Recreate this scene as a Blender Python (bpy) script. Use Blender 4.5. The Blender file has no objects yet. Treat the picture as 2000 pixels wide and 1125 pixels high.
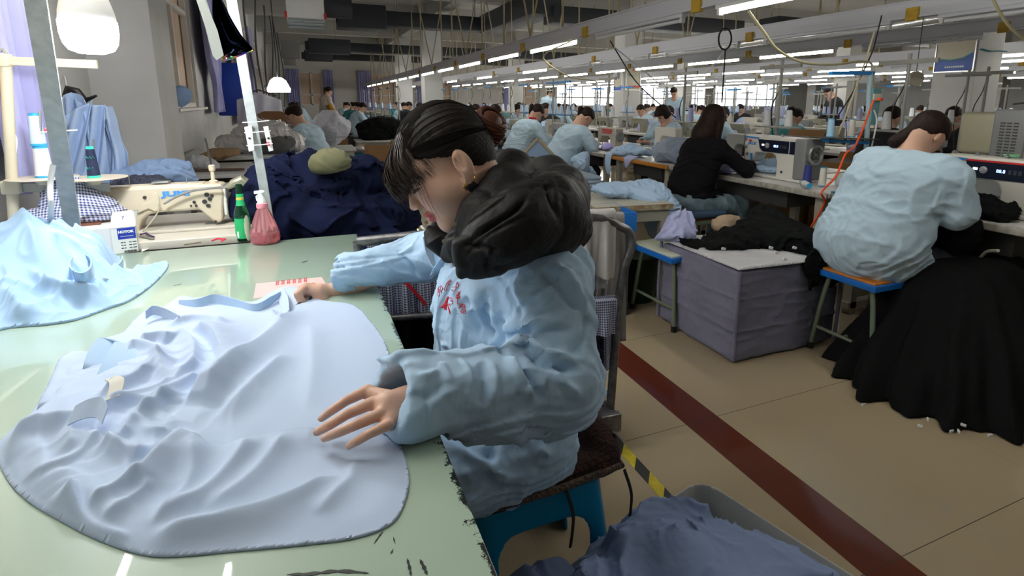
import bpy, bmesh, math, random
import numpy as np
from mathutils import Vector, Matrix, Euler
random.seed(7)
rng = np.random.RandomState(7)
PI = math.pi
SC = bpy.context.scene
COL = SC.collection

# ---------------------------------------------------------------- camera model
FPX, CX, CY, CAMH = 1082.0, 1075.0, 412.0, 1.31
def _cam_axes():
    v1 = np.array([590 - CX, -(196 - CY), -FPX]); Y = v1 / np.linalg.norm(v1)
    v3 = np.array([1040 - CX, -(5930 - CY), -FPX]); Z = -v3 / np.linalg.norm(v3)
    Z = Z - Y * Z.dot(Y); Z /= np.linalg.norm(Z)
    return np.array([np.cross(Y, Z), Y, Z])
RC = _cam_axes()
def ray(x, y): return RC @ np.array([x - CX, -(y - CY), -FPX])
def onz(x, y, z=0.0):
    d = ray(x, y); t = (z - CAMH) / d[2]; return Vector((d[0] * t, d[1] * t, z))
def ony(x, y, Y):
    d = ray(x, y); t = Y / d[1]; return Vector((d[0] * t, Y, CAMH + d[2] * t))
def onx(x, y, X):
    d = ray(x, y); t = X / d[0]; return Vector((X, d[1] * t, CAMH + d[2] * t))
cd = bpy.data.cameras.new('camera'); cam = bpy.data.objects.new('camera', cd); COL.objects.link(cam)
M4 = Matrix(((RC[0][0], RC[0][1], RC[0][2], 0), (RC[1][0], RC[1][1], RC[1][2], 0), (RC[2][0], RC[2][1], RC[2][2], CAMH), (0, 0, 0, 1)))
cam.matrix_world = M4
cd.sensor_fit = 'HORIZONTAL'; cd.sensor_width = 36.0; cd.lens = 36.0 * FPX / 2000.0
cd.shift_x = (1000 - CX) / 2000.0; cd.shift_y = -(562.5 - CY) / 2000.0
cd.clip_start = 0.05; cd.clip_end = 200
SC.camera = cam

# ---------------------------------------------------------------- noise
_T = np.random.RandomState(3).rand(64, 64, 64).astype(np.float32) * 2 - 1
def vn(P, f=1.0, seed=0):
    q = np.asarray(P, dtype=np.float32) * f + seed * 7.31 + 100.0
    i = np.floor(q).astype(np.int32); u = q - i; u = u * u * (3 - 2 * u)
    x0, y0, z0 = i[:, 0] & 63, i[:, 1] & 63, i[:, 2] & 63; x1, y1, z1 = (x0 + 1) & 63, (y0 + 1) & 63, (z0 + 1) & 63
    a, b, c = u[:, 0], u[:, 1], u[:, 2]
    def L(p, q_, t): return p + (q_ - p) * t
    return L(L(L(_T[x0, y0, z0], _T[x1, y0, z0], a), L(_T[x0, y1, z0], _T[x1, y1, z0], a), b),
             L(L(_T[x0, y0, z1], _T[x1, y0, z1], a), L(_T[x0, y1, z1], _T[x1, y1, z1], a), b), c)
def fbm(P, f=1.0, o=3, seed=0):
    s = 0; a = 1.0
    for k in range(o): s = s + a * vn(P, f * 2 ** k, seed + k * 3); a *= .5
    return s
def ridged(P, f=1.0, o=2, seed=0, sharp=1.0):
    s = 0; a = 1.0
    for k in range(o):
        s = s + a * (1 - np.abs(vn(P, f * 2 ** k, seed + k * 5)) * 2) ** sharp if sharp == 1.0 else s + a * np.clip(1 - np.abs(vn(P, f * 2 ** k, seed + k * 5)) * 2, 0, 1) ** sharp
        a *= .5
    return s

# ---------------------------------------------------------------- materials
MATS = {}
def mat(name, col, rough=0.6, metal=0.0, bump=0.0, bscale=200.0, emit=0.0, ecol=None, trans=0.0, alpha=1.0, spec=0.5, var=0.0, vscale=8.0, var2=None, attr=None, coat=0.0, sheen=0.0, stretch=None, ior=1.45, crease=0.0, cscale=14.0):
    if name in MATS: return MATS[name]
    m = bpy.data.materials.new(name); m.use_nodes = True; nt = m.node_tree; b = nt.nodes['Principled BSDF']
    c = (col[0], col[1], col[2], 1)
    b.inputs['Base Color'].default_value = c; b.inputs['Roughness'].default_value = rough; b.inputs['Metallic'].default_value = metal
    b.inputs['Specular IOR Level'].default_value = spec; b.inputs['IOR'].default_value = ior
    if emit: b.inputs['Emission Color'].default_value = (*(ecol or col), 1); b.inputs['Emission Strength'].default_value = emit
    if trans: b.inputs['Transmission Weight'].default_value = trans
    if coat: b.inputs['Coat Weight'].default_value = coat; b.inputs['Coat Roughness'].default_value = .08
    if sheen: b.inputs['Sheen Weight'].default_value = sheen
    tc = nt.nodes.new('ShaderNodeTexCoord')
    src = tc.outputs['Object']
    if stretch:
        mp = nt.nodes.new('ShaderNodeMapping'); mp.inputs['Scale'].default_value = stretch; nt.links.new(src, mp.inputs['Vector']); src = mp.outputs[0]
    if attr:
        a = nt.nodes.new('ShaderNodeAttribute'); a.attribute_name = attr; nt.links.new(a.outputs['Color'], b.inputs['Base Color'])
    if var:
        n = nt.nodes.new('ShaderNodeTexNoise'); n.inputs['Scale'].default_value = vscale; n.inputs['Detail'].default_value = 6; nt.links.new(src, n.inputs['Vector'])
        mx = nt.nodes.new('ShaderNodeMix'); mx.data_type = 'RGBA'
        rp = nt.nodes.new('ShaderNodeMapRange'); rp.inputs[1].default_value = .35; rp.inputs[2].default_value = .7
        nt.links.new(n.outputs['Fac'], rp.inputs[0]); nt.links.new(rp.outputs[0], mx.inputs['Factor'])
        c2 = var2 or tuple(x * (1 - var) for x in col)
        if attr: nt.links.new(a.outputs['Color'], mx.inputs['A'])
        else: mx.inputs['A'].default_value = c
        mx.inputs['B'].default_value = (*c2, 1); nt.links.new(mx.outputs['Result'], b.inputs['Base Color'])
    if bump:
        n = nt.nodes.new('ShaderNodeTexNoise'); n.inputs['Scale'].default_value = bscale; n.inputs['Detail'].default_value = 3; nt.links.new(src, n.inputs['Vector'])
        bp = nt.nodes.new('ShaderNodeBump'); bp.inputs['Strength'].default_value = bump; bp.inputs['Distance'].default_value = .01
        nt.links.new(n.outputs['Fac'], bp.inputs['Height']); nt.links.new(bp.outputs[0], b.inputs['Normal'])
    if crease:
        prev = None
        for sc, di in ((cscale, .006), (cscale * 2.3, .003)):
            n = nt.nodes.new('ShaderNodeTexNoise'); n.inputs['Scale'].default_value = sc; n.inputs['Detail'].default_value = 1.5; n.inputs['Distortion'].default_value = .6; nt.links.new(src, n.inputs['Vector'])
            a1 = nt.nodes.new('ShaderNodeMath'); a1.operation = 'SUBTRACT'; a1.inputs[1].default_value = .5; nt.links.new(n.outputs['Fac'], a1.inputs[0])
            a2 = nt.nodes.new('ShaderNodeMath'); a2.operation = 'ABSOLUTE'; nt.links.new(a1.outputs[0], a2.inputs[0])
            a3 = nt.nodes.new('ShaderNodeMapRange'); a3.interpolation_type = 'SMOOTHSTEP'; a3.inputs[1].default_value = 0; a3.inputs[2].default_value = .16; a3.inputs[3].default_value = 1; a3.inputs[4].default_value = 0; nt.links.new(a2.outputs[0], a3.inputs[0])
            bp2 = nt.nodes.new('ShaderNodeBump'); bp2.inputs['Strength'].default_value = crease; bp2.inputs['Distance'].default_value = di; nt.links.new(a3.outputs[0], bp2.inputs['Height'])
            if prev: nt.links.new(prev.outputs[0], bp2.inputs['Normal'])
            elif bump: nt.links.new(bp.outputs[0], bp2.inputs['Normal'])
            prev = bp2
        nt.links.new(prev.outputs[0], b.inputs['Normal'])
    MATS[name] = m; return m

def checker_mat(name, c1, c2, period, c3=None, lines=False):
    """woven gingham / windowpane check, from the object coordinates"""
    m = bpy.data.materials.new(name); m.use_nodes = True; nt = m.node_tree; b = nt.nodes['Principled BSDF']; b.inputs['Roughness'].default_value = .85
    tc = nt.nodes.new('ShaderNodeTexCoord'); sp = nt.nodes.new('ShaderNodeSeparateXYZ')
    uvn = nt.nodes.new('ShaderNodeAttribute'); uvn.attribute_name = 'ckuv'; nt.links.new(uvn.outputs['Vector'], sp.inputs[0])
    def wave(o):
        a = nt.nodes.new('ShaderNodeMath'); a.operation = 'MULTIPLY'; a.inputs[1].default_value = 1 / period; nt.links.new(sp.outputs[o], a.inputs[0])
        f = nt.nodes.new('ShaderNodeMath'); f.operation = 'FRACT'; nt.links.new(a.outputs[0], f.inputs[0])
        g = nt.nodes.new('ShaderNodeMath'); g.operation = 'LESS_THAN'; g.inputs[1].default_value = .06 if lines else .5; nt.links.new(f.outputs[0], g.inputs[0]); return g
    g1, g2 = wave(0), wave(1)
    s = nt.nodes.new('ShaderNodeMath'); s.operation = 'MAXIMUM' if lines else 'ADD'; nt.links.new(g1.outputs[0], s.inputs[0]); nt.links.new(g2.outputs[0], s.inputs[1])
    d = nt.nodes.new('ShaderNodeMath'); d.operation = 'MULTIPLY'; d.inputs[1].default_value = 1.0 if lines else .5; nt.links.new(s.outputs[0], d.inputs[0])
    mx = nt.nodes.new('ShaderNodeMix'); mx.data_type = 'RGBA'; mx.inputs['A'].default_value = (*c1, 1); mx.inputs['B'].default_value = (*c2, 1)
    nt.links.new(d.outputs[0], mx.inputs['Factor']); nt.links.new(mx.outputs['Result'], b.inputs['Base Color'])
    MATS[name] = m; return m

# ---------------------------------------------------------------- objects
def tag(o, label=None, cat=None, group=None, kind=None):
    if label: o['label'] = label
    if cat: o['category'] = cat
    if group: o['group'] = group
    if kind: o['kind'] = kind
    return o
def link(o, parent=None):
    COL.objects.link(o)
    if parent is not None:
        o.parent = parent
    return o
def empty(name, loc=(0, 0, 0), rz=0.0, label=None, cat=None, group=None):
    o = bpy.data.objects.new(name, None); o.empty_display_size = .1; COL.objects.link(o)
    o.location = loc; o.rotation_euler = (0, 0, rz)
    return tag(o, label, cat, group)
def kids(o): return KID.get(o.name, [])
KID = {}
def addkid(p, o): KID.setdefault(p.name, []).append(o)

class MB:
    def __init__(s): s.v = []; s.f = []; s.m = []; s.mi = 0
    def add(s, vs, fs):
        b = len(s.v); s.v += [tuple(v) for v in vs]; s.f += [tuple(i + b for i in f) for f in fs]; s.m += [s.mi] * len(fs); return s
    def box(s, c, d, rz=0.0, rx=0.0, ry=0.0, bev=0.0, taper=1.0):
        x, y, z = d[0] / 2, d[1] / 2, d[2] / 2
        R = Euler((rx, ry, rz)).to_matrix(); c = Vector(c)
        if bev <= 0:
            vs = [(-x, -y, -z), (x, -y, -z), (x, y, -z), (-x, y, -z), (-x * taper, -y * taper, z), (x * taper, -y * taper, z), (x * taper, y * taper, z), (-x * taper, y * taper, z)]
            fs = [(0, 3, 2, 1), (4, 5, 6, 7), (0, 1, 5, 4), (1, 2, 6, 5), (2, 3, 7, 6), (3, 0, 4, 7)]
            return s.add([c + R @ Vector(v) for v in vs], fs)
        bm = bmesh.new(); bmesh.ops.create_cube(bm, size=1.0)
        for v in bm.verts:
            k = taper if v.co.z > 0 else 1.0
            v.co = Vector((v.co.x * 2 * x * k, v.co.y * 2 * y * k, v.co.z * 2 * z))
        bmesh.ops.bevel(bm, geom=list(bm.edges), offset=min(bev, x * .95, y * .95, z * .95), segments=3, affect='EDGES', profile=.5)
        bm.verts.index_update()
        s.add([c + R @ v.co for v in bm.verts], [[v.index for v in f.verts] for f in bm.faces]); bm.free(); return s
    def tube(s, pts, r, n=10, caps=True, flat=None):
        pts = [Vector(p) for p in pts]; N = len(pts)
        rr = r if isinstance(r, (list, tuple)) else [r] * N
        up = Vector((0, 0, 1)); T = []
        for i in range(N):
            a = pts[max(0, i - 1)]; b = pts[min(N - 1, i + 1)]; t = (b - a)
            T.append(t.normalized() if t.length > 1e-9 else Vector((0, 0, 1)))
        u = T[0].orthogonal().normalized() if abs(T[0].z) > .99 else T[0].cross(up).normalized()
        vs = []; fs = []
        for i in range(N):
            u = (u - T[i] * u.dot(T[i])).normalized(); w = T[i].cross(u)
            for k in range(n):
                a = 2 * PI * k / n; k2 = flat if flat else 1.0
                vs.append(pts[i] + u * (math.cos(a) * rr[i]) + w * (math.sin(a) * rr[i] * k2))
        for i in range(N - 1):
            for k in range(n):
                k2 = (k + 1) % n; fs.append((i * n + k, i * n + k2, (i + 1) * n + k2, (i + 1) * n + k))
        if caps: fs.append(tuple(range(n - 1, -1, -1))); fs.append(tuple((N - 1) * n + k for k in range(n)))
        return s.add(vs, fs)
    def cyl(s, p, q, r, r2=None, n=16, caps=True): return s.tube([p, q], [r, r if r2 is None else r2], n, caps)
    def beam(s, p, q, w, h, roll=0.0):
        p, q = Vector(p), Vector(q); t = (q - p); L = t.length; t.normalize()
        up = Vector((0, 0, 1)) if abs(t.z) < .95 else Vector((0, 1, 0))
        u = t.cross(up).normalized(); v = u.cross(t)
        if roll: u, v = u * math.cos(roll) + v * math.sin(roll), v * math.cos(roll) - u * math.sin(roll)
        vs = []
        for c in (p, q):
            for a, b in ((-1, -1), (1, -1), (1, 1), (-1, 1)): vs.append(c + u * (a * w / 2) + v * (b * h / 2))
        return s.add(vs, [(0, 1, 2, 3), (7, 6, 5, 4), (0, 4, 5, 1), (1, 5, 6, 2), (2, 6, 7, 3), (3, 7, 4, 0)])
    def lathe(s, prof, o=(0, 0, 0), n=24, axis=None):
        o = Vector(o); vs = []; fs = []; R = Matrix.Identity(3)
        if axis is not None: R = Vector((0, 0, 1)).rotation_difference(Vector(axis)).to_matrix()
        m = len(prof)
        for r, z in prof:
            for k in range(n):
                a = 2 * PI * k / n; vs.append(o + R @ Vector((max(r, 1e-5) * math.cos(a), max(r, 1e-5) * math.sin(a), z)))
        for i in range(m - 1):
            for k in range(n):
                k2 = (k + 1) % n; fs.append((i * n + k, i * n + k2, (i + 1) * n + k2, (i + 1) * n + k))
        fs.append(tuple(range(n - 1, -1, -1))); fs.append(tuple((m - 1) * n + k for k in range(n)))
        return s.add(vs, fs)
    def prism(s, poly, depth, o=(0, 0, 0), ux=(1, 0, 0), uy=(0, 0, 1)):
        """polygon in the (ux, uy) plane, extruded by depth along ux x uy, centred"""
        o, ux, uy = Vector(o), Vector(ux), Vector(uy); w = ux.cross(uy).normalized(); n = len(poly)
        vs = [o + ux * a + uy * b - w * depth / 2 for a, b in poly] + [o + ux * a + uy * b + w * depth / 2 for a, b in poly]
        fs = [tuple(range(n - 1, -1, -1)), tuple(range(n, 2 * n))] + [(i, (i + 1) % n, n + (i + 1) % n, n + i) for i in range(n)]
        return s.add(vs, fs)
    def ball(s, c, r, n=14, m=9):
        r = (r, r, r) if not isinstance(r, (tuple, list)) else r
        vs = []; fs = []; c = Vector(c)
        for i in range(m + 1):
            a = PI * i / m
            for k in range(n):
                b = 2 * PI * k / n; vs.append(c + Vector((math.sin(a) * math.cos(b) * r[0], math.sin(a) * math.sin(b) * r[1], -math.cos(a) * r[2])))
        for i in range(m):
            for k in range(n): k2 = (k + 1) % n; fs.append((i * n + k, i * n + k2, (i + 1) * n + k2, (i + 1) * n + k))
        return s.add(vs, fs)
    def build(s, name, material, parent=None, smooth=True, bevel=0.0, angle=40):
        me = bpy.data.meshes.new(name); me.from_pydata(s.v, [], s.f); me.validate(verbose=False)
        mats = material if isinstance(material, (list, tuple)) else [material]
        for mm in mats: me.materials.append(mm)
        if len(mats) > 1:
            for p, i in zip(me.polygons, s.m): p.material_index = i
        o = bpy.data.objects.new(name, me); link(o, parent)
        if parent is not None: addkid(parent, o)
        bm = bmesh.new(); bm.from_mesh(me); bmesh.ops.remove_doubles(bm, verts=bm.verts, dist=1e-6); bmesh.ops.recalc_face_normals(bm, faces=bm.faces); bm.to_mesh(me); bm.free()
        if smooth:
            me.shade_smooth()
            try: me.set_sharp_from_angle(angle=math.radians(angle))
            except Exception: pass
        if bevel:
            b = o.modifiers.new('bevel', 'BEVEL'); b.width = bevel; b.segments = 2; b.limit_method = 'ANGLE'
        return o
def npmesh(name, V, F, material, parent=None, smooth=True, col=None, ckuv=None):
    me = bpy.data.meshes.new(name)
    V = np.asarray(V, dtype=np.float32); F = np.asarray(F, dtype=np.int32); k = F.shape[1]
    me.vertices.add(len(V)); me.vertices.foreach_set('co', V.ravel())
    me.loops.add(F.size); me.loops.foreach_set('vertex_index', F.ravel())
    me.polygons.add(len(F)); me.polygons.foreach_set('loop_start', np.arange(0, F.size, k, dtype=np.int32))
    me.update(calc_edges=True); me.validate(verbose=False)
    if smooth: me.shade_smooth()
    if col is not None:
        a = me.color_attributes.new('col', 'FLOAT_COLOR', 'POINT'); c4 = np.ones((len(V), 4), dtype=np.float32); c4[:, :3] = col; a.data.foreach_set('color', c4.ravel())
    if ckuv is not None:
        a = me.attributes.new('ckuv', 'FLOAT_VECTOR', 'POINT'); c3 = np.zeros((len(V), 3), dtype=np.float32); c3[:, :2] = ckuv; a.data.foreach_set('vector', c3.ravel())
    me.materials.append(material)
    o = bpy.data.objects.new(name, me); link(o, parent)
    if parent is not None: addkid(parent, o)
    return o
def copy_tree(o, parent=None, loc=None, rz=None, label=None, group=None, scale=None):
    c = o.copy(); COL.objects.link(c)
    if parent is not None: c.parent = parent; addkid(parent, c)
    if loc is not None: c.location = loc
    if rz is not None: c.rotation_euler = (0, 0, rz)
    if scale is not None: c.scale = (scale,) * 3
    if label: c['label'] = label
    if group: c['group'] = group
    for k in list(KID.get(o.name, [])): copy_tree(k, c)
    return c

# ---------------------------------------------------------------- distance fields -> one continuous surface
def cap(P, a, b, ra, rb=None):
    a = np.array(a, np.float32); b = np.array(b, np.float32); rb = ra if rb is None else rb
    ab = b - a; t = np.clip(((P - a) @ ab) / max(float(ab @ ab), 1e-9), 0, 1)
    return np.linalg.norm(P - a - t[:, None] * ab, axis=1) - (ra + (rb - ra) * t)
def ell(P, c, r, R=None):
    q = P - np.array(c, np.float32)
    if R is not None: q = q @ R
    r = np.array(r, np.float32); k0 = np.linalg.norm(q / r, axis=1); k1 = np.linalg.norm(q / (r * r), axis=1)
    return k0 * (k0 - 1) / np.maximum(k1, 1e-6)
def rbox(P, c, h, rad=0.0, R=None):
    q = P - np.array(c, np.float32)
    if R is not None: q = q @ R
    q = np.abs(q) - (np.array(h, np.float32) - rad)
    return np.linalg.norm(np.maximum(q, 0), axis=1) + np.minimum(q.max(axis=1), 0) - rad
def smin(a, b, k):
    h = np.clip(.5 + .5 * (b - a) / k, 0, 1); return b + (a - b) * h - k * h * (1 - h)
def smax(a, b, k): return -smin(-a, -b, k)
def folds3(w, fr, seed):
    """crumpled cloth relief: sharp crests plus saw-toothed overlapping pleats"""
    q = w + .35 / fr * np.stack([vn(w, fr * .7, seed + 40), vn(w, fr * .7, seed + 41), vn(w, fr * .7, seed + 42)], -1)
    k1 = np.clip(1 - np.abs(vn(q * [1, 1, 1.5], fr, seed)) * 2.6, 0, 1) ** 1.6; k2 = np.clip(1 - np.abs(vn(q, fr * 2.3, seed + 1)) * 2.4, 0, 1) ** 1.4
    t = vn(q * [1, .8, 1.3], fr * .55, seed + 2) * 3.2; t = t - np.floor(t); saw = np.where(t < .86, (t / .86) ** 1.3, (1 - t) / .14)
    t2 = vn(q * [1.2, 1, 1], fr * 1.1, seed + 3) * 2.2; t2 = t2 - np.floor(t2); saw2 = np.where(t2 < .85, (t2 / .85) ** 1.4, (1 - t2) / .15)
    return .50 * k1 + .20 * k2 + .75 * saw + .35 * saw2 - .55
def axis_grid(lo, hi, fine, spans=None, coarse=None):
    if not spans: return np.arange(lo, hi + fine, fine).astype(np.float32)
    out = [lo]
    while out[-1] < hi:
        x = out[-1]; f_ = any(a <= x <= b for a, b in spans); out.append(x + (fine if f_ else coarse))
    return np.array(out, np.float32)
def surf(fn, gx, gy, gz, B=8, mar=1.3):
    """sparse evaluation + surface nets. fn(P)->signed distance (approx.)"""
    nx, ny, nz = len(gx), len(gy), len(gz)
    D = np.full((nx, ny, nz), 1.0, np.float32)
    bx, by, bz = [np.arange(0, n, B) for n in (nx, ny, nz)]
    def mid(g, b): 
        e = np.minimum(b + B, len(g) - 1); return (g[b] + g[e]) / 2, (g[e] - g[b]) / 2
    (mx, hx), (my, hy), (mz, hz) = mid(gx, bx), mid(gy, by), mid(gz, bz)
    C = np.stack(np.meshgrid(mx, my, mz, indexing='ij'), -1).reshape(-1, 3); Hh = np.stack(np.meshgrid(hx, hy, hz, indexing='ij'), -1).reshape(-1, 3)
    dc = fn(C.astype(np.float32)); rad = np.linalg.norm(Hh, axis=1)
    act = np.nonzero(np.abs(dc) < rad * mar + .012)[0]
    # fill inside blocks
    ins = np.nonzero(dc < 0)[0]
    I = np.stack(np.unravel_index(np.arange(len(C)), (len(bx), len(by), len(bz))), -1)
    for q in ins:
        a, b, c = I[q] * B; D[a:a + B, b:b + B, c:c + B] = -1
    CH = 400
    for s in range(0, len(act), CH):
        blk = I[act[s:s + CH]] * B; idx = []
        pts = []; sl = []
        for a, b, c in blk:
            g = np.stack(np.meshgrid(gx[a:a + B], gy[b:b + B], gz[c:c + B], indexing='ij'), -1); sl.append((a, b, c, g.shape[:3])); pts.append(g.reshape(-1, 3))
        v = fn(np.concatenate(pts).astype(np.float32)); k = 0
        for a, b, c, sh in sl:
            n = sh[0] * sh[1] * sh[2]; D[a:a + sh[0], b:b + sh[1], c:c + sh[2]] = v[k:k + n].reshape(sh); k += n
    D[0] = D[-1] = 1; D[:, 0] = D[:, -1] = 1; D[:, :, 0] = D[:, :, -1] = 1
    S = D < 0
    cnt = np.zeros((nx - 1, ny - 1, nz - 1), np.int8)
    for i in (0, 1):
        for j in (0, 1):
            for k in (0, 1): cnt += S[i:nx - 1 + i, j:ny - 1 + j, k:nz - 1 + k]
    cells = np.argwhere((cnt > 0) & (cnt < 8)); vid = np.full(cnt.shape, -1, np.int32); vid[tuple(cells.T)] = np.arange(len(cells))
    acc = np.zeros((len(cells), 3), np.float32); num = np.zeros(len(cells), np.float32)
    cs = [(i, j, k) for i in (0, 1) for j in (0, 1) for k in (0, 1)]
    G = (gx, gy, gz)
    for a in cs:
        for ax in range(3):
            if a[ax]: continue
            b = list(a); b[ax] = 1
            ia = cells + np.array(a); ib = cells + np.array(b)
            da = D[tuple(ia.T)]; db = D[tuple(ib.T)]; m = (da < 0) != (db < 0)
            t = (da / (da - db + 1e-20))[m]
            pa = np.stack([G[q][ia[m][:, q]] for q in range(3)], -1); pb = np.stack([G[q][ib[m][:, q]] for q in range(3)], -1)
            acc[m] += pa + (pb - pa) * t[:, None]; num[m] += 1
    V = acc / num[:, None]; F = []
    for ax in range(3):
        o1, o2 = [(1, 2), (2, 0), (0, 1)][ax]
        sl0 = [slice(1, -1)] * 3; sl0[ax] = slice(0, -1); sl1 = [slice(1, -1)] * 3; sl1[ax] = slice(1, None)
        A = S[tuple(sl0)]; Bm = S[tuple(sl1)]
        for flip, mask in ((0, A & ~Bm), (1, ~A & Bm)):
            e = np.argwhere(mask)
            if not len(e): continue
            off = np.ones(3, int); off[ax] = 0; e = e + off
            d1 = np.zeros(3, int); d1[o1] = 1; d2 = np.zeros(3, int); d2[o2] = 1
            q = [vid[tuple((e - d1 - d2).T)], vid[tuple((e - d2).T)], vid[tuple(e.T)], vid[tuple((e - d1).T)]]
            if flip: q = q[::-1]
            F.append(np.stack(q, -1))
    F = np.concatenate(F); F = F[(F >= 0).all(1)]
    return V, F
def normals(V, F):
    a = V[F[:, 2]] - V[F[:, 0]]; b = V[F[:, 3]] - V[F[:, 1]]; n = np.cross(a, b); N = np.zeros_like(V)
    for k in range(4): np.add.at(N, F[:, k], n)
    return N / np.maximum(np.linalg.norm(N, axis=1, keepdims=True), 1e-12)
def relax(V, F, it=2, w=.5):
    E = np.concatenate([F[:, [0, 1]], F[:, [1, 2]], F[:, [2, 3]], F[:, [3, 0]]])
    for _ in range(it):
        A = np.zeros_like(V); c = np.zeros(len(V))
        np.add.at(A, E[:, 0], V[E[:, 1]]); np.add.at(c, E[:, 0], 1); np.add.at(A, E[:, 1], V[E[:, 0]]); np.add.at(c, E[:, 1], 1)
        V = V + w * (A / np.maximum(c, 1)[:, None] - V)
    return V
def segdist(P, pts):
    """distance to a polyline, running parameter 0..1 and signed side (2-D or 3-D)"""
    pts = np.array(pts, np.float32); best = np.full(len(P), 1e9, np.float32); par = np.zeros(len(P), np.float32); side = np.zeros(len(P), np.float32)
    L = np.linalg.norm(np.diff(pts, axis=0), axis=1); T = L.sum(); s0 = 0
    for i in range(len(pts) - 1):
        a, b = pts[i], pts[i + 1]; ab = b - a; t = np.clip(((P - a) @ ab) / max(ab @ ab, 1e-12), 0, 1); q = P - a - t[:, None] * ab; d = np.linalg.norm(q, axis=1)
        m = d < best; best[m] = d[m]; par[m] = (s0 + t[m] * L[i]) / T
        if P.shape[1] == 2: side[m] = (ab[0] * q[m, 1] - ab[1] * q[m, 0])
        s0 += L[i]
    return best, par, np.sign(side)
def smooth_poly(pts, n=8, closed=False):
    P = [Vector(p) for p in pts]; N = len(P); out = []
    rngi = range(N) if closed else range(N - 1)
    for i in rngi:
        p0 = P[(i - 1) % N] if closed or i > 0 else P[0]; p1 = P[i]; p2 = P[(i + 1) % N]; p3 = P[(i + 2) % N] if closed or i + 2 < N else P[-1]
        for k in range(n):
            t = k / n; out.append(.5 * ((2 * p1) + (-p0 + p2) * t + (2 * p0 - 5 * p1 + 4 * p2 - p3) * t * t + (-p0 + 3 * p1 - 3 * p2 + p3) * t ** 3))
    if not closed: out.append(P[-1])
    return out
def poly_sd(P, poly):
    """signed distance to polygon, negative inside"""
    poly = np.array(poly, np.float32); n = len(poly); d = np.full(len(P), 1e9, np.float32); ins = np.zeros(len(P), bool)
    for i in range(n):
        a, b = poly[i], poly[(i + 1) % n]; ab = b - a; t = np.clip(((P - a) @ ab) / max(ab @ ab, 1e-12), 0, 1)
        d = np.minimum(d, np.linalg.norm(P - a - t[:, None] * ab, axis=1))
        c = (a[1] > P[:, 1]) != (b[1] > P[:, 1]); xx = (b[0] - a[0]) * (P[:, 1] - a[1]) / (b[1] - a[1] + 1e-12) + a[0]; ins ^= c & (P[:, 0] < xx)
    return np.where(ins, -d, d)
def heightcloth(name, outline, hfun, material, parent=None, step=.004, base=0.0, ckscale=None, edge=.012, lip=.004, origin=None, soft=False):
    """a draped sheet: outline polygon (world xy), hfun(P2)->height above base; rounded down to a thin lip at the rim"""
    o = np.array(outline, np.float32); x0, y0 = o.min(0) - step; x1, y1 = o.max(0) + step
    gx = np.arange(x0, x1 + step, step); gy = np.arange(y0, y1 + step, step)
    X, Y = np.meshgrid(gx, gy, indexing='ij'); P = np.stack([X.ravel(), Y.ravel()], -1).astype(np.float32)
    sd = poly_sd(P, o); eps = 1e-3
    m = (sd < step * .75)
    # snap rim vertices onto the outline
    g = np.stack([poly_sd(P + [eps, 0], o) - poly_sd(P - [eps, 0], o), poly_sd(P + [0, eps], o) - poly_sd(P - [0, eps], o)], -1) / (2 * eps)
    near = (np.abs(sd) < step * .75); g /= np.maximum(np.linalg.norm(g, axis=1, keepdims=True), .3)
    P2 = P.copy(); P2[near] -= g[near] * sd[near][:, None]; sd2 = np.where(near, 0, sd)
    h = hfun(P2); q = np.clip(-sd2 / edge, 0, 1); h = (h - lip) * ((q * q * (3 - 2 * q)) ** .7 if soft else np.sqrt(1 - (1 - q) ** 2)) + lip
    ids = np.full(len(P), -1, int); ids[m] = np.arange(m.sum()); ids = ids.reshape(X.shape)
    F = np.stack([ids[:-1, :-1], ids[1:, :-1], ids[1:, 1:], ids[:-1, 1:]], -1).reshape(-1, 4); F = F[(F >= 0).all(1)]
    V = np.concatenate([P2[m], (base + h[m])[:, None]], 1)
    # skirt: boundary edges dropped to the surface below so the sheet has real thickness
    E = np.concatenate([F[:, [0, 1]], F[:, [1, 2]], F[:, [2, 3]], F[:, [3, 0]]]); key = np.sort(E, 1); k = key[:, 0].astype(np.int64) * len(V) + key[:, 1]
    u, inv, c = np.unique(k, return_inverse=True, return_counts=True); be = E[c[inv] == 1]
    bv = np.unique(be); mp = np.full(len(V), -1, int); mp[bv] = len(V) + np.arange(len(bv)); low = V[bv].copy(); low[:, 2] = base + .0004
    F2 = np.stack([be[:, 1], be[:, 0], mp[be[:, 0]], mp[be[:, 1]]], -1)
    V = np.concatenate([V, low]); F = np.concatenate([F, F2])
    used = np.unique(F); re = np.full(len(V), -1, int); re[used] = np.arange(len(used))
    V = V[used]; F = re[F]
    uv = V[:, :2] + (V[:, 2:3] - base) * .9
    if origin is not None: V = V - np.array(origin, np.float32)
    return npmesh(name, V, F, material, parent, ckuv=uv)
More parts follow.
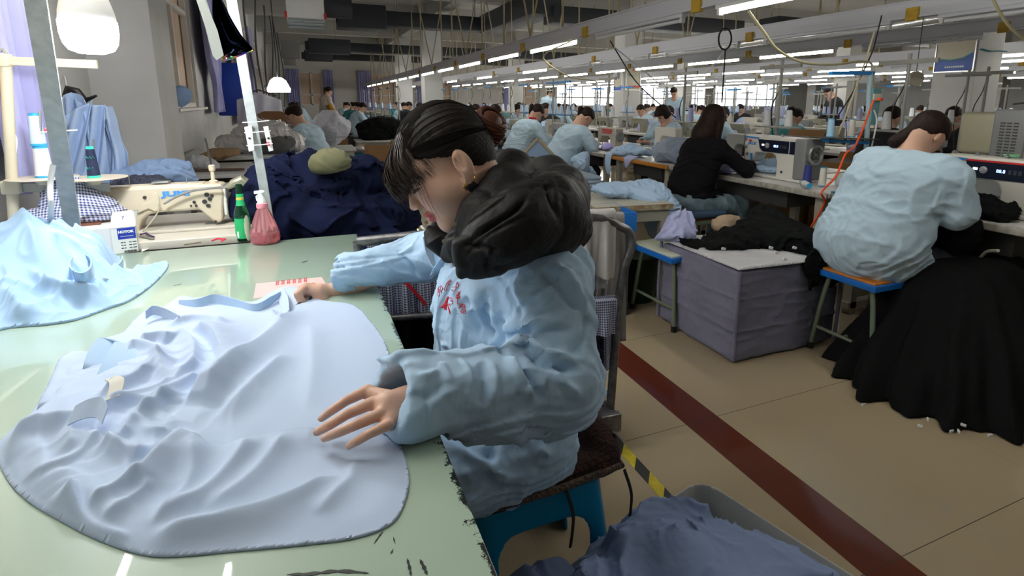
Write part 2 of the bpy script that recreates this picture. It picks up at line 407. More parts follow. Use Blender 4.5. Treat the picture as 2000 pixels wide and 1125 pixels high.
def ribbon(name, pts, width, material, parent=None, up=(0, 0, 1), thick=.0015, tw=None, n=8):
    """a strip of cloth standing or lying along a smooth path"""
    path = smooth_poly(pts, n); N = len(path); mb = MB(); W = width if isinstance(width, (list, tuple)) else [width] * len(pts)
    U = up if isinstance(up, list) else [up] * len(pts); rows = []
    for i, p in enumerate(path):
        t = i / n; a = int(min(t, len(pts) - 2)); fr = min(t - a, 1); w = W[a] * (1 - fr) + W[a + 1] * fr; u = (Vector(U[a]) * (1 - fr) + Vector(U[a + 1]) * fr).normalized()
        T = (path[min(i + 1, N - 1)] - path[max(i - 1, 0)]).normalized(); nn = T.cross(u).normalized()
        row = []
        K = 6
        for k in range(K + 1): row.append(p + u * w * (k / K - .5) + nn * thick)
        for k in range(K, -1, -1): row.append(p + u * w * (k / K - .5) - nn * thick)
        rows.append(row)
    M = len(rows[0]); vs = [v for r in rows for v in r]
    fs = [(i * M + k, i * M + (k + 1) % M, (i + 1) * M + (k + 1) % M, (i + 1) * M + k) for i in range(N - 1) for k in range(M)]
    fs += [tuple(range(M - 1, -1, -1)), tuple((N - 1) * M + k for k in range(M))]
    mb.add(vs, fs); return mb.build(name, material, parent, True, angle=60)
# ================================================================ the hall
def floor_mat():
    m = bpy.data.materials.new('polished_floor_tile'); m.use_nodes = True; nt = m.node_tree; b = nt.nodes['Principled BSDF']; N = nt.nodes.new; K = nt.links.new
    tc = N('ShaderNodeTexCoord'); sp = N('ShaderNodeSeparateXYZ'); K(tc.outputs['Object'], sp.inputs[0])
    def M(op, a, b_=None, c_=None):
        n = N('ShaderNodeMath'); n.operation = op
        for i, q in enumerate((a, b_, c_)):
            if q is None: continue
            if isinstance(q, (int, float)): n.inputs[i].default_value = q
            else: K(q, n.inputs[i])
        return n.outputs[0]
    def joint(o, off, per, w):
        f = M('FRACT', M('DIVIDE', M('SUBTRACT', o, off), per)); return M('LESS_THAN', f, w / per)
    x, y = sp.outputs[0], sp.outputs[1]
    jy = joint(y, .868 - .0015 - 8.1, .81, .003); jx = joint(x, 1.36 - .001 - 8.1, .81, .0018)
    jx = M('MULTIPLY', jx, M('LESS_THAN', x, 1.4)); jx2 = M('MULTIPLY', joint(x, 1.523, .81, .0018), M('GREATER_THAN', x, 1.5))
    j = M('MAXIMUM', jy, M('MULTIPLY', M('MAXIMUM', jx, jx2), .35))
    red = M('MULTIPLY', M('GREATER_THAN', x, 1.362), M('LESS_THAN', x, 1.525))
    n1 = N('ShaderNodeTexNoise'); n1.inputs['Scale'].default_value = 1.6; n1.inputs['Detail'].default_value = 5; K(tc.outputs['Object'], n1.inputs['Vector'])
    n2 = N('ShaderNodeTexNoise'); n2.inputs['Scale'].default_value = 190; n2.inputs['Detail'].default_value = 2; K(tc.outputs['Object'], n2.inputs['Vector'])
    def mix(f, a, c):
        k = N('ShaderNodeMix'); k.data_type = 'RGBA'
        if isinstance(f, float): k.inputs['Factor'].default_value = f
        else: K(f, k.inputs['Factor'])
        for q, nm in ((a, 'A'), (c, 'B')):
            if isinstance(q, tuple): k.inputs[nm].default_value = (*q, 1)
            else: K(q, k.inputs[nm])
        return k.outputs['Result']
    base = mix(n1.outputs['Fac'], (.39, .315, .20), (.33, .255, .165)); base = mix(M('MULTIPLY', n2.outputs['Fac'], .25), base, (.5, .43, .30))
    rd = mix(n2.outputs['Fac'], (.085, .018, .010), (.13, .032, .018))
    c = mix(red, base, rd); c = mix(M('MULTIPLY', j, .85), c, (.05, .04, .03)); K(c, b.inputs['Base Color'])
    K(M('ADD', M('MULTIPLY', n1.outputs['Fac'], .08), .05), b.inputs['Roughness']); b.inputs['Specular IOR Level'].default_value = .45
    return m
def struct(o, label=None): o['kind'] = 'structure'; return o
FY = 26.5
struct(MB().add([(-1.6, -2.5, 0), (30, -2.5, 0), (30, FY, 0), (-1.6, FY, 0)], [(0, 1, 2, 3)]).build('floor', floor_mat(), smooth=False))
wallm = mat('plaster_grey', (.60, .60, .59), .9, bump=.25, bscale=14, var=.12, vscale=3)
wallw = mat('plaster_white', (.62, .62, .60), .9, bump=.1, bscale=20, var=.08, vscale=2)
ceilm = mat('ceiling_paint', (.50, .49, .46), .95, var=.1, vscale=1.2)
CZ = 3.9
b = MB(); b.box((14.2, (FY - 2.5) / 2, CZ + .1), (31.6, FY + 2.5, .2))
for y in np.arange(0.3, FY, 4.05): b.box((14.2, y, CZ - .22), (31.6, .35, .45))
for x in (3.4, 7.65, 15.6, 23.6): b.box((x, 12, CZ - .2), (.3, FY + 2, .40))
struct(b.build('ceiling', ceilm, smooth=False))
# left wall with window openings (sill 1.25, head 2.9)
WX = -1.15
wins = [(1.6, 3.62), (6.3, 8.0), (9.4, 11.0), (12.4, 14.0), (15.4, 17.0), (18.4, 20.0), (21.4, 23.0)]
b = MB(); y0 = -2.5
for a, c in wins + [(FY, FY)]:
    b.box((WX - .12, (y0 + a) / 2, CZ / 2), (.24, a - y0, CZ))
    if a < FY: b.box((WX - .12, (a + c) / 2, .61), (.24, c - a, 1.22)); b.box((WX - .12, (a + c) / 2, (CZ + 3.0) / 2), (.24, c - a, CZ - 3.0))
    y0 = c
struct(b.build('wall_left', wallm, smooth=False))
framem = mat('white_window_frame', (.72, .70, .66), .5)
blindm = mat('peach_window_blind', (.72, .55, .42), .8, var=.1, vscale=5)
for i, (a, c) in enumerate(wins):
    b = MB(); z0, z1 = 1.22, 3.0; xx = WX - .06
    n = 4 if i == 0 else 2
    for k in range(n + 1): b.box((xx, a + (c - a) * k / n, (z0 + z1) / 2), (.06, .05, z1 - z0))
    for z in (z0 + .03, 2.3, z1 - .03): b.box((xx, (a + c) / 2, z), (.055, c - a, .05))
    b.box((WX + .02, (a + c) / 2, z0 - .01), (.14, c - a, .03))
    w = struct(b.build('window_%d' % (i + 1), framem, smooth=False, bevel=.004))
    g = MB().box((xx - .05, (a + c) / 2, (z0 + z1) / 2), (.012, c - a, z1 - z0)).build('window_blind', blindm, w, smooth=False)
# pillars
def pillar(x, y, wx, wy, name, i): return struct(MB().box((x, y, CZ / 2), (wx, wy, CZ), bev=.006).build(name, wallw, smooth=False))
struct(MB().box(((WX - .81) / 2 - .02, 4.475, CZ / 2), (-.81 - WX + .04, .55, CZ), bev=.008).build('trim_1', wallm, smooth=False))
for i, (x, y) in enumerate([(7.66, 4.46), (7.66, 12.55), (7.66, 20.7), (3.38, 20.7), (3.38, 16.0), (15.6, 4.46), (15.6, 12.55), (15.6, 20.7), (23.6, 12.55), (23.6, 20.7)]):
    struct(MB().box((x, y, CZ / 2), (.5, .5, CZ), bev=.006).build('trim_%d' % (i + 2), wallw, smooth=False))
# far wall with windows and an added glowing band, right wall with lit upper band
b = MB(); xs = [(-0.02, .85), (2.6, 3.9), (5.2, 6.5), (9.4, 10.8), (12.0, 16.5), (17.2, 21.5), (22.2, 27)]; x0 = -1.6
for a, c in xs + [(30, 30)]:
    b.box(((x0 + a) / 2, FY + .1, CZ / 2), (a - x0, .2, CZ))
    if a < 30: b.box(((a + c) / 2, FY + .1, .55), (c - a, .2, 1.1)); b.box(((a + c) / 2, FY + .1, (CZ + 2.5) / 2), (c - a, .2, CZ - 2.5))
    x0 = c
struct(b.build('wall_back', wallw, smooth=False))
lav = mat('lavender_curtain', (.42, .42, .72), .85, var=.08, vscale=6)
for i, (a, c) in enumerate(xs):
    b = MB()
    nk_ = 2 if c - a < 2 else 6
    for k in range(nk_ + 1): b.box((a + (c - a) * k / nk_, FY + .05, 1.8), (.06, .06, 1.4))
    for z in (1.12, 1.55, 2.48): b.box(((a + c) / 2, FY + .05, z), (c - a, .06, .06))
    w = struct(b.build('window_%d' % (i + 9), framem, smooth=False))
    MB().box(((a + c) / 2, FY + .12, 1.8), (c - a, .02, 1.4)).build('window_blind' if i < 4 else 'added_lit_pane', blindm if i < 4 else mat('added_lit_pane', (.8, .85, .9), .5, emit=3.0, ecol=(.85, .93, 1)), w, smooth=False)  # glowing panes at the right end are added to brighten the far hall
struct(MB().box((30.1, 12, CZ / 2), (.2, 30, CZ)).build('wall_right', wallw, smooth=False))
struct(MB().box((14.2, -2.6, CZ / 2), (31.6, .2, CZ)).build('wall_front', wallw, smooth=False))
# curtains: pleated sheets with depth
def curtain(name, y0, y1, z0, z1, x, label, tie=None, group=None, axis='y', amp=.03):
    n = 60; m = 30; vs = []; fs = []
    for j in range(m + 1):
        t = j / m; z = z0 + (z1 - z0) * t; sq = 1.0
        if tie: sq = 1 - .72 * math.exp(-((z - tie) / .28) ** 2) if z > tie else .32 + .25 * (tie - z) / max(tie - z0, .01)
        for i in range(n + 1):
            u = i / n; yc = (y0 + y1) / 2; y = yc + (u - .5) * (y1 - y0) * sq
            d = amp * math.sin(u * 2 * PI * 7 + .6 * math.sin(t * 3)) + amp * .4 * math.sin(u * 31 + t * 2)
            vs.append((x + d, y, z) if axis == 'y' else (y, x + d, z))
    for j in range(m):
        for i in range(n): a = j * (n + 1) + i; fs.append((a, a + 1, a + n + 2, a + n + 1))
    o = MB().add(vs, fs).build(name, lav)
    s = o.modifiers.new('thick', 'SOLIDIFY'); s.thickness = .004
    return tag(o, label, 'curtain', group)
curtain('curtain', 2.72, 3.14, .95, 2.95, -1.02, 'lavender curtain hanging straight behind the leaning metal post near the hanging shirt')
curtain('curtain', 8.05, 9.3, 1.15, 2.9, -1.02, 'lavender curtain knotted at its lower end beside the blue panel', tie=1.45)
curtain('curtain', 11.2, 12.2, .9, 2.9, -1.0, 'lavender curtain behind the blue panel on the left wall')
curtain('curtain', 14.3, 15.3, .9, 2.9, -1.0, 'lavender curtain right of the blue panel, beside the hanging lamp')
curtain('curtain', -.55, -.05, .9, 2.6, FY - .12, 'lavender curtain left of the window in the back wall', axis='x')
curtain('curtain', .9, 1.3, .9, 2.6, FY - .12, 'lavender curtain right of the window in the back wall', axis='x')
for k, (a, c) in enumerate(xs[1:4]):
    curtain('curtain', a - .3, a + .3, .9, 2.6, FY - .12, 'lavender curtain on a far window behind the hanging rods', axis='x', group='curtains on the far windows behind the rods')
# hazard tape on the floor: alternate yellow and black blocks cut on the slant
ty = mat('tape_yellow', (.62, .50, .02), .45, var=.3, vscale=40); tk = mat('tape_black', (.018, .022, .02), .5)
b = MB(); y = -1.0; k = 0
while y < 13.5:
    b.mi = k % 2; z = .0012; L = .09
    b.add([(1.012, y, z), (1.055, y + .055, z), (1.055, y + L + .055, z), (1.012, y + L, z), (1.012, y, .0002), (1.055, y + .055, .0002), (1.055, y + L + .055, .0002), (1.012, y + L, .0002)],
          [(0, 1, 2, 3), (4, 7, 6, 5), (0, 4, 5, 1), (1, 5, 6, 2), (2, 6, 7, 3), (3, 7, 4, 0)]); y += L; k += 1
tag(b.build('hazard_tape', [ty, tk], smooth=False), 'yellow and black hazard tape stuck along the tiled floor', 'tape')

# ================================================================ lighting rails
railm = mat('grey_rail', (.55, .56, .60), .4, .15); raild = mat('rail_dark', (.10, .10, .11), .5, .3); woodm = mat('yellow_block', (.50, .31, .03), .6, var=.25, vscale=20)
tubem = mat('lit_tube', (1, 1, .96), .4, emit=50.0, ecol=(1.0, .97, .90)); tubeoff = mat('unlit_tube', (.62, .63, .64), .3); capm = mat('lamp_cap', (.6, .6, .58), .4)
rodm = mat('cream_rod', (.44, .37, .23), .6, var=.2, vscale=6); wirem = mat('dark_wire', (.02, .02, .02), .6)
def rail(X, y0, y1, z, label, gap=3.2):
    b = MB(); b.box((X, (y0 + y1) / 2, z + .105), (.05, y1 - y0, .10)); b.box((X, (y0 + y1) / 2, z + .16), (.07, y1 - y0, .012)); b.box((X, (y0 + y1) / 2, z + .05), (.066, y1 - y0, .010))
    root = b.build('lighting_rail', railm, smooth=False); tag(root, label, 'rail')
    return root
def tube_lamp(X, y, z, lit, L=1.2, proto={}):
    key = (lit, L)
    if key not in proto:
        root = empty('tube_lamp'); h = MB(); h.box((0, L / 2, .035), (.045, L + .06, .030), bev=.004); h.build('housing', railm if not lit else capm, root)
        t = MB(); t.cyl((0, 0.01, 0), (0, L - .01, 0), .013, n=10); t.build('lamp_tube', tubem if lit else tubeoff, root)
        MB().box((0, -.008, .008), (.03, .025, .05)).build('socket', capm, root, smooth=False); MB().box((0, L + .008, .008), (.03, .025, .05)).build('socket', capm, root, smooth=False)
        proto[key] = root
        root.location = (X, y, z); return root
    return copy_tree(proto[key], loc=(X, y, z))
RAILS = [(2.45, -1.9, 25.0, 1.87, 'nearest grey lighting rail running over the sewing tables above the hooded woman'),
         (4.05, -1.9, 25.0, 1.87, 'second grey lighting rail from the left, over the far side of the sewing tables'),
         (5.9, -1.5, 25.0, 1.93, 'third grey lighting rail counted from the left'),
         (8.35, 0.5, 25.0, 1.93, 'fourth grey lighting rail passing just right of the pillars'),
         (9.9, 1.0, 25.0, 1.96, 'fifth grey lighting rail counted from the left'),
         (12.0, 3.0, 25.0, 1.98, 'sixth grey lighting rail, in the hazy depth of the hall'),
         (14.2, 4.0, 25.0, 2.0, 'seventh grey lighting rail, in the bright depth of the hall'), (17.0, 6.0, 25.0, 2.0, 'eighth grey lighting rail, farthest right that can be told apart')]
for ri, (X, a, c, z, lab) in enumerate(RAILS):
    rail(X, a, c, z, lab)
    y = a + .05 if ri else .12; k = 0
    while y + 1.2 < c:
        lit = True; sub = 1.6
        if ri == 0: lit = abs(y - 3.32) > .2
        elif ri == 1: lit = (k % 2 == 1) and y > 6.5
        elif ri == 2: lit = y > 4
        if ri >= 3: lit = rng.rand() < .8
        if ri == 1: y_use = y
        o = tube_lamp(X, y, z, lit)
        if ri == 0: nm = 'nearest rail'
        o['label'] = ('glowing fluorescent tube lamp under the %s lighting rail' if lit else 'unlit fluorescent tube lamp under the %s lighting rail') % ['nearest', 'second', 'third', 'fourth', 'fifth', 'sixth', 'seventh', 'eighth'][ri]
        o['category'] = 'lamp'; o['group'] = ('lit' if lit else 'unlit') + ' tubes under the %s rail' % ['nearest', 'second', 'third', 'fourth', 'fifth', 'sixth', 'seventh', 'eighth'][ri]
        if y < 14:
            bb = MB(); bb.box((X - .03, y - .2, z + .07), (.035, .09, .09)); w = bb.build('mounting_block', woodm, smooth=False, bevel=.003)
            tag(w, 'small yellow block screwed to the %s lighting rail' % ['nearest', 'second', 'third', 'fourth', 'fifth', 'sixth', 'seventh', 'eighth'][ri], 'block', 'yellow blocks on the %s rail' % ['nearest', 'second', 'third', 'fourth', 'fifth', 'sixth', 'seventh', 'eighth'][ri])
        y += sub; k += 1
# rods the rails hang from: each its own thing
rp = {}
def rod(p, q, r=.012, lab='cream rod hanging from the ceiling to a lighting rail', grp='cream rods the rails hang from'):
    o = MB().cyl(p, q, r, n=6).build('hanging_rod', rodm); tag(o, lab, 'rod', grp); return o
for ri, (X, a, c, z, lab) in enumerate(RAILS[:5]):
    y = 3.1 + ri * .3; k = 0
    while y < 23:
        if k % 3 == 0:
            rod((X, y, z + .16), (X - .28, y, CZ - .45), .011, 'pair of slanting cream rods meeting at the %s rail' % ['nearest', 'second', 'third', 'fourth', 'fifth'][ri], 'slanting rods on the %s rail' % ['nearest', 'second', 'third', 'fourth', 'fifth'][ri])
            rod((X, y + .02, z + .16), (X + .28, y, CZ - .45), .011, 'pair of slanting cream rods meeting at the %s rail' % ['nearest', 'second', 'third', 'fourth', 'fifth'][ri], 'slanting rods on the %s rail' % ['nearest', 'second', 'third', 'fourth', 'fifth'][ri])
        else:
            rod((X, y, z + .16), (X + rng.uniform(-.03, .03), y, CZ), .011, 'upright cream rod over the %s lighting rail' % ['nearest', 'second', 'third', 'fourth', 'fifth'][ri], 'upright rods on the %s rail' % ['nearest', 'second', 'third', 'fourth', 'fifth'][ri])
        y += rng.uniform(.75, 1.15) * (1 if ri < 2 else 1.5); k += 1
# ducts, air units, pipes under the ceiling
ductm = mat('black_duct', (.028, .032, .038), .55, bump=.2, bscale=8); foil = mat('foil_duct', (.55, .55, .55), .3, .7, bump=.6, bscale=25)
def duct(y, z, h, x0, x1, lab, wide=None):
    b = MB(); b.box(((x0 + x1) / 2, y, z), (x1 - x0, .55, h * .62), bev=.02); hx = [x0 + (x1 - x0) * k / 4 for k in (.3, 1.5, 2.7, 3.7)]
    if wide: b.box(((wide[0] + wide[1]) / 2, y, z), (wide[1] - wide[0], .7, h), bev=.02)
    o = b.build('air_duct', ductm)
    for x in hx: MB().cyl((x, y, z + h * .3), (x, y, CZ - .01), .008, n=6).build('hanger_rod', rodm, o)
    return tag(o, lab, 'duct')
duct(14.0, 3.18, .52, .85, 4.3, 'black insulated duct nearest the camera, widening beside the ceiling air unit', (.85, 1.9))
duct(19.2, 2.95, .42, .2, 12.0, 'black duct crossing below the ceiling behind the nearest one', (.3, 1.5))
duct(23.8, 2.98, .36, .1, 12.0, 'farthest black duct, just above the back window', (.2, 1.2))
b = MB(); b.box((4.5, 12.2, 3.20), (.6, 3.6, .42), bev=.02); b.box((7.0, 10.6, 3.0), (4.8, .5, .32), bev=.02); tag(b.build('air_duct', ductm), 'black duct bending over the middle of the hall', 'duct')
b = MB(); b.box((10.5, 8.2, 2.72), (5.0, .5, .3), bev=.02); tag(b.build('air_duct', ductm), 'dark duct section right of the first pillar poster', 'duct')
white = mat('painted_white_metal', (.66, .66, .63), .4)
u = empty('air_conditioner', (.13, 9.0, 2.30), label='white air conditioning unit hung from the ceiling with red corner caps', cat='air conditioner')
MB().box((0, 0, .42), (.48, .6, .62), bev=.01).build('casing', white, u)
b = MB()
for k in range(4): b.box((0, -.28, .0 + k * .035), (.46, .05, .02))
b.build('grille', mat('grille_grey', (.25, .3, .32), .5), u, smooth=False)
b = MB(); b.box((-.25, -.3, .16), (.03, .02, .08)); b.box((.25, -.3, .16), (.03, .02, .08)); b.build('corner_cap', mat('cap_red', (.5, .02, .02), .5), u, smooth=False)
MB().cyl((.26, -.1, .32), (.62, -.1, .32), .15).build('duct_sleeve', ductm, u)
for x in (-.2, .2): MB().cyl((x, 0, .72), (x, 0, CZ - 2.31), .008, n=6).build('hanger_rod', rodm, u)
for (x, y, z, s, lab) in [(-.2, 18.3, 2.75, .62, 'grey electrical cabinet on the left wall above the curtains'), (-.3, 22.6, 2.75, .5, 'farthest grey cabinet on the left wall')]:
    tag(MB().box((x, y, z), (.8 * s, .3, .8 * s), bev=.01).build('wall_cabinet', mat('cabinet_grey', (.2, .2, .19), .6)), lab, 'cabinet')
# foil pipes along the hall
tag(MB().tube([(6.9, y, 2.30 + .02 * math.sin(y * 2)) for y in np.arange(1.5, 24, .5)], .07, 10).build('foil_pipe', foil), 'silver foil wrapped pipe running along beside the pillars', 'pipe')
tag(MB().tube([(5.2, y, 2.12 + .01 * math.sin(y * 3)) for y in np.arange(4.5, 24, .5)], .035, 8).build('foil_pipe', foil), 'thin silver pipe between the second and third rails', 'pipe')
# loose bundle of pipes and cables on the left wall
for k in range(7):
    x = -.95 + .07 * k; y = 11.5 + 1.5 * k
    pts = [(x + .05 * math.sin(j + k), y, 1.1 + j * .5) for j in range(6)]
    tag(MB().tube(smooth_poly(pts, 4), .02, 6).build('wall_cable', mat('cable_grey', (.09, .09, .1), .6)), 'dark cable running up the left wall behind the hanging lamp', 'cable', 'cables on the left wall')

# ================================================================ light
w = bpy.data.worlds.new('world'); SC.world = w; w.use_nodes = True
w.node_tree.nodes['Background'].inputs[0].default_value = (.62, .68, .8, 1); w.node_tree.nodes['Background'].inputs[1].default_value = .10
SC.view_settings.view_transform = 'Standard'; SC.view_settings.look = 'None'; SC.view_settings.gamma = 1; SC.view_settings.use_curve_mapping = False
SC.view_settings.exposure = 0.02
def area(name, loc, size, power, col=(1, .98, .93), rot=(0, 0, 0), sy=None):
    l = bpy.data.lights.new(name, 'AREA'); l.size = size; l.energy = power; l.color = col
    if sy: l.shape = 'RECTANGLE'; l.size_y = sy
    o = bpy.data.objects.new(name, l); COL.objects.link(o); o.location = loc; o.rotation_euler = rot; return o
# ================================================================ cutting table and what lies on it
TZ = .75
def table_mat():
    m = bpy.data.materials.new('green_painted_glass'); m.use_nodes = True; nt = m.node_tree; b = nt.nodes['Principled BSDF']; N = nt.nodes.new; K = nt.links.new
    tc = N('ShaderNodeTexCoord'); sp = N('ShaderNodeSeparateXYZ'); K(tc.outputs['Object'], sp.inputs[0])
    n = N('ShaderNodeTexNoise'); n.inputs['Scale'].default_value = 55; n.inputs['Detail'].default_value = 6; n.inputs['Roughness'].default_value = .75; K(tc.outputs['Object'], n.inputs['Vector'])
    r = N('ShaderNodeMapRange'); r.inputs[1].default_value = .150; r.inputs[2].default_value = .180; r.inputs[3].default_value = .18; r.inputs[4].default_value = -.16; K(sp.outputs[0], r.inputs[0])
    a = N('ShaderNodeMath'); a.operation = 'SUBTRACT'; K(n.outputs['Fac'], a.inputs[0]); K(r.outputs[0], a.inputs[1])
    g = N('ShaderNodeMath'); g.operation = 'GREATER_THAN'; g.inputs[1].default_value = .56; K(a.outputs[0], g.inputs[0])
    n2 = N('ShaderNodeTexNoise'); n2.inputs['Scale'].default_value = 2.5; K(tc.outputs['Object'], n2.inputs['Vector'])
    c = N('ShaderNodeMix'); c.data_type = 'RGBA'; c.inputs['A'].default_value = (.43, .57, .45, 1); c.inputs['B'].default_value = (.48, .62, .50, 1); K(n2.outputs['Fac'], c.inputs['Factor'])
    d = N('ShaderNodeMix'); d.data_type = 'RGBA'; d.inputs['B'].default_value = (.012, .016, .014, 1); K(g.outputs[0], d.inputs['Factor']); K(c.outputs['Result'], d.inputs['A'])
    K(d.outputs['Result'], b.inputs['Base Color']); b.inputs['Roughness'].default_value = .35; b.inputs['Coat Weight'].default_value = 1; b.inputs['Coat Roughness'].default_value = .012; b.inputs['Coat IOR'].default_value = 1.6
    return m
tb = empty('cutting_table', (0, 0, 0), label='cutting table with a pale green glass top, chipped black along its edge', cat='table')
MB().box((-.468, 1.33, TZ - .006), (1.286, 2.24, .012), bev=.002).build('glass_top', table_mat(), tb)
steel = mat('brushed_steel', (.45, .46, .47), .3, .9); woodb = mat('board_dark', (.05, .055, .06), .7)
MB().box((-.475, 1.33, TZ - .030), (1.27, 2.22, .036)).build('table_board', woodb, tb, smooth=False)
MB().box((.168, 1.33, TZ - .034), (.008, 2.24, .03)).build('edge_strip', steel, tb, smooth=False)
for x, y in ((.10, .5), (.10, 2.3), (-1.0, .5), (-1.0, 2.3)): MB().box((x, y, (TZ - .05) / 2), (.05, .05, TZ - .05)).build('leg', mat('leg_grey', (.12, .13, .14), .5), tb, smooth=False)
# scuffs where paint is missing under the glass
blk = mat('scuff_black', (.015, .018, .016), .5)
def scuff(pts, w, lab, grp=None):
    P = [onz(x, y, TZ + .0008) for x, y in pts]; q = []
    path = smooth_poly(P, 6); b = MB(); vs = []; fs = []
    for i, p in enumerate(path):
        t = (path[min(i + 1, len(path) - 1)] - path[max(i - 1, 0)]).normalized(); nn = Vector((-t.y, t.x, 0)); ww = w * (.4 + .9 * abs(math.sin(i * 2.3 + .5))) * min(1, min(i, len(path) - 1 - i) / 4 + .15)
        vs += [p + nn * ww, p - nn * ww]
    for i in range(len(path) - 1): fs.append((2 * i, 2 * i + 1, 2 * i + 3, 2 * i + 2))
    vs2 = [Vector(v) - Vector((0, 0, .0006)) for v in vs]; n = len(vs)
    o = MB().add(vs + vs2, fs + [tuple(n + k for k in reversed(f)) for f in fs]).build('paint_scuff', blk, tb, smooth=False); return o
for pts, w in (([(560, 1122), (610, 1120), (660, 1115), (720, 1119)], .0022), ([(795, 1090), (800, 1108), (803, 1125)], .0016), ([(820, 1092), (828, 1108), (834, 1122)], .002), ([(730, 1062), (742, 1045), (748, 1038)], .001),
               ([(768, 1048), (772, 1062)], .001), ([(589, 513), (595, 511), (602, 509)], .004), ([(338, 558), (347, 556), (355, 554)], .002), ([(763, 1082), (768, 1072)], .001)): scuff(pts, w, '')

# ---- folds engine
def fold_field(folds, z=TZ + .02):
    F = []
    for f in folds:
        pts = [tuple(onz(x, y, z))[:2] for x, y in f[0]]; pts = [tuple(p)[:2] for p in smooth_poly([(a, b, 0) for a, b in pts], 5)]
        F.append((pts, f[1], f[2], f[3], f[4] if len(f) > 4 else 'r'))
    def h(P):
        out = np.zeros(len(P), np.float32)
        for pts, H, wl, wr, kind in F:
            d, t, s = segdist(P, pts)
            if kind == 'r':
                w = np.where(s > 0, wl, wr); tp = np.clip(np.minimum(t, 1 - t) * 5 + .12, 0, 1) ; tp = tp * tp * (3 - 2 * tp)
                out += H * tp * np.exp(-(np.abs(d) / w) ** 1.5)
            else:   # step: left side raised by H, easing out over wl, sharp (wr) on the right
                w = np.where(s > 0, wl, wr); tp = np.clip(np.minimum(t, 1 - t) * 8 + .05, 0, 1)
                out += H * tp * np.where(s > 0, np.exp(-(d / wl) ** 2), np.clip(1 - d / wr, 0, 1) ** 2)
        return out
    return h
shirtm = mat('pale_blue_cotton', (.50, .62, .82), .75, bump=.08, bscale=900, sheen=.25)
shirtd = mat('sky_blue_cotton', (.42, .59, .80), .78, bump=.08, bscale=900, sheen=.2)
OUT = [(592, 566), (627, 588), (690, 598), (728, 635), (752, 672), (761, 712), (757, 760), (752, 800), (770, 850), (789, 890), (799, 940), (790, 985), (765, 1025), (700, 1052), (600, 1066), (450, 1080), (330, 1090), (262, 1082),
       (180, 1052), (110, 1015), (60, 985), (22, 950), (2, 915), (-8, 880), (20, 845), (60, 812), (88, 765), (112, 718), (142, 690), (175, 700), (195, 668), (240, 652), (262, 628), (290, 606), (315, 605), (352, 581), (385, 584), (430, 578), (490, 592), (530, 572), (560, 562)]
outl = [tuple(p)[:2] for p in smooth_poly([onz(x, y, TZ) for x, y in OUT], 5, True)]
FOLDS = [
    ([(578, 598), (530, 650), (480, 705), (430, 760), (392, 806)], .024, .035, .014),
    ([(556, 690), (505, 749), (448, 804), (420, 830)], .015, .025, .013),
    ([(604, 625), (612, 700), (598, 800)], .008, .03, .02),
    ([(528, 600), (538, 618), (548, 632)], .014, .010, .010),
    ([(374, 641), (408, 660), (427, 694), (430, 720), (413, 756), (360, 804)], .034, .05, .010, 's'),
    ([(329, 636), (360, 624), (394, 622), (444, 634)], .02, .02, .012),
    ([(283, 606), (318, 612), (352, 622)], .022, .012, .012),
    ([(270, 675), (310, 667), (335, 672)], .025, .018, .010),
    ([(322, 778), (360, 745), (381, 718), (375, 675), (336, 645)], .022, .02, .009),
    ([(246, 700), (262, 680), (300, 690), (312, 712), (322, 770)], .022, .015, .009),
    ([(190, 800), (240, 775), (290, 745), (318, 712)], .024, .02, .012),
    ([(200, 815), (260, 800), (310, 780), (340, 760)], .016, .012, .012),
    ([(280, 830), (330, 790), (395, 740)], .02, .016, .012),
    ([(664, 915), (596, 952), (529, 982), (446, 1007), (400, 1019), (276, 1044)], .020, .028, .013),
    ([(694, 887), (676, 933), (615, 995)], .009, .016, .012),
    ([(492, 860), (461, 903), (400, 962), (307, 1013)], .017, .022, .013),
    ([(371, 858), (307, 915), (255, 964)], .030, .028, .012),
    ([(562, 847), (529, 887), (477, 940), (400, 995)], .011, .02, .014),
    ([(380, 881), (368, 949), (291, 1025)], .014, .016, .010),
    ([(640, 832), (556, 843), (486, 862), (424, 883), (402, 877), (380, 862)], .011, .05, .0035, 's'),
    ([(251, 1038), (172, 1010), (147, 979), (141, 949)], .030, .05, .008, 's'),
    ([(21, 930), (92, 921), (144, 909), (190, 875), (227, 863)], .008, .012, .006),
    ([(205, 880), (240, 895), (290, 905)], .02, .02, .012),
    ([(240, 880), (265, 840), (300, 810)], .018, .014, .010),
    ([(265, 838), (300, 858), (340, 850)], .010, .012, .01),
    ([(170, 985), (230, 960), (280, 935)], .014, .014, .01), ([(190, 1010), (250, 985), (300, 950)], .012, .014, .01),
    ([(40, 950), (70, 975), (120, 1005), (200, 1045), (262, 1065), (400, 1060)], .014, .018, .014),
    ([(0, 905), (30, 865), (85, 845), (140, 850)], .024, .02, .016),
    ([(140, 900), (146, 860), (150, 830)], .014, .015, .015),
]
fh = fold_field(FOLDS)
bulk_c = onz(230, 800, TZ + .02)
def shirt_h(P):
    P3 = np.concatenate([P, np.zeros((len(P), 1), np.float32)], 1)
    wgt = np.exp(-(((P[:, 0] - bulk_c.x) / .24) ** 2 + ((P[:, 1] - bulk_c.y) / .34) ** 2))
    h = .006 + .030 * wgt + fh(P)
    warp = np.stack([P[:, 0] + .03 * vn(P3, 8, 1), P[:, 1] + .03 * vn(P3, 8, 2), P3[:, 2]], -1)
    h += wgt ** 2.5 * .014 * (folds3(warp, 9, 5) + .1) + .0012 * fbm(P3, 14, 3, 9) + .0018 * vn(warp, 30, 4) * (.3 + wgt)
    return np.maximum(h, .003)
cc = onz(330, 830, TZ)
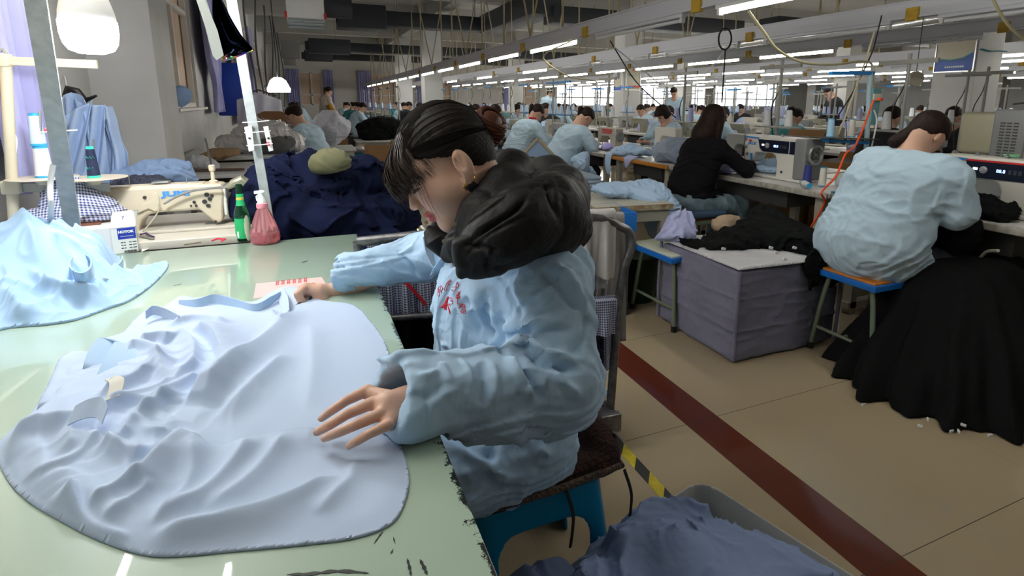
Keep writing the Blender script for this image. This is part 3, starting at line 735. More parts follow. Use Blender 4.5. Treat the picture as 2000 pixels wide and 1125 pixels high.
sh = heightcloth('shirt', outl, shirt_h, shirtm, step=.0032, base=TZ + .0005, edge=.04, lip=.0035, soft=True)
tag(sh, 'unfinished pale blue shirt spread out on the green table under the hooded woman\'s hands', 'shirt')
def rb(name, pts, w, m, parent, up=(0, 0, 1), thick=.0012): return ribbon(name, [ony(x, y, Y) if False else Vector(onz(x, y, z)) for x, y, z in pts], w, m, parent, up, thick)
# cuffs, collar band and placket that stand up from it
T2 = TZ
rb('cuff', [(150, 828, T2 + .030), (95, 826, T2 + .026), (45, 836, T2 + .018), (33, 850, T2 + .018), (52, 858, T2 + .018), (95, 850, T2 + .024), (148, 850, T2 + .030)], [.026] * 7, shirtd, sh, (0, .25, 1))
rb('cuff_band', [(140, 812, T2 + .062), (165, 800, T2 + .067), (192, 796, T2 + .066), (205, 812, T2 + .06)], [.034, .036, .036, .03], shirtm, sh, (.1, .85, .5))
rb('collar_band', [(242, 672, T2 + .03), (215, 668, T2 + .034), (197, 690, T2 + .032), (185, 716, T2 + .026), (172, 730, T2 + .016)], [.03, .045, .05, .045, .02], shirtd, sh, (-.85, .35, .45))
rb('collar_band', [(250, 672, T2 + .03), (240, 690, T2 + .032), (228, 712, T2 + .03), (216, 735, T2 + .022)], [.05, .05, .048, .045], shirtd, sh, (-.9, .0, .35))
rb('placket', [(350, 592, T2 + .010), (384, 592, T2 + .018), (420, 584, T2 + .022), (460, 592, T2 + .018), (498, 602, T2 + .016), (528, 588, T2 + .02), (548, 574, T2 + .02)], [.016, .022, .026, .022, .022, .024, .014], shirtd, sh, (0, .35, .9))
rb('placket', [(548, 572, T2 + .018), (556, 590, T2 + .02), (560, 612, T2 + .014)], [.03, .03, .02], shirtm, sh, (.6, .5, .5))
rb('collar_band', [(285, 615, T2 + .03), (300, 606, T2 + .034), (325, 612, T2 + .03), (350, 622, T2 + .028)], [.02, .024, .024, .016], shirtm, sh, (0, .2, 1))
# flat under-panels to the left
b = [tuple(onz(x, y, TZ))[:2] for x, y in ((112, 722), (140, 702), (205, 705), (215, 745), (190, 800), (120, 815), (70, 815), (92, 765))]
o = heightcloth('shirt_panel', b, lambda P: .024 + .006 * vn(np.concatenate([P, P[:, :1] * 0], 1), 18, 3), shirtm, sh, step=.005, base=TZ + .0006, edge=.012, lip=.006)
tagm = mat('cream_label_cloth', (.70, .69, .62), .8)
rb('size_label', [(216, 738, T2 + .062), (228, 744, T2 + .066), (226, 762, T2 + .060), (220, 778, T2 + .054)], [.018, .022, .022, .02], tagm, sh, (.9, .1, .2))

# ---- heap of shirts on the back left of the table
def heap_fn(peaks, fr=9, amp=.03, seed=1, floor=.008, sharp=1.0, warp=.05):
    def h(P):
        P3 = np.concatenate([P, np.zeros((len(P), 1), np.float32)], 1); base = np.full(len(P), floor, np.float32)
        for (x, y, rx, ry, H) in peaks: base = np.maximum(base, 0) + H * np.exp(-(np.abs((P[:, 0] - x) / rx) ** 2.4 + np.abs((P[:, 1] - y) / ry) ** 2.4))
        w = np.stack([P[:, 0] + warp * vn(P3, 6, seed + 1) + warp * .4 * vn(P3, 15, seed + 4), P[:, 1] + warp * vn(P3, 6, seed + 2) + warp * .4 * vn(P3, 15, seed + 6), P3[:, 2] + seed], -1)
        k = np.clip(base / .05, .25, 1)
        return base + amp * k * .85 * folds3(w, fr, seed)
    return h
HO = [(-90, 690), (0, 646), (90, 636), (150, 626), (212, 604), (255, 588), (300, 556), (326, 527), (327, 513), (300, 520), (262, 540), (228, 545), (236, 517), (233, 503), (214, 505), (222, 478), (190, 470), (100, 480), (0, 500), (-120, 520)]
ho = [tuple(p)[:2] for p in smooth_poly([onz(x, y, TZ) for x, y in HO], 5, True)]
HF = fold_field([([(0, 640), (60, 600), (110, 578), (160, 574), (225, 577), (300, 545), (322, 522)], .022, .022, .016), ([(62, 560), (110, 575), (185, 572), (192, 550)], .03, .02, .01), ([(10, 580), (40, 600), (30, 625)], .03, .02, .02),
                 ([(110, 632), (108, 600), (140, 590)], .014, .01, .008), ([(170, 622), (172, 605), (200, 595), (228, 610)], .014, .010, .008), ([(230, 600), (228, 570)], .018, .012, .006), ([(90, 560), (60, 520), (40, 500)], .03, .02, .015)], TZ + .04)
hb = heap_fn([(-1.0, 2.12, .30, .22, .125), (-.72, 2.16, .17, .16, .105), (-.85, 1.95, .28, .16, .05)], 9, .034, 11)
ob = heightcloth('shirt_heap', ho, lambda P: hb(P) + HF(P), mat('light_sky_cotton', (.36, .55, .78), .75, bump=.06, bscale=900, sheen=.2), step=.004, base=TZ + .0005, edge=.04, lip=.006, soft=True)
tag(ob, 'heap of crumpled light blue shirts on the left end of the green table', 'shirts')
skm = MATS['light_sky_cotton']
# the rolled cuff opening in the heap, and a loose collar
ribbon('cuff', [onz(x, y, TZ + .085) for x, y in ((146, 540), (138, 526), (146, 512), (166, 507), (180, 516), (178, 534), (164, 544), (148, 541))], .045, skm, ob, (.1, -.45, .8))
ribbon('sleeve_edge', [onz(x, y, TZ + .03) for x, y in ((214, 530), (228, 528), (238, 516), (240, 508))], .03, skm, ob, (0, .3, 1))
rb('size_label', [(190, 552, TZ + .03), (205, 548, TZ + .04), (213, 552, TZ + .03)], .02, tagm, ob, (.3, -.3, .9))

# pink printed paper slid under the glass edge
pk = empty('printed_sheet', label='pink printed measuring sheet lying on the glass beside the scissors', cat='paper')
q = [onz(495, 583, TZ + .0012), onz(500, 554, TZ + .0012), onz(628, 541, TZ + .0012), onz(640, 560, TZ + .0012)]
MB().add([p for p in q] + [p - Vector((0, 0, .0008)) for p in q], [(0, 1, 2, 3), (7, 6, 5, 4), (0, 4, 5, 1), (1, 5, 6, 2), (2, 6, 7, 3), (3, 7, 4, 0)]).build('paper', mat('pink_paper', (.78, .50, .48), .6), pk, smooth=False)
rm = mat('red_ink', (.50, .03, .03), .6)
mk = MB()
for k in range(6):
    c = onz(542 + 11 * k, 553.5 - 1.2 * k, TZ + .0016)
    for j in range(4):
        for i in range(2): mk.box(c + Vector((-.003 + i * .005, -.012 + j * .012, 0)), (.004, .007, .0004), rz=.3 * (j % 2))
mk.build('print_marks', rm, pk, smooth=False)['kind'] = 'stuff'
# ================================================================ hanging LED bulb over the table
bulbm = mat('lit_bulb', (1, 1, 1), .4, emit=140.0, ecol=(.93, .97, 1.0)); collarm = mat('bulb_collar', (.8, .8, .78), .35)
BC = ony(175, 66, 2.05)
bl = empty('led_bulb', BC, label='large white glowing LED bulb hanging over the left end of the table', cat='lamp')
MB().lathe([(.0, -.056), (.030, -.055), (.052, -.046), (.063, -.028), (.068, .0), (.068, .034), (.066, .036)], (0, 0, 0), 40).build('globe', bulbm, bl)
MB().lathe([(.066, .036), (.0665, .040), (.064, .060), (.055, .095), (.040, .125), (.022, .140), (.020, .17)], (0, 0, 0), 40).build('lamp_body', collarm, bl)
MB().cyl((0, 0, .16), (0, .0, CZ - .46 - BC.z), .004, n=8).build('flex', wirem, bl)
MB().lathe([(.021, .165), (.024, .17), (.024, .215), (.012, .225)], (0, 0, 0), 20).build('lamp_holder', collarm, bl)

# the pair of tubes over the cutting table: their reflections show at the bottom of the glass
for X, y0 in ((-.20, .75), (-.20, 2.0), (-.62, .75), (-.62, 2.0)):
    o = tube_lamp(X, y0, 2.15, True); tag(o, 'glowing tube lamp over the cutting table, seen as a streak in its glass', 'lamp', 'tubes over the cutting table')
for X in (-.20, -.62): tag(MB().box((X, 1.9, 2.25), (.05, 2.8, .07)).build('lighting_rail', railm, smooth=False), 'short grey lighting rail over the cutting table, ' + ('nearer the aisle' if X > -.4 else 'nearer the wall'), 'rail')
# ================================================================ left: posts, thread stand, sewing machine, small things
galv = mat('galvanised_steel', (.46, .48, .48), .5, .25, bump=.12, bscale=60, var=.25, vscale=30)
zip_ = mat('white_zip_tie', (.8, .8, .8), .4); pinkm = mat('pink_paint', (.8, .08, .12), .6)
def angle_post(p, q, w, label):
    p, q = Vector(p), Vector(q); t = (q - p).normalized(); side = Vector((1, -.35, 0)).normalized(); side = (side - t * side.dot(t)).normalized(); nn = t.cross(side).normalized(); th = .004; b = MB()
    root = None
    for (u, v) in ((side, nn), (nn, side)):
        vs = [];
        for c in (p, q):
            for a, e in ((0, 0), (w, 0), (w, th), (0, th)): vs.append(c + u * a - v * e if u is side else c + u * a * .6 + v * e)
        b.add(vs, [(0, 1, 2, 3), (7, 6, 5, 4), (0, 4, 5, 1), (1, 5, 6, 2), (2, 6, 7, 3), (3, 7, 4, 0)])
    o = b.build('metal_post', galv, smooth=False); tag(o, label, 'post'); return o, side, nn, t
p1, sd_, nn_, tt = angle_post(ony(130, 462, 2.42), ony(44, -20, 1.85), .050, 'leaning galvanised metal post left of the glowing bulb, crossing the thread stand')
for y_ in (255,):
    c = ony(115, 258, 2.2); MB().tube([c + Vector((-.045, -.01, 0)), c + Vector((.0, -.03, .003)), c + Vector((.05, -.012, .006))], .0022, 6).build('zip_tie', zip_, p1)
c = ony(95, 253, 2.2); MB().ball(c + Vector((0, -.015, 0)), (.008, .004, .006), 8, 5).build('paint_blob', pinkm, p1)
p2, sd2, nn2, tt2 = angle_post(onz(522, 455, .76), ony(440, -15, 2.35), .036, 'leaning galvanised metal post behind the pink spray bottle')
def box_on(pts, Y0, Y1, name, m, parent, d=.03):
    b = MB(); P = [ony(x, y, Y0) for x, y in pts]; n = len(P); Q = [p + Vector((0, d, 0)) for p in P]
    b.add(P + Q, [tuple(range(n)), tuple(range(2 * n - 1, n - 1, -1))] + [(i, n + i, n + (i + 1) % n, (i + 1) % n) for i in range(n)]); return b.build(name, m, parent, smooth=False, bevel=.001)
# white brackets tied to the second post
brk = mat('white_bracket', (.78, .78, .76), .5); dk = mat('slot_dark', (.03, .03, .03), .6)
for (x0, x1, xb0, xb1, lab) in ((477, 492, 486, 497, 'white slotted bracket tied to the left side of the second leaning post'), (514, 524, 525, 534, 'white slotted bracket tied to the right side of the second leaning post')):
    o = box_on([(x0, 248), (x1, 246), (xb1, 294), (xb0, 296)], 2.44, 0, 'metal_bracket', brk, None, .012); tag(o, lab, 'bracket')
    MB().ball(ony((x0 + xb1) / 2, 270, 2.437), (.004, .002, .004), 8, 5).build('slot', dk, o)
for y_ in (238, 258, 283):
    c = ony(497 + (y_ - 238) * .17, y_, 2.42); MB().tube([c + Vector((-.04, 0, -.002)), c + Vector((0, -.012, 0)), c + Vector((.05, 0, .004))], .0022, 6).build('zip_tie', zip_, p2)
MB().ball(ony(524, 281, 2.43), (.006, .004, .009), 8, 6).build('paint_blob', pinkm, p2)

# thread stand: cream pole, arm, two dish plates
cream = mat('cream_enamel', (.60, .54, .40), .4, bump=.03, bscale=40); creamd = mat('cream_plate', (.62, .55, .43), .35)
YS = 2.62
ts = empty('thread_stand', (ony(20, 430, YS).x, YS, .76), label='cream metal thread stand with round plates at the far left', cat='thread stand'); off = Vector(ts.location)
def TS(x, y, Y=YS): return Vector(ony(x, y, Y)) - off
MB().tube([Vector((0, 0, 0)), TS(10, 105)], .017, 14).build('pole', cream, ts)
MB().beam(TS(2, 118), TS(190, 126), .018, .030).build('thread_arm', cream, ts, bevel=.002)
MB().box(TS(3, 118), (.05, .05, .045), bev=.006).build('clamp', cream, ts); MB().box(TS(25, 365), (.055, .05, .05), bev=.006).build('clamp', cream, ts)
MB().beam(TS(22, 366), TS(215, 366), .012, .034).build('plate_bar', mat('bar_grey', (.33, .33, .30), .4, .4), ts, bevel=.001)
MB().tube([TS(0, 100), TS(6, 96), TS(12, 104), TS(16, 125), TS(14, 200)], .006, 8).build('guide_cable', mat('cable_grey2', (.3, .3, .29), .5), ts)
for cx_, nm in ((84, 'spool_plate'), (184, 'spool_plate')):
    c = TS(cx_, 349); MB().lathe([(.0, -.006), (.020, -.022), (.024, -.006), (.105, .002), (.105, .004), (.0, .004)], c, 36).build(nm, creamd, ts)
MB().cyl(TS(184, 349), TS(182, 272), .0035, n=8).build('spool_pin', steel, ts)
MB().cyl(TS(84, 349), TS(78, 215), .0035, n=8).build('spool_pin', steel, ts)
rgm = mat('white_rag', (.75, .75, .74), .9)
ribbon('tied_rag', [TS(14, 262), TS(22, 258), TS(30, 275), TS(28, 300)], .014, rgm, ts, (.8, 0, .3))
def cone(x, ybot, ytop, Y, r0, r1, m, capc, label, bands=None):
    p = ony(x, ybot, Y); q = ony(x, ytop, Y); H_ = q.z - p.z
    e = empty('thread_cone', p, label=label, cat='thread cone')
    pr = [(r0 * .9, 0), (r0, .004)]; n = 26
    for i in range(n + 1): t = i / n; pr.append((r0 + (r1 - r0) * t + .0006 * (i % 2), .008 + (H_ - .016) * t))
    MB().lathe(pr, (0, 0, 0), 28).build('thread', m, e)
    MB().lathe([(r0 * .8, -.002), (r0 * 1.04, -.001), (r0 * 1.02, .007), (r0 * .8, .008)], (0, 0, 0), 28).build('cone_base', capc, e)
    MB().lathe([(r1 * .7, H_ - .010), (r1 * 1.02, H_ - .010), (r1 * .98, H_), (r1 * .6, H_ + .001)], (0, 0, 0), 28).build('cone_top', capc, e)
    if bands:
        b = MB()
        for z_, a0 in bands: b.add([(r0 * .9 * math.cos(a) , r0 * .9 * math.sin(a), H_ * z_ + .012 * (k % 2)) for k, a in enumerate(np.linspace(a0, a0 + 1.6, 7))] + [(r0 * 1.0 * math.cos(a), r0 * 1.0 * math.sin(a), H_ * z_ + .006 * (k % 2) + .003) for k, a in enumerate(np.linspace(a0, a0 + 1.6, 7))], [(k, k + 1, k + 8, k + 7) for k in range(6)])
        b.build('loose_thread', capc, e)
    return e
wht = mat('white_thread', (.78, .80, .82), .8); lb = mat('pale_blue_thread', (.55, .68, .84), .8); nv = mat('navy_thread', (.012, .02, .06), .7); tq = mat('turquoise_plastic', (.05, .60, .45), .4); cyb = mat('cyan_plastic', (.03, .35, .65), .4); olv = mat('olive_thread', (.12, .10, .06), .8)
cone(184, 346, 286, YS, .020, .013, nv, tq, 'navy thread cone with turquoise ends on the right plate of the thread stand', [(.25, 3.6), (.6, 3.9)])
cone(88, 346, 284, YS + .01, .027, .021, wht, cyb, 'white thread cone standing on the left plate of the thread stand')
cone(76, 284, 221, YS + .01, .023, .016, lb, cyb, 'pale blue thread cone stacked on top of the white one')
# shelf with two more cones on the far left
shf = empty('wall_shelf', label='small grey shelf under the left window carrying olive and yellow cones', cat='shelf')
MB().beam(ony(-40, 273, 3.0), ony(82, 262, 3.05), .10, .012).build('shelf_board', mat('shelf_grey', (.5, .5, .5), .5), shf)
MB().beam(ony(-40, 290, 3.05), ony(60, 300, 3.05), .02, .03).build('shelf_rail', mat('shelf_grey', (.5, .5, .5), .5), shf)
cone(39, 266, 217, 3.0, .036, .026, olv, cyb, 'olive green thread cone on the small shelf at the far left')
cone(1, 273, 216, 3.0, .030, .022, mat('yellow_thread', (.75, .65, .05), .7), nv, 'yellow and navy thread cone cut by the left edge of the picture')
# white cord hanging before the post
tag(MB().tube(smooth_poly([ony(104, 322, 2.15), ony(98, 360, 2.15), ony(100, 410, 2.14), onz(102, 470, .80)], 6), .0075, 10).build('hanging_rope', zip_), 'thick white cord hanging down in front of the leaning post', 'cord')

# sewing table behind the cutting table + lockstitch machine with blue maker's letters
st = empty('sewing_table', label='cream topped sewing table behind the green cutting table', cat='table')
topm = mat('cream_laminate', (.60, .56, .48), .35, var=.06, vscale=10)
MB().box((-.60, 2.78, .76), (.84, .58, .035), bev=.004).build('table_top', topm, st)
for x, y in ((-.9, 2.95), (-.25, 2.95)): MB().box((x, y, .37), (.05, .05, .74)).build('leg', mat('leg_grey', (.12, .13, .14), .5), st, smooth=False)
MB().box((-.60, 2.6, .7), (.76, .1, .08)).build('apron', mat('apron_grey', (.3, .3, .3), .5), st, smooth=False)
jm = mat('machine_cream', (.66, .58, .44), .32, bump=.02, bscale=30); YJ = 2.72; TB = .779
jk = empty('sewing_machine', (-.37, YJ, TB), label='cream lockstitch sewing machine with blue maker letters on the table at left', cat='sewing machine'); jo = Vector(jk.location)
def J(x, y, Y=YJ): p = ony(x, y, Y); return (p.x - jo.x, p.z - jo.z)
bed = MB().box((-.13, 0, .004), (.50, .18, .012), bev=.003).build('bed', topm, jk)
arm = [J(150, 372), J(200, 368), J(290, 362), J(400, 357), J(436, 357), J(440, 372), J(439, 424), J(434, 430), J(424, 430), J(393, 404), J(320, 410), J(296, 415), J(285, 425), J(278, 440), J(282, 480), J(150, 480)]
jarm = MB().prism(arm, .115, (0, 0, 0)).build('machine_arm', jm, jk, bevel=.014)
MB().prism([J(180, 366), J(300, 360), J(400, 355), J(398, 361), J(300, 367), J(180, 372)], .07, (0, 0, 0)).build('arm_top', jm, jk, bevel=.004)
MB().box((J(438, 390)[0] + .008, 0, J(438, 390)[1]), (.014, .10, .12), bev=.005).build('face_plate', mat('plate_white', (.78, .78, .74), .25), jk)
def dotv(x, y, r, m=dk, Yo=-.0600, nm='screw'): p = J(x, y); return MB().lathe([(r * .6, 0), (r, .0005), (r, .003), (r * .5, .0035)], (p[0], Yo, p[1]), 14, (0, -1, 0)).build(nm, m, jarm)
for x, y, r in ((221, 386, .006), (290, 381, .0065), (384, 390, .006), (378, 397, .004), (388, 397, .005), (408, 376, .009), (404, 389, .009), (414, 384, .008), (411, 397, .008), (418, 378, .006), (425, 427, .005)): dotv(x, y, r)
ar2 = [J(304, 374), J(312, 370), J(318, 382), J(320, 404), J(310, 408), J(297, 402), J(276, 412), J(284, 396), J(302, 388)]
MB().prism(ar2, .012, (0, -.062, 0)).build('panel_ridge', jm, jk, bevel=.003)
p = J(432, 430); q_ = J(432, 452); MB().cyl((p[0], 0, p[1] + .01), (q_[0], 0, .03), .0075, n=12).build('needle_bar', steel, jk)
MB().cyl((q_[0], 0, .03), (q_[0], 0, .002), .0016, n=6).build('needle', steel, jk); b = MB(); b.box((q_[0] - .012, 0, .012), (.006, .012, .03)); b.build('presser_foot', steel, jk)
MB().box((q_[0] - .015, 0, .011), (.075, .05, .003)).build('needle_plate', steel, jk)
p = J(417, 357); MB().lathe([(.018, 0), (.018, .01), (.008, .016), (.007, .05), (.012, .055), (.013, .075), (.006, .08)], (p[0], 0, p[1] - .002), 16).build('tension_post', jm, jk)
MB().cyl((p[0], 0, p[1] + .07), (p[0] - .012, 0, p[1] + .19), .004, n=8).build('thread_rod', dk, jk)
for x in (253, 365): p = J(x, 362); MB().cyl((p[0], 0, p[1]), (p[0] + .002, 0, p[1] + .045), .002, n=6).build('thread_guide', steel, jk)
MB().box((J(315, 357)[0], 0, J(315, 357)[1] + .004), (.06, .05, .006), bev=.002).build('oil_cap', steel, jk)
# lamp neck bolted to the machine
pts = [Vector(ony(x, y, YJ - .09)) - jo for x, y in ((320, 398), (345, 384), (375, 373), (410, 368), (446, 365))]
MB().tube(smooth_poly(pts, 8), .005, 10).build('lamp_neck', mat('flex_steel', (.35, .36, .36), .35, .7, bump=.6, bscale=400), jk)
MB().tube([Vector(ony(444, 366, YJ - .09)) - jo, Vector(ony(456, 358, YJ - .09)) - jo, Vector(ony(472, 352, YJ - .09)) - jo, Vector(ony(480, 357, YJ - .09)) - jo], [.010, .018, .024, .020], 14).build('lamp_head', mat('old_silver', (.34, .33, .24), .4, .6), jk)
MB().tube(smooth_poly([Vector(ony(x, y, YJ - .085)) - jo for x, y in ((311, 398), (308, 415), (290, 440), (270, 462))], 6), .0028, 8).build('machine_cord', mat('cord_cream', (.55, .52, .36), .5), jk)
def text(s, loc, size, m, parent=None, rot=(PI / 2, 0, 0), name='lettering', ext=.0006, bold=0.0, shear=0.0, sx=1.0):
    cu = bpy.data.curves.new(name, 'FONT'); cu.body = s; cu.size = size; cu.extrude = ext; cu.offset = bold; cu.shear = shear; cu.align_x = 'CENTER'; cu.align_y = 'CENTER'; cu.resolution_u = 3
    tmp = bpy.data.objects.new(name, cu); COL.objects.link(tmp); bpy.context.view_layer.update()
    me = bpy.data.meshes.new_from_object(tmp.evaluated_get(bpy.context.evaluated_depsgraph_get())); COL.objects.unlink(tmp); bpy.data.objects.remove(tmp)
    me.name = name; me.materials.clear(); me.materials.append(m); o = bpy.data.objects.new(name, me); link(o, parent); o.location = loc; o.rotation_euler = rot; o.scale = (sx, 1, 1)
    if parent is not None: addkid(parent, o)
    return o
p = J(347, 378); text('JUKI', (p[0] + .006, -.0605, p[1] + .008), .027, mat('blue_letters', (.06, .30, .75), .4), jarm, bold=.0014, sx=1.9)
# small table things
tag(MB().beam(onz(360, 478, TB + .001), onz(393, 473, TB + .001), .006, .003).build('tweezers', mat('brass_dark', (.22, .17, .10), .4, .6)), 'small brass tweezers lying at the edge of the sewing table', 'tweezers')
tag(MB().tube([onz(414, 470, TB + .002), onz(425, 466, TB + .003), onz(440, 467, TB + .002), onz(432, 471, TB + .002)], .0035, 6).build('red_thread', mat('red_cotton', (.7, .04, .08), .7)), 'red thread scrap beside the needle of the cream machine', 'thread')
sc_ = empty('scissors', label='dark handled scissors on the sewing table behind the white box', cat='scissors')
MB().beam(onz(300, 466, TB + .004), onz(275, 461, TB + .004), .012, .004).build('blade', steel, sc_); MB().tube([onz(275, 458, TB + .006), onz(285, 455, TB + .006), onz(292, 460, TB + .006), onz(300, 463, TB + .006)], .004, 8).build('handle', mat('purple_plastic', (.05, .02, .09), .4), sc_)
tag(MB().add([onz(276, 492, TZ + .001), onz(280, 478, TZ + .001), onz(302, 474, TZ + .001), onz(290, 486, TZ + .001), onz(276, 492, TZ + .0004), onz(280, 478, TZ + .0004), onz(302, 474, TZ + .0004), onz(290, 486, TZ + .0004)], [(0, 1, 2, 3), (7, 6, 5, 4), (0, 4, 5, 1), (1, 5, 6, 2), (2, 6, 7, 3), (3, 7, 4, 0)]).build('paper_slip', brk, smooth=False), 'torn white paper slip beside the white carton', 'paper')

# white carton with a blue label, lid open
cardw = mat('white_card', (.66, .66, .64), .6); cardg = mat('card_shade', (.62, .62, .60), .7); YB = 2.36
c0 = onz(222, 497, TZ); c1 = onz(271, 491, TZ)
bx = empty('carton', (c0.x, c0.y, TZ), label='white cardboard carton with a blue label, standing before the cream machine', cat='box'); bo = Vector(bx.location)
ux = (c1 - c0); Wd = ux.length; ux.normalize(); uy = Vector((-ux.y, ux.x, 0)); Hb = ony(215, 447, c0.y).z - TZ
def BX(a, b_, c): return ux * a + uy * b_ + Vector((0, 0, c))
D_ = .15
def slab(pts, name, m, par=bx, t=.002):
    P = [Vector(p) for p in pts]; n = (P[1] - P[0]).cross(P[2] - P[0]).normalized() * t; k = len(P)
    return MB().add(P + [p + n for p in P], [tuple(range(k)), tuple(range(2 * k - 1, k - 1, -1))] + [(i, k + i, k + (i + 1) % k, (i + 1) % k) for i in range(k)]).build(name, m, par, smooth=False)
b = MB(); b.prism([(0, 0), (Wd, 0), (Wd, Hb), (0, Hb)], D_, ux * 0 + uy * D_ / 2, ux, (0, 0, 1)); b.build('carton_body', cardw, bx, smooth=False, bevel=.001)
b = MB(); b.prism([(-.12, 0), (0, 0), (0, Hb), (-.12, Hb)], D_ * .8, uy * (D_ / 2 + .01), ux, (0, 0, 1)); b.build('carton_side', cardw, bx, smooth=False, bevel=.001)
slab([BX(0, 0, Hb), BX(Wd, 0, Hb), BX(Wd - .004, .04, Hb + .055), BX(.012, .04, Hb + .052)], 'lid_flap', cardg)
slab([BX(Wd + .001, 0, Hb), BX(Wd + .001, .08, Hb), BX(Wd + .012, .075, Hb + .05), BX(Wd - .002, .04, Hb + .055)], 'side_flap', cardw)
rz_ = math.atan2(ux.y, ux.x)
cl_ = slab([BX(Wd * .26, -.0006, Hb * .55), BX(Wd * .98, -.0006, Hb * .55), BX(Wd * .98, -.0006, Hb * .98), BX(Wd * .26, -.0006, Hb * .98)], 'blue_label', mat('label_blue', (.01, .03, .30), .4), t=-.0006)
text('HOTOK', BX(Wd * .60, -.0016, Hb * .83), .0125, brk, cl_, (PI / 2, 0, rz_), bold=.0006); text('Industrial Material', BX(Wd * .62, -.0016, Hb * .66), .0052, brk, cl_, (PI / 2, 0, rz_))
for r_, z_ in enumerate((.40, .29, .18)):
    for x_, w_ in ((.34, .10), (.46, .08), (.66, .12), (.81, .15)):
        slab([BX(Wd * x_, -.0006, Hb * z_), BX(Wd * (x_ + w_), -.0006, Hb * z_), BX(Wd * (x_ + w_), -.0006, Hb * (z_ + .035)), BX(Wd * x_, -.0006, Hb * (z_ + .035))], 'small_print', dk, t=-.0004)
b = MB()
for k in range(26): b.add([BX(Wd * (.42 + .02 * k), -.0008, Hb * .02), BX(Wd * (.42 + .02 * k) + .0006 + .0008 * (k * 7 % 3), -.0008, Hb * .02), BX(Wd * (.42 + .02 * k) + .0006 + .0008 * (k * 7 % 3), -.0008, Hb * .10), BX(Wd * (.42 + .02 * k), -.0008, Hb * .10)], [(0, 1, 2, 3)])
bc_ = b.build('barcode', dk, bx, smooth=False); bc_['kind'] = 'stuff'
text('7', BX(Wd * .55, .020, Hb + .032), .018, mat('pen_blue', (.02, .04, .3), .5), bx, (PI / 2 - .6, 0, rz_))
# brown folder and gingham bundle on top of the machine table
fold = mat('brown_leather', (.20, .075, .045), .5)
fo = empty('folder', label='brown leather folder with cream pages under the gingham bundle', cat='folder')
ZF = .845
fp = [onz(72, 452, ZF), onz(150, 438, ZF), onz(218, 415, ZF), onz(222, 420, ZF), onz(196, 436, ZF), onz(150, 448, ZF)]
def plate(pts, t, name, m, par): k = len(pts); return MB().add([Vector(p) for p in pts] + [Vector(p) + Vector((0, 0, t)) for p in pts], [tuple(range(k - 1, -1, -1)), tuple(range(k, 2 * k))] + [(i, (i + 1) % k, k + (i + 1) % k, k + i) for i in range(k)]).build(name, m, par, smooth=False)
fo_pts = [onz(68, 450, ZF), onz(195, 440, ZF), onz(220, 420, ZF), onz(205, 405, ZF), onz(100, 425, ZF)]
plate(fo_pts, .008, 'folder_cover', fold, fo); plate([p * 1 for p in [onz(72, 451, ZF - .012), onz(194, 442, ZF - .012), onz(217, 423, ZF - .012), onz(203, 408, ZF - .012), onz(103, 427, ZF - .012)]], .012, 'pages', mat('cream_pages', (.72, .66, .52), .8), fo)
MB().box((fo_pts[0].x * .5 + fo_pts[2].x * .5 , 2.78, .80), (.25, .2, .055)).build('folder_base', cardw, fo, smooth=False)
ging = checker_mat('blue_gingham', (.72, .73, .78), (.03, .05, .22), .0105)
def bundle(name, c, r, fr, amp, m, seed, res=.006, label=None, cat=None, parent=None, extra=None, warp=.04, squash=None, flat=None):
    """a crumpled soft heap: union of ellipsoids with folded cloth relief"""
    lst = c if isinstance(c, list) else ([(c, r)] if r is not None else [c])
    def f(P):
        w = P + warp * np.stack([vn(P, 7, seed), vn(P, 7, seed + 1), vn(P, 7, seed + 2)], -1)
        d = None
        for cc_, rr_ in lst: e = ell(w, cc_, rr_); d = e if d is None else smin(d, e, .035)
        d = d - amp * folds3(w, fr, seed + 3)
        if flat is not None: d = smax(d, flat - P[:, 2], .004)
        return d
    lo = np.min([np.array(a) - np.array(b_) for a, b_ in lst], 0) - amp * 2 - warp; hi = np.max([np.array(a) + np.array(b_) for a, b_ in lst], 0) + amp * 2 + warp
    if flat is not None: lo[2] = flat - res * 3
    V, F = surf(f, *[np.arange(lo[i], hi[i], res).astype(np.float32) for i in range(3)]); V = relax(V.astype(np.float64), F, 1, .45)
    w = V + .03 * np.stack([vn(V, 7, seed), vn(V, 7, seed + 1), vn(V, 7, seed + 2)], -1)
    o = npmesh(name, V, F, m, parent, ckuv=np.stack([w[:, 0] + .3 * w[:, 1], w[:, 2] * 1.0 + .35 * w[:, 1]], -1))
    if label: tag(o, label, cat)
    return o
g1, g2, g3 = ony(120, 425, 2.62), ony(170, 410, 2.62), ony(125, 380, 2.62)
bundle('gingham_bundle', [(g1, (.12, .08, .05)), (g2, (.11, .08, .075)), (g3, (.07, .06, .06))], None, 11, .014, ging, 61, .005, 'blue and white gingham cloth bundle on the folder behind the leaning post', 'cloth', warp=.03, flat=ZF + .009)
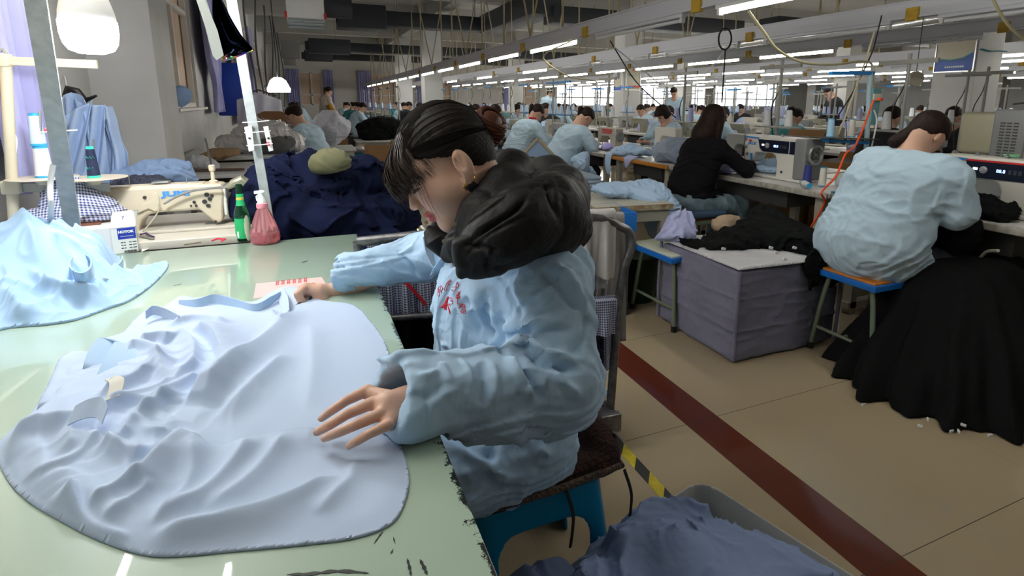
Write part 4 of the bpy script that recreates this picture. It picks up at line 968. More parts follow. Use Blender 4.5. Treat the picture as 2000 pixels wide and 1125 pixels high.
# beer bottle: green glass with painted label
bottg = mat('green_glass', (.02, .16, .07), .05, trans=.85, ior=1.5); lbl = mat('green_label', (.02, .42, .14), .45); lbl2 = mat('light_label', (.60, .75, .55), .5); whl = mat('label_white', (.8, .85, .8), .5)
bt = empty('beer_bottle', onz(477, 469, TZ), label='green glass beer bottle with a green label beside the pink spray bottle', cat='bottle')
MB().lathe([(.0, .001), (.0300, .001), (.0315, .006), (.0315, .125), (.029, .145), (.019, .175), (.0155, .190), (.0135, .235), (.0128, .262), (.0145, .264), (.0145, .272), (.012, .273), (.0115, .2), (.0, .19)], (0, 0, 0), 36).build('glass', bottg, bt)
MB().lathe([(.0318, .014), (.0321, .014), (.0321, .112), (.0318, .112)], (0, 0, 0), 36).build('body_label', lbl, bt)
MB().lathe([(.0200, .172), (.0166, .190), (.0152, .228), (.0148, .228)], (0, 0, 0), 30).build('neck_label', lbl, bt)
MB().lathe([(.0163, .200), (.0160, .212), (.0155, .212)], (0, 0, 0), 30).build('gold_stripe', mat('label_gold', (.6, .5, .08), .5), bt)
b = MB()
for k in range(14):
    a = -1.1 + k * .09
    if k < 9:
        zt = .030 + .035 * math.sin(k / 8 * PI) ** .5
        b.add([(.0324 * math.cos(a - .2), .0324 * math.sin(a - .2), .062 - zt + .004), (.0324 * math.cos(a - .1), .0324 * math.sin(a - .1), .062 - zt + .004), (.0324 * math.cos(a - .1), .0324 * math.sin(a - .1), .062 + zt), (.0324 * math.cos(a - .2), .0324 * math.sin(a - .2), .062 + zt)], [(0, 1, 2, 3)])
b.build('label_oval', lbl2, bt, smooth=False)
b = MB()
for k in range(2):
    a = -2.35 + k * .14; b.add([(.0324 * math.cos(a), .0324 * math.sin(a), .02), (.0324 * math.cos(a + .14), .0324 * math.sin(a + .14), .02), (.0324 * math.cos(a + .14), .0324 * math.sin(a + .14), .05), (.0324 * math.cos(a), .0324 * math.sin(a), .05)], [(0, 1, 2, 3)])
b.build('label_patch', whl, bt, smooth=False)
# spray bottle: ribbed cone of pink plastic, some liquid, white trigger
pinkp = mat('pink_plastic', (.95, .42, .48), .12, trans=.80, ior=1.35); liq = mat('pink_water', (.90, .25, .33), .05, trans=.75, ior=1.33)
bt.scale = (.88, .88, .84)
sp_ = empty('spray_bottle', onz(519, 474, TZ), label='pink ribbed spray bottle with a white nozzle next to the green bottle', cat='bottle')
b = MB(); n = 48; prof = [(.036, .002), (.042, .010), (.043, .022), (.040, .045), (.030, .090), (.020, .125), (.014, .140), (.014, .150)]; vs = []; fs = []
for r_, z_ in prof:
    for k in range(n): rr_ = r_ * (1 + (.035 if z_ > .03 else 0) * (1 if k % 4 < 2 else -1)); vs.append((rr_ * math.cos(2 * PI * k / n), rr_ * math.sin(2 * PI * k / n), z_))
for i in range(len(prof) - 1):
    for k in range(n): fs.append((i * n + k, i * n + (k + 1) % n, (i + 1) * n + (k + 1) % n, (i + 1) * n + k))
fs.append(tuple(range(n - 1, -1, -1))); b.add(vs, fs).build('bottle_body', pinkp, sp_)
MB().lathe([(.0, .005), (.033, .005), (.038, .012), (.039, .022), (.037, .034), (.0, .034)], (0, 0, 0), 30).build('liquid', liq, sp_)
MB().lathe([(.0155, .142), (.0165, .144), (.0165, .160), (.012, .163)], (0, 0, 0), 24).build('collar_ring', mat('pink_cap', (.85, .30, .38), .35), sp_)
MB().lathe([(.013, .160), (.012, .178), (.009, .185), (.008, .200), (.010, .204), (.006, .212)], (0, 0, 0), 20).build('pump', whl, sp_)
MB().box((-.004, 0, .205), (.030, .014, .012), bev=.003).build('spray_head', whl, sp_); MB().tube([(-.004, 0, .198), (-.012, 0, .188), (-.012, 0, .172)], [.004, .004, .003], 8).build('trigger', whl, sp_)
MB().cyl((0, 0, .01), (0, 0, .16), .002, n=6).build('dip_tube', whl, sp_)
sp_.scale = (1.28, 1.28, 1.0)
# shirt on a black hanger by the curtain
YH = 3.55
hs = empty('hanging_shirt', label='pale blue shirt hanging open on a black hanger against the grey pillar', cat='shirt')
def sheet(pts_fn, nu, nv_, name, m, parent, th=.004):
    vs = []; fs = []
    for j in range(nv_ + 1):
        for i in range(nu + 1): vs.append(pts_fn(i / nu, j / nv_))
    for j in range(nv_):
        for i in range(nu): a = j * (nu + 1) + i; fs.append((a, a + 1, a + nu + 2, a + nu + 1))
    o = MB().add(vs, fs).build(name, m, parent); s = o.modifiers.new('thick', 'SOLIDIFY'); s.thickness = th; return o
hshm = mat('hanging_shirt_cotton', (.42, .56, .82), .8, crease=.14, cscale=10)
def lerp(a, b_, t): return a + (b_ - a) * t
def hs_body(u, v):
    xl = lerp(112, 118, v); xr = 245 + 4 * v
    top = 188 + (abs(u - .30) * 75 if u > .3 else abs(u - .3) * 30); y = lerp(top, 372, v); x = lerp(xl, lerp(222, 248, min(1, v * 2.2)), u)
    p = ony(x, y, YH); p.y += .05 * math.sin(u * 19 + v * 2) * (.25 + .75 * v) + .02 * math.sin(u * 41); p.y -= .06 * math.sin(PI * u); return p
sheet(hs_body, 70, 40, 'shirt_body', hshm, hs)
def hs_sleeve(u, v):
    y = lerp(208, 362, v); x = lerp(205, 224, v) + u * lerp(10, 24, min(1, v * 2)); p = ony(x, y, YH - .07); p.y += .03 * math.cos(u * PI * 2) + .01 * math.sin(v * 9 + u * 6); return p
sheet(hs_sleeve, 20, 40, 'sleeve', hshm, hs)
def hs_front(u, v):
    y = lerp(196 + 30 * (1 - u) * (1 - v), 366, v); x = lerp(126, 166, u) + 14 * (u) * (1 - v) - 8 * v; p = ony(x, y, YH - .10); p.y += .018 * math.sin(u * 9 + v * 5); return p
sheet(hs_front, 30, 40, 'shirt_front', hshm, hs)
def hs_front2(u, v):
    y = lerp(205, 366, v); x = lerp(172, 205, u) + 8 * v; p = ony(x, y, YH - .09); p.y += .018 * math.sin(u * 8 + v * 6 + 1); return p
sheet(hs_front2, 30, 40, 'shirt_front', hshm, hs)
ribbon('collar', [ony(124, 196, YH - .06), ony(140, 190, YH - .02), ony(160, 196, YH - .04), ony(170, 214, YH - .09)], .045, hshm, hs, (0, .1, 1))
ribbon('neck_label', [ony(140, 206, YH - .03), ony(150, 205, YH - .028), ony(160, 207, YH - .03)], .02, whl, hs, (0, 0, 1))
hg = empty('coat_hanger', label='black coat hanger holding the pale blue shirt by the curtain', cat='hanger')
MB().tube([ony(124, 190, YH), ony(133, 173, YH), ony(150, 178, YH), ony(168, 196, YH), ony(188, 187, YH - .03)], [.008, .018, .018, .014, .006], 10).build('hanger_bar', mat('black_plastic', (.015, .015, .018), .4), hg)
MB().tube(smooth_poly([ony(130, 172, YH), ony(128, 158, YH), ony(125, 148, YH), ony(122, 160, YH)], 5), .003, 8).build('hook', steel, hg)
# bundles lying on the window ledge table behind the machine
bluef = mat('dusty_blue_cotton', (.26, .38, .60), .85, crease=.14, cscale=12)
bt2 = empty('side_table', label='grey side table against the pillar behind the cream machine', cat='table')
MB().box((-.80, 3.62, .78), (.66, .8, .03)).build('table_top', mat('shelf_grey', (.5, .5, .5), .5), bt2, smooth=False); MB().box((-.85, 3.7, .38), (.08, .6, .76)).build('table_support', mat('leg_grey', (.12, .13, .14), .5), bt2, smooth=False)
c = ony(305, 345, 3.5); bundle('blue_bundle', [(c, (.20, .14, .07)), (c + Vector((.05, 0, .04)), (.13, .12, .06))], None, 9, .014, bluef, 71, .007, 'heap of dusty blue cloth lying behind the cream machine', 'cloth', flat=.796)
c = ony(275, 358, 3.3); bundle('dark_bundle', c, (.14, .08, .05), 11, .012, mat('dark_speckled', (.02, .022, .035), .85, var=-3.0, vscale=90), 81, .007, 'small dark speckled cloth just above the machine arm', 'cloth', flat=.796)
# bent reflective sheets hanging at the top between the posts
hol = bpy.data.materials.new('prismatic_disc'); hol.use_nodes = True; nt = hol.node_tree; bb_ = nt.nodes['Principled BSDF']; bb_.inputs['Metallic'].default_value = 1; bb_.inputs['Roughness'].default_value = .08
vc = nt.nodes.new('ShaderNodeAttribute'); vc.attribute_name = 'col'; nt.links.new(vc.outputs['Color'], bb_.inputs['Base Color'])
YD = 1.9
inn = [(418, -12), (432, 0), (450, 35), (470, 68), (488, 90)]; 
outp = [(415, -12), (416, 30), (420, 62), (430, 105), (441, 117), (468, 112), (500, 96)]
vs = []; cols = []; N = 24
A = smooth_poly([Vector((x, y, 0)) for x, y in inn], 6); B_ = smooth_poly([Vector((x, y, 0)) for x, y in [(416, -12), (417, 40), (428, 98), (441, 117), (497, 97)]], 6)
M_ = 10
for i in range(len(A)):
    for j in range(M_ + 1):
        t = j / M_; x = A[i].x * (1 - t) + B_[i].x * t; y = A[i].y * (1 - t) + B_[i].y * t; vs.append(ony(x, y, YD + .03 * math.sin(t * PI)))
        edge = t if i > 12 else 0
        if edge > .85: h_ = (i * 1.7) % 6; cols.append(((.9, .2, .9), (.3, .3, 1), (.1, .9, .5), (.9, .9, .1), (1, .4, .1), (.5, .2, 1))[int(h_)])
        else: cols.append((.004, .006, .014))
fs = [(i * (M_ + 1) + j, i * (M_ + 1) + j + 1, (i + 1) * (M_ + 1) + j + 1, (i + 1) * (M_ + 1) + j) for i in range(len(A) - 1) for j in range(M_)]
o = npmesh('reflective_sheet', [tuple(v) for v in vs], fs, hol, col=np.array(cols)); s = o.modifiers.new('thick', 'SOLIDIFY'); s.thickness = .002
tag(o, 'curved dark mirror-like sheet with a rainbow edge hanging by the second post', 'disc')
o = MB().add([ony(x, y, 1.88) for x, y in ((380, -10), (396, -10), (425, 60), (437, 108), (423, 118), (415, 108), (400, 50))] + [ony(x, y, 1.884) for x, y in ((380, -10), (396, -10), (425, 60), (437, 108), (423, 118), (415, 108), (400, 50))],
     [(0, 1, 2, 3, 4, 5, 6), (13, 12, 11, 10, 9, 8, 7)] + [(i, 7 + i, 7 + (i + 1) % 7, (i + 1) % 7) for i in range(7)]).build('paper_strip', whl, smooth=False); tag(o, 'curled white paper strip hanging left of the dark rainbow-edged sheet', 'paper')
tag(MB().beam(ony(398, -10, 1.9), ony(434, 105, 1.9), .006, .004).build('wire_strip', galv), 'thin bright metal strip hanging beside the curled paper', 'strip')
# dark bundle of fabric peeking round the pillar, at the window
c = ony(352, 190, 4.9); bundle('blue_rag', c, (.07, .07, .08), 10, .014, bluef, 91, .008, 'blue rag stuffed at the window edge beside the grey pillar', 'cloth')
# ================================================================ the woman at the cutting table
def v3(p): return np.array([p[0], p[1], p[2]], np.float32)
HO_ = np.array([.2884, 1.2017, 1.1866 - .008]); HS = 1.12
def head_axes(yaw, pitch, roll):
    h = np.array([-math.cos(yaw), -math.sin(yaw), 0]); z = np.array([0, 0, 1.])
    f_ = h * math.cos(pitch) - z * math.sin(pitch); u = h * math.sin(pitch) + z * math.cos(pitch); l = np.cross(u, f_)
    return f_, l * math.cos(roll) + u * math.sin(roll), u * math.cos(roll) - l * math.sin(roll)
HA = head_axes(math.radians(-3), math.radians(29), math.radians(13))
HR = np.stack(HA, 1)          # columns f,l,u
def hw(f, l, u): return HO_ + HS * (HR @ np.array([f, l, u]))
def head_sdf(P):
    q = ((P - HO_.astype(np.float32)) @ HR.astype(np.float32)) / HS
    qa = q.copy(); qa[:, 1] = np.abs(qa[:, 1])
    d = ell(q, (-.002, 0, .028), (.089, .074, .083))
    d = smin(d, ell(q, (.034, 0, -.030), (.056, .062, .074)), .03)
    d = smin(d, cap(qa, (.0, .050, -.055), (.056, .016, -.098), .024, .020), .025)
    d = smin(d, cap(q, (.062, -.010, -.098), (.062, .010, -.098), .021), .018)
    d = smin(d, cap(qa, (.040, .040, -.045), (.052, .034, -.040), .030), .022)
    d = smin(d, cap(qa, (.082, .012, .016), (.062, .052, .016), .011), .016)
    d = smax(d, -ell(qa, (.1035, .031, -.004), (.017, .019, .013)), .016)
    d = smin(d, ell(qa, (.0695, .031, -.006), (.018, .018, .0125)), .004)
    d = smin(d, cap(q, (.086, 0, .006), (.104, 0, -.037), .0062, .0088), .010)
    d = smin(d, ell(qa, (.0965, .0110, -.042), (.0085, .0068, .0068)), .005)
    d = smax(d, -cap(qa, (.101, .0065, -.052), (.098, .007, -.044), .0026), .003)
    d = smin(d, ell(q, (.0835, 0, -.0645), (.0145, .022, .0068)), .005)
    d = smin(d, ell(q, (.0820, 0, -.0760), (.0135, .018, .0068)), .005)
    d = smax(d, -ell(q, (.0995, 0, -.0705), (.009, .022, .0014)), .002)
    # eyelid crease
    # ears
    Re = Euler((0, math.radians(-14), 0)).to_matrix()
    e = ell(qa, (-.010, .080, -.018), (.0165, .0085, .0295)); e = smax(e, -ell(qa, (-.004, .090, -.012), (.0098, .010, .018)), .003); e = smin(e, cap(qa, (-.006, .0835, .000), (-.009, .0835, -.022), .0028), .004)
    e = smin(e, ell(qa, (-.004, .077, -.045), (.009, .006, .010)), .006)
    d = smin(d, e, .006)
    return d * HS
LW = v3(onz(797, 784, .806)); RW = v3(ony(652, 570, 1.69))
def fing(P, pts, r): 
    d = None
    for i in range(len(pts) - 1):
        c = cap(P, pts[i], pts[i + 1], r[i], r[i + 1]); d = c if d is None else np.minimum(d, c)
    return d
def pz(x, y, z): return v3(onz(x, y, z))
LF = [([pz(719, 762, .812), pz(676, 783, .808), pz(648, 802, .797), pz(628, 817, .786)], [.0104, .0084, .0077, .0063]),
      ([pz(729, 786, .815), pz(678, 809, .808), pz(644, 830, .796), pz(619, 844, .784)], [.0106, .0086, .0079, .0065]),
      ([pz(742, 809, .812), pz(694, 830, .808), pz(660, 845, .797), pz(634, 856, .785)], [.0104, .0085, .0077, .0063]),
      ([pz(757, 830, .806), pz(722, 847, .801), pz(699, 861, .792), pz(681, 871, .784)], [.0094, .0077, .0070, .0058]),
      ([pz(765, 770, .790), pz(728, 786, .777), pz(700, 800, .772)], [.013, .0095, .0075])]
def lhand(P):
    d = cap(P, LW, pz(760, 790, .812), .026, .022)
    for a, w in ((pz(722, 768, .808), .0125), (pz(734, 789, .811), .013), (pz(745, 810, .808), .0125), (pz(757, 828, .802), .011)): d = smin(d, cap(P, pz(776, 788, .806) * .6 + LW * .4, a, .017, w), .010)
    for pts, r in LF: d = smin(d, fing(P, pts, r), .0022)
    return d
def py(x, y, Y): return v3(ony(x, y, Y))
RF = [([py(592, 566, 1.655), py(582, 575, 1.635), py(588, 588, 1.625), py(598, 590, 1.635)], [.0135, .0115, .010, .009]),      # index curled round the handle
      ([py(600, 560, 1.675), py(588, 566, 1.66), py(586, 580, 1.655), py(600, 588, 1.66)], [.013, .011, .010, .009]),
      ([py(610, 559, 1.695), py(597, 564, 1.69), py(592, 576, 1.685), py(604, 584, 1.69)], [.012, .011, .010, .008]),
      ([py(622, 562, 1.71), py(610, 566, 1.71), py(603, 578, 1.705), py(612, 586, 1.71)], [.011, .0095, .009, .007]),
      ([py(632, 586, 1.655), py(612, 596, 1.635), py(595, 600, 1.625), py(585, 597, 1.62)], [.015, .012, .010, .008])]
def rhand(P):
    d = cap(P, RW, py(625, 574, 1.68), .026, .026); d = smin(d, cap(P, py(622, 572, 1.67), py(604, 570, 1.67), .027, .022), .012)
    for pts, r in RF: d = smin(d, fing(P, pts, r), .005)
    return d
NK = (.42, 1.275, .985)
LS, LE = (.465, 1.065, .905), (.435, .950, .705)
RS, RE_ = (.43, 1.48, .93), (.30, 1.665, .835)
def body_sdf(P):
    d = head_sdf(P)
    d = smin(d, cap(P, hw(-.030, 0, -.045), NK, .052 * 1.05, .058), .02)
    t = cap(P, NK, (.46, 1.28, .90), .06, .11); t = smin(t, cap(P, (.46, 1.13, .90), (.45, 1.43, .91), .055), .06); t = smin(t, cap(P, (.46, 1.28, .88), (.46, 1.28, .55), .12, .14), .05)
    d = smin(d, t, .03)
    d = smin(d, cap(P, (.455, 1.28, .55), (.45, 1.17, .50), .13, .11), .05); d = smin(d, cap(P, (.46, 1.38, .50), (.46, 1.28, .55), .11, .13), .05)
    for s, (hp, kn, an) in enumerate((((.43, 1.17, .50), (.06, 1.12, .52), (.10, 1.13, .10)), ((.43, 1.39, .50), (.06, 1.42, .52), (.02, 1.42, .10)))):
        d = smin(d, cap(P, hp, kn, .085, .058), .03); d = smin(d, cap(P, kn, an, .055, .036), .02); d = smin(d, cap(P, an, (an[0] - .13, an[1], .045), .035, .028), .02)
    d = smin(d, cap(P, LS, LE, .05, .04), .03); d = smin(d, cap(P, LE, LW, .036, .025), .015); d = smin(d, lhand(P), .008)
    d = smin(d, cap(P, RS, RE_, .05, .04), .03); d = smin(d, cap(P, RE_, RW, .038, .026), .015); d = smin(d, rhand(P), .008)
    return d
gx = axis_grid(-.20, .68, .0026, [(-.12, .16), (.17, .42)], .006); gy = axis_grid(.74, 1.80, .0026, [(.78, 1.00), (1.08, 1.30), (1.6, 1.73)], .006); gz = axis_grid(.0, 1.34, .0026, [(.765, .845), (1.02, 1.33)], .007)
V, F = surf(body_sdf, gx, gy, gz)
V = relax(V, F, 1, .4)
q = ((V - HO_) @ HR) / HS; qa = q.copy(); qa[:, 1] = np.abs(qa[:, 1])
skin = np.array([.66, .42, .31]); colr = np.tile(skin, (len(V), 1))
def blend(mask, c): 
    global colr
    colr = colr * (1 - mask[:, None]) + np.array(c) * mask[:, None]
fz = (q[:, 0] > .02) & (q[:, 2] > -.13) & (q[:, 2] < .1)
n3 = fbm(V.astype(np.float32), 60, 2, 5)
blend(np.clip(.25 + .25 * n3, 0, 1) * .25, (.62, .30, .20))
blend(fz * np.exp(-((qa[:, 1] - .045) / .018) ** 2 - ((q[:, 2] + .038) / .02) ** 2) * .45, (.62, .24, .19))
blend(fz * np.clip(1.6 * np.exp(-((qa[:, 1]) / .024) ** 4 - ((q[:, 2] + .0655) / .0085) ** 4 - ((q[:, 0] - .10) / .02) ** 2), 0, 1), (.50, .075, .085))
blend(fz * np.clip(1.6 * np.exp(-((qa[:, 1]) / .020) ** 4 - ((q[:, 2] + .077) / .0075) ** 4 - ((q[:, 0] - .10) / .022) ** 2), 0, 1), (.55, .085, .09))
blend((q[:, 0] > .04) * np.clip(1.5 * np.exp(-((qa[:, 1] - .034) / .022) ** 4 - ((q[:, 2] - .018 + .1 * (qa[:, 1] - .03)) / .0035) ** 2), 0, 1) * .8, (.06, .04, .03))
blend((q[:, 0] > .06) * np.clip(np.exp(-((qa[:, 1] - .031) / .017) ** 4 - ((q[:, 2] + .013 + .12 * (qa[:, 1] - .031) ** 1) / .0016) ** 2) * 1.4, 0, 1), (.03, .02, .02))
handz = (V[:, 2] < .85) & (V[:, 0] < .18)
for pts, r in LF[:4]:
    tip = np.array(pts[-1]); blend((handz & (V[:, 2] > tip[2] + .002)) * np.clip(1.6 * np.exp(-(np.linalg.norm(V - tip - np.array([.001, 0, .004]), axis=1) / .0062) ** 4), 0, 1) * .75, (.75, .52, .42))
    for j in (1,): blend(handz * np.exp(-(np.linalg.norm(V - np.array(pts[j]) - np.array([0, 0, .006]), axis=1) / .008) ** 2) * .3, (.5, .22, .15))
skm_ = mat('skin', (.60, .36, .25), .45, attr='col', bump=.05, bscale=500, spec=.4)
skm_.node_tree.nodes['Principled BSDF'].inputs['Subsurface Weight'].default_value = .12
skm_.node_tree.nodes['Principled BSDF'].inputs['Subsurface Radius'].default_value = (.01, .004, .002)
hero = npmesh('person', V, F, skm_, col=colr)
tag(hero, 'woman with hair bun and black hood trimming the pale blue shirt on the green table', 'person')

# ---- eyelashes
lash = mat('lash_black', (.01, .008, .008), .5)
for s in (1, -1):
    b = MB(); P = [hw(.0885 - abs(k - 3) ** 2 * .0010, s * (.031 + (k - 3) * .0052), -.0125 - .0008 * abs(k - 3)) for k in range(7)]
    b.tube(smooth_poly(P, 3), .0012, 6)
    for k in range(12):
        t = k / 11; j = t * 5.99; a = Vector(P[int(j)]).lerp(Vector(P[int(j) + 1]), j % 1); f_ = Vector(HR[:, 0]); u_ = Vector(HR[:, 2])
        b.tube([a, a + f_ * .0045 - u_ * .003, a + f_ * .008 - u_ * .003], [.0005, .0004, .0002], 4)
    o = b.build('eyelashes', lash, hero)

# ---- hair: scalp mass, combed strands, bun, fringe
hairm = mat('black_hair', (.012, .009, .008), .55, spec=.22)
hairb = mat('brown_black_hair', (.040, .026, .018), .5, spec=.4)
bunm = mat('reddish_brown_hair', (.085, .026, .012), .45, spec=.4)
def hair_sdf(P):
    q = ((P - HO_.astype(np.float32)) @ HR.astype(np.float32)) / HS; qa = q.copy(); qa[:, 1] = np.abs(qa[:, 1])
    d = ell(q, (-.004, 0, .030), (.095, .083, .091))
    d = smin(d, cap(q, (-.045, 0, .0), (-.040, 0, -.052), .040, .03), .03)
    # open the face: below a hairline running from the brow to above the ear
    line = .026 - .25 * (q[:, 0] - .03)           # lower boundary of hair at the temples
    cut = np.maximum(q[:, 2] - np.where(q[:, 0] > .0, .004 + .5 * np.clip(q[:, 0], 0, .1), .004 + 1.2 * q[:, 0]), -(q[:, 0] + .045))
    d = smax(d, -cut, .006)
    cut2 = np.maximum(q[:, 2] - .062, -(q[:, 0] - .062))
    d = smax(d, -cut2, .01)
    return d * HS
gh = [np.arange(HO_[i] - .19, HO_[i] + .19, .0034).astype(np.float32) for i in range(3)]
V, F = surf(hair_sdf, *gh)
q = ((V - HO_) @ HR) / HS; ang = np.arctan2(q[:, 1], q[:, 2] - .01)
V = V + normals(V, F) * (.0010 * np.sin(ang * 95 + 3 * vn(V.astype(np.float32), 20, 3)) + .0008 * np.sin(ang * 41))[:, None]
npmesh('hair', V, F, hairm, hero)
def scalp(f, l, u, inf=1.03):
    p = np.array([f, l, u], float) - np.array([-.004, 0, .030]); r = np.array([.095, .083, .091]) * inf; k = np.linalg.norm(p / r); return np.array([-.004, 0, .030]) + p / max(k, 1e-6)
hr = np.random.RandomState(11)
b = MB()
bunc = np.array([-.095, .015, .014])
for i in range(620):      # strands combed from the hairline back to the bun
    t = hr.rand(); side = 1 if hr.rand() < .75 else -1
    if t < .55: st = np.array([.062 - .07 * t + .01 * hr.rand(), side * (.012 + .075 * t), .075 - .07 * t])
    else: st = np.array([.02 - .05 * (t - .55), side * .08, .035 - .0 * t])
    pts = []
    for k in range(10):
        s = k / 9; p = st * (1 - s) + bunc * s; p = p + np.array([0, 0, .05 * math.sin(s * PI)]) if t < .4 else p
        p = scalp(*p, 1.012 + .012 * hr.rand() * math.sin(s * PI)) if s < .86 else p; pts.append(Vector(hw(*p)))
    b.tube(pts, [.0009 * (1 - .5 * abs(2 * k / 9 - 1)) for k in range(10)], 3, caps=False)
b.build('combed_strands', hairm, hero)['kind'] = 'stuff'
bc = np.array(ony(954, 249, 1.205)); BA = Vector(HR[:, 0]); 
b = MB()
for i in range(64):       # bun: coils wound round its axis
    ph = i * 2.399; tilt = (i / 64 - .5) * 2.6; pts = []
    for k in range(17):
        a = k / 16 * PI * 1.6 + ph; r = .036 * math.cos(tilt * .5) + .002 * hr.rand(); z = .037 * math.sin(tilt * .5 + .25 * math.sin(a + ph))
        loc = Vector((r * math.cos(a), r * math.sin(a), z)); loc = Euler((.5, .4, 0)).to_matrix() @ loc; pts.append(Vector(bc) + Vector((loc.x, loc.y * .9, loc.z * 1.12)))
    b.tube(pts, [.0045 * math.sin(PI * min(max(k / 16, .08), .92)) for k in range(17)], 6)
b.ball(bc, (.033, .030, .038), 20, 14)
b.build('hair_bun', bunm, hero)['kind'] = 'stuff'
# fringe: locks falling from the parting over the forehead
b = MB()
for i in range(900):
    t = hr.rand() ** .8; l0 = -.055 + .125 * t          # across the forehead, right to left
    root = scalp(.070 - .9 * max(0, abs(l0) - .03) , l0 * .55, .085, 1.02)
    out = 1.12 - .85 * hr.rand() ** 1.4; L = .068 + .035 * hr.rand() + (.03 if l0 < -.035 else 0)
    pts = []
    for k in range(8):
        s = k / 7; f_ = root[0] + (.056 * math.sin(s * 1.8)) * out - .006 * s; l_ = l0 * (.55 + .50 * s) + .004 * math.sin(3 * s + i); u_ = root[2] - L * s * 1.05
        pts.append(Vector(hw(f_ - .5 * max(0, abs(l_) - .035), l_, u_)))
    b.tube(pts, [.0011, .0012, .0012, .0011, .0010, .0008, .0006, .0003], 3, caps=False)
b.build('fringe', hairb, hero)['kind'] = 'stuff'
b = MB()
for i in range(22):       # loose wisps by the near cheek
    l0 = .046 + .016 * hr.rand(); L = .09 + .07 * hr.rand(); f0 = .058 + .012 * hr.rand(); pts = []
    for k in range(9):
        s = k / 8; pts.append(Vector(hw(f0 + .030 * s * (1 - .45 * s) + .004 * math.sin(4 * s + i), l0 + .016 * math.sin(2 * s) * (1 + .2 * math.sin(i)), .058 - L * s)))
    b.tube(pts, [.00036 * (1 - .7 * k / 8) for k in range(9)], 4, caps=False)
for i in range(30):       # and beyond the far cheek
    l0 = -.055 - .012 * hr.rand(); L = .10 + .06 * hr.rand(); pts = []
    for k in range(9):
        s = k / 8; pts.append(Vector(hw(.062 + .040 * s * (1 - .4 * s), l0 - .006 * s, .055 - L * s)))
    b.tube(pts, [.0006 * (1 - .7 * k / 8) for k in range(9)], 4, caps=False)
b.build('loose_strands', hairb, hero)['kind'] = 'stuff'
# ---- earring: gold knot over a black square
goldm = mat('gold', (.75, .50, .15), .25, 1.0); gem = mat('black_enamel', (.012, .012, .02), .25)
er = MB(); c = Vector(ony(919, 345, 1.105))
for dx, dz in ((-.004, .005), (.004, .005), (-.004, -.004), (.004, -.004)): er.tube([c + Vector((dx + .004 * math.cos(a), -.002, dz + .005 * math.sin(a))) for a in np.linspace(0, 2 * PI, 9)], .0013, 6, caps=False)
er.build('earring_knot', goldm, hero)
MB().box(c + Vector((.004, 0, -.022)), (.022, .004, .022), ry=.75, bev=.001).build('earring_drop', gem, hero)
MB().box(c + Vector((-.007, .001, -.018)), (.012, .003, .020), ry=.75, bev=.001).build('earring_plate', goldm, hero)

# ---- blue work coat
coatm = mat('blue_work_coat', (.42, .60, .79), .82, bump=.08, bscale=260, sheen=.1, crease=.16, cscale=10)
QL = (float(LW[0]) - .004, float(LW[1]) + .008, float(LW[2]) + .004)
def coat_sdf(P):
    d = ell(P, (.440, 1.275, .80), (.180, .220, .21))
    d = smin(d, ell(P, (.505, 1.27, .90), (.145, .215, .10)), .06)
    d = smin(d, cap(P, (.46, 1.08, .915), (.44, 1.46, .92), .085), .05)
    d = smin(d, ell(P, (.435, 1.26, .62), (.175, .215, .22)), .07)
    d = smin(d, rbox(P, (.375, 1.26, .475), (.185, .215, .105), .09), .06)
    d = smin(d, cap(P, (.42, 1.14, .50), (.22, 1.10, .50), .12, .105), .05); d = smin(d, cap(P, (.42, 1.38, .50), (.22, 1.38, .50), .12, .10), .05)
    a = cap(P, LS, (.440, .965, .730), .092, .095); a = smin(a, cap(P, (.440, .965, .730), (.30, .945, .755), .095, .088), .03); a = smin(a, cap(P, (.30, .945, .755), QL, .086, .076), .03)
    r = cap(P, RS, RE_, .085, .072); r = smin(r, cap(P, RE_, (.075, 1.69, .806), .072, .056), .03)
    d = smin(d, a, .022); d = smin(d, r, .035)
    # sleeve ends: hollow cuffs
    q1 = np.array(QL, np.float32); ax = q1 - np.array([.30, .945, .755], np.float32); ax /= np.linalg.norm(ax); s = (P - q1) @ ax
    near = (P[:, 0] < .30) & (P[:, 1] < 1.14)
    d = np.where(near, smax(d, s - .026, .006), d); d = np.where(near & (s > -.05), smax(d, -(cap(P, q1 - ax * .02, q1 + ax * .20, .050, .062)), .005), d)
    q2 = np.array([.075, 1.69, .806], np.float32); ax2 = np.array([-.99, .10, -.02], np.float32); s2 = (P - q2) @ ax2; near2 = (P[:, 0] < .25) & (P[:, 1] > 1.5)
    d = np.where(near2, smax(d, s2 - .028, .005), d); d = np.where(near2 & (s2 > -.08), smax(d, -cap(P, q2 - ax2 * .08, q2 + ax2 * .2, .038, .050), .004), d)
    # neck opening
    d = smax(d, -cap(P, (.36, 1.27, .93), (.33, 1.27, 1.08), .055, .11), .012)
    # keep off the table top
    tab = np.maximum(np.maximum(P[:, 0] - .185, P[:, 2] - .757), .70 - P[:, 2] - .35)
    d = smax(d, -tab, .006)
    # wrinkles
    w = P + .035 * np.stack([vn(P, 7, 1), vn(P, 7, 2), vn(P, 7, 3)], -1)
    st = w * np.array([.55, 1.15, 1.0], np.float32)
    lo = P[:, 2] < .70
    rr = np.clip(1 - np.abs(vn(st, 11, 7)) * 2.6, 0, 1) ** 1.4; r2 = np.clip(1 - np.abs(vn(st, 23, 8)) * 2.4, 0, 1) ** 1.3
    return d - .0075 * rr - .0030 * r2 - .006 * vn(w, 5, 12) - .0075 * folds3(st, 7.5, 17) - .0016 * folds3(w, 26, 23) + .004
gx = axis_grid(.0, .70, .0040); gy = axis_grid(.74, 1.80, .0040, [(.74, 1.30), (1.6, 1.8)], .006); gz = axis_grid(.33, 1.06, .0042)
V, F = surf(coat_sdf, gx, gy, gz)
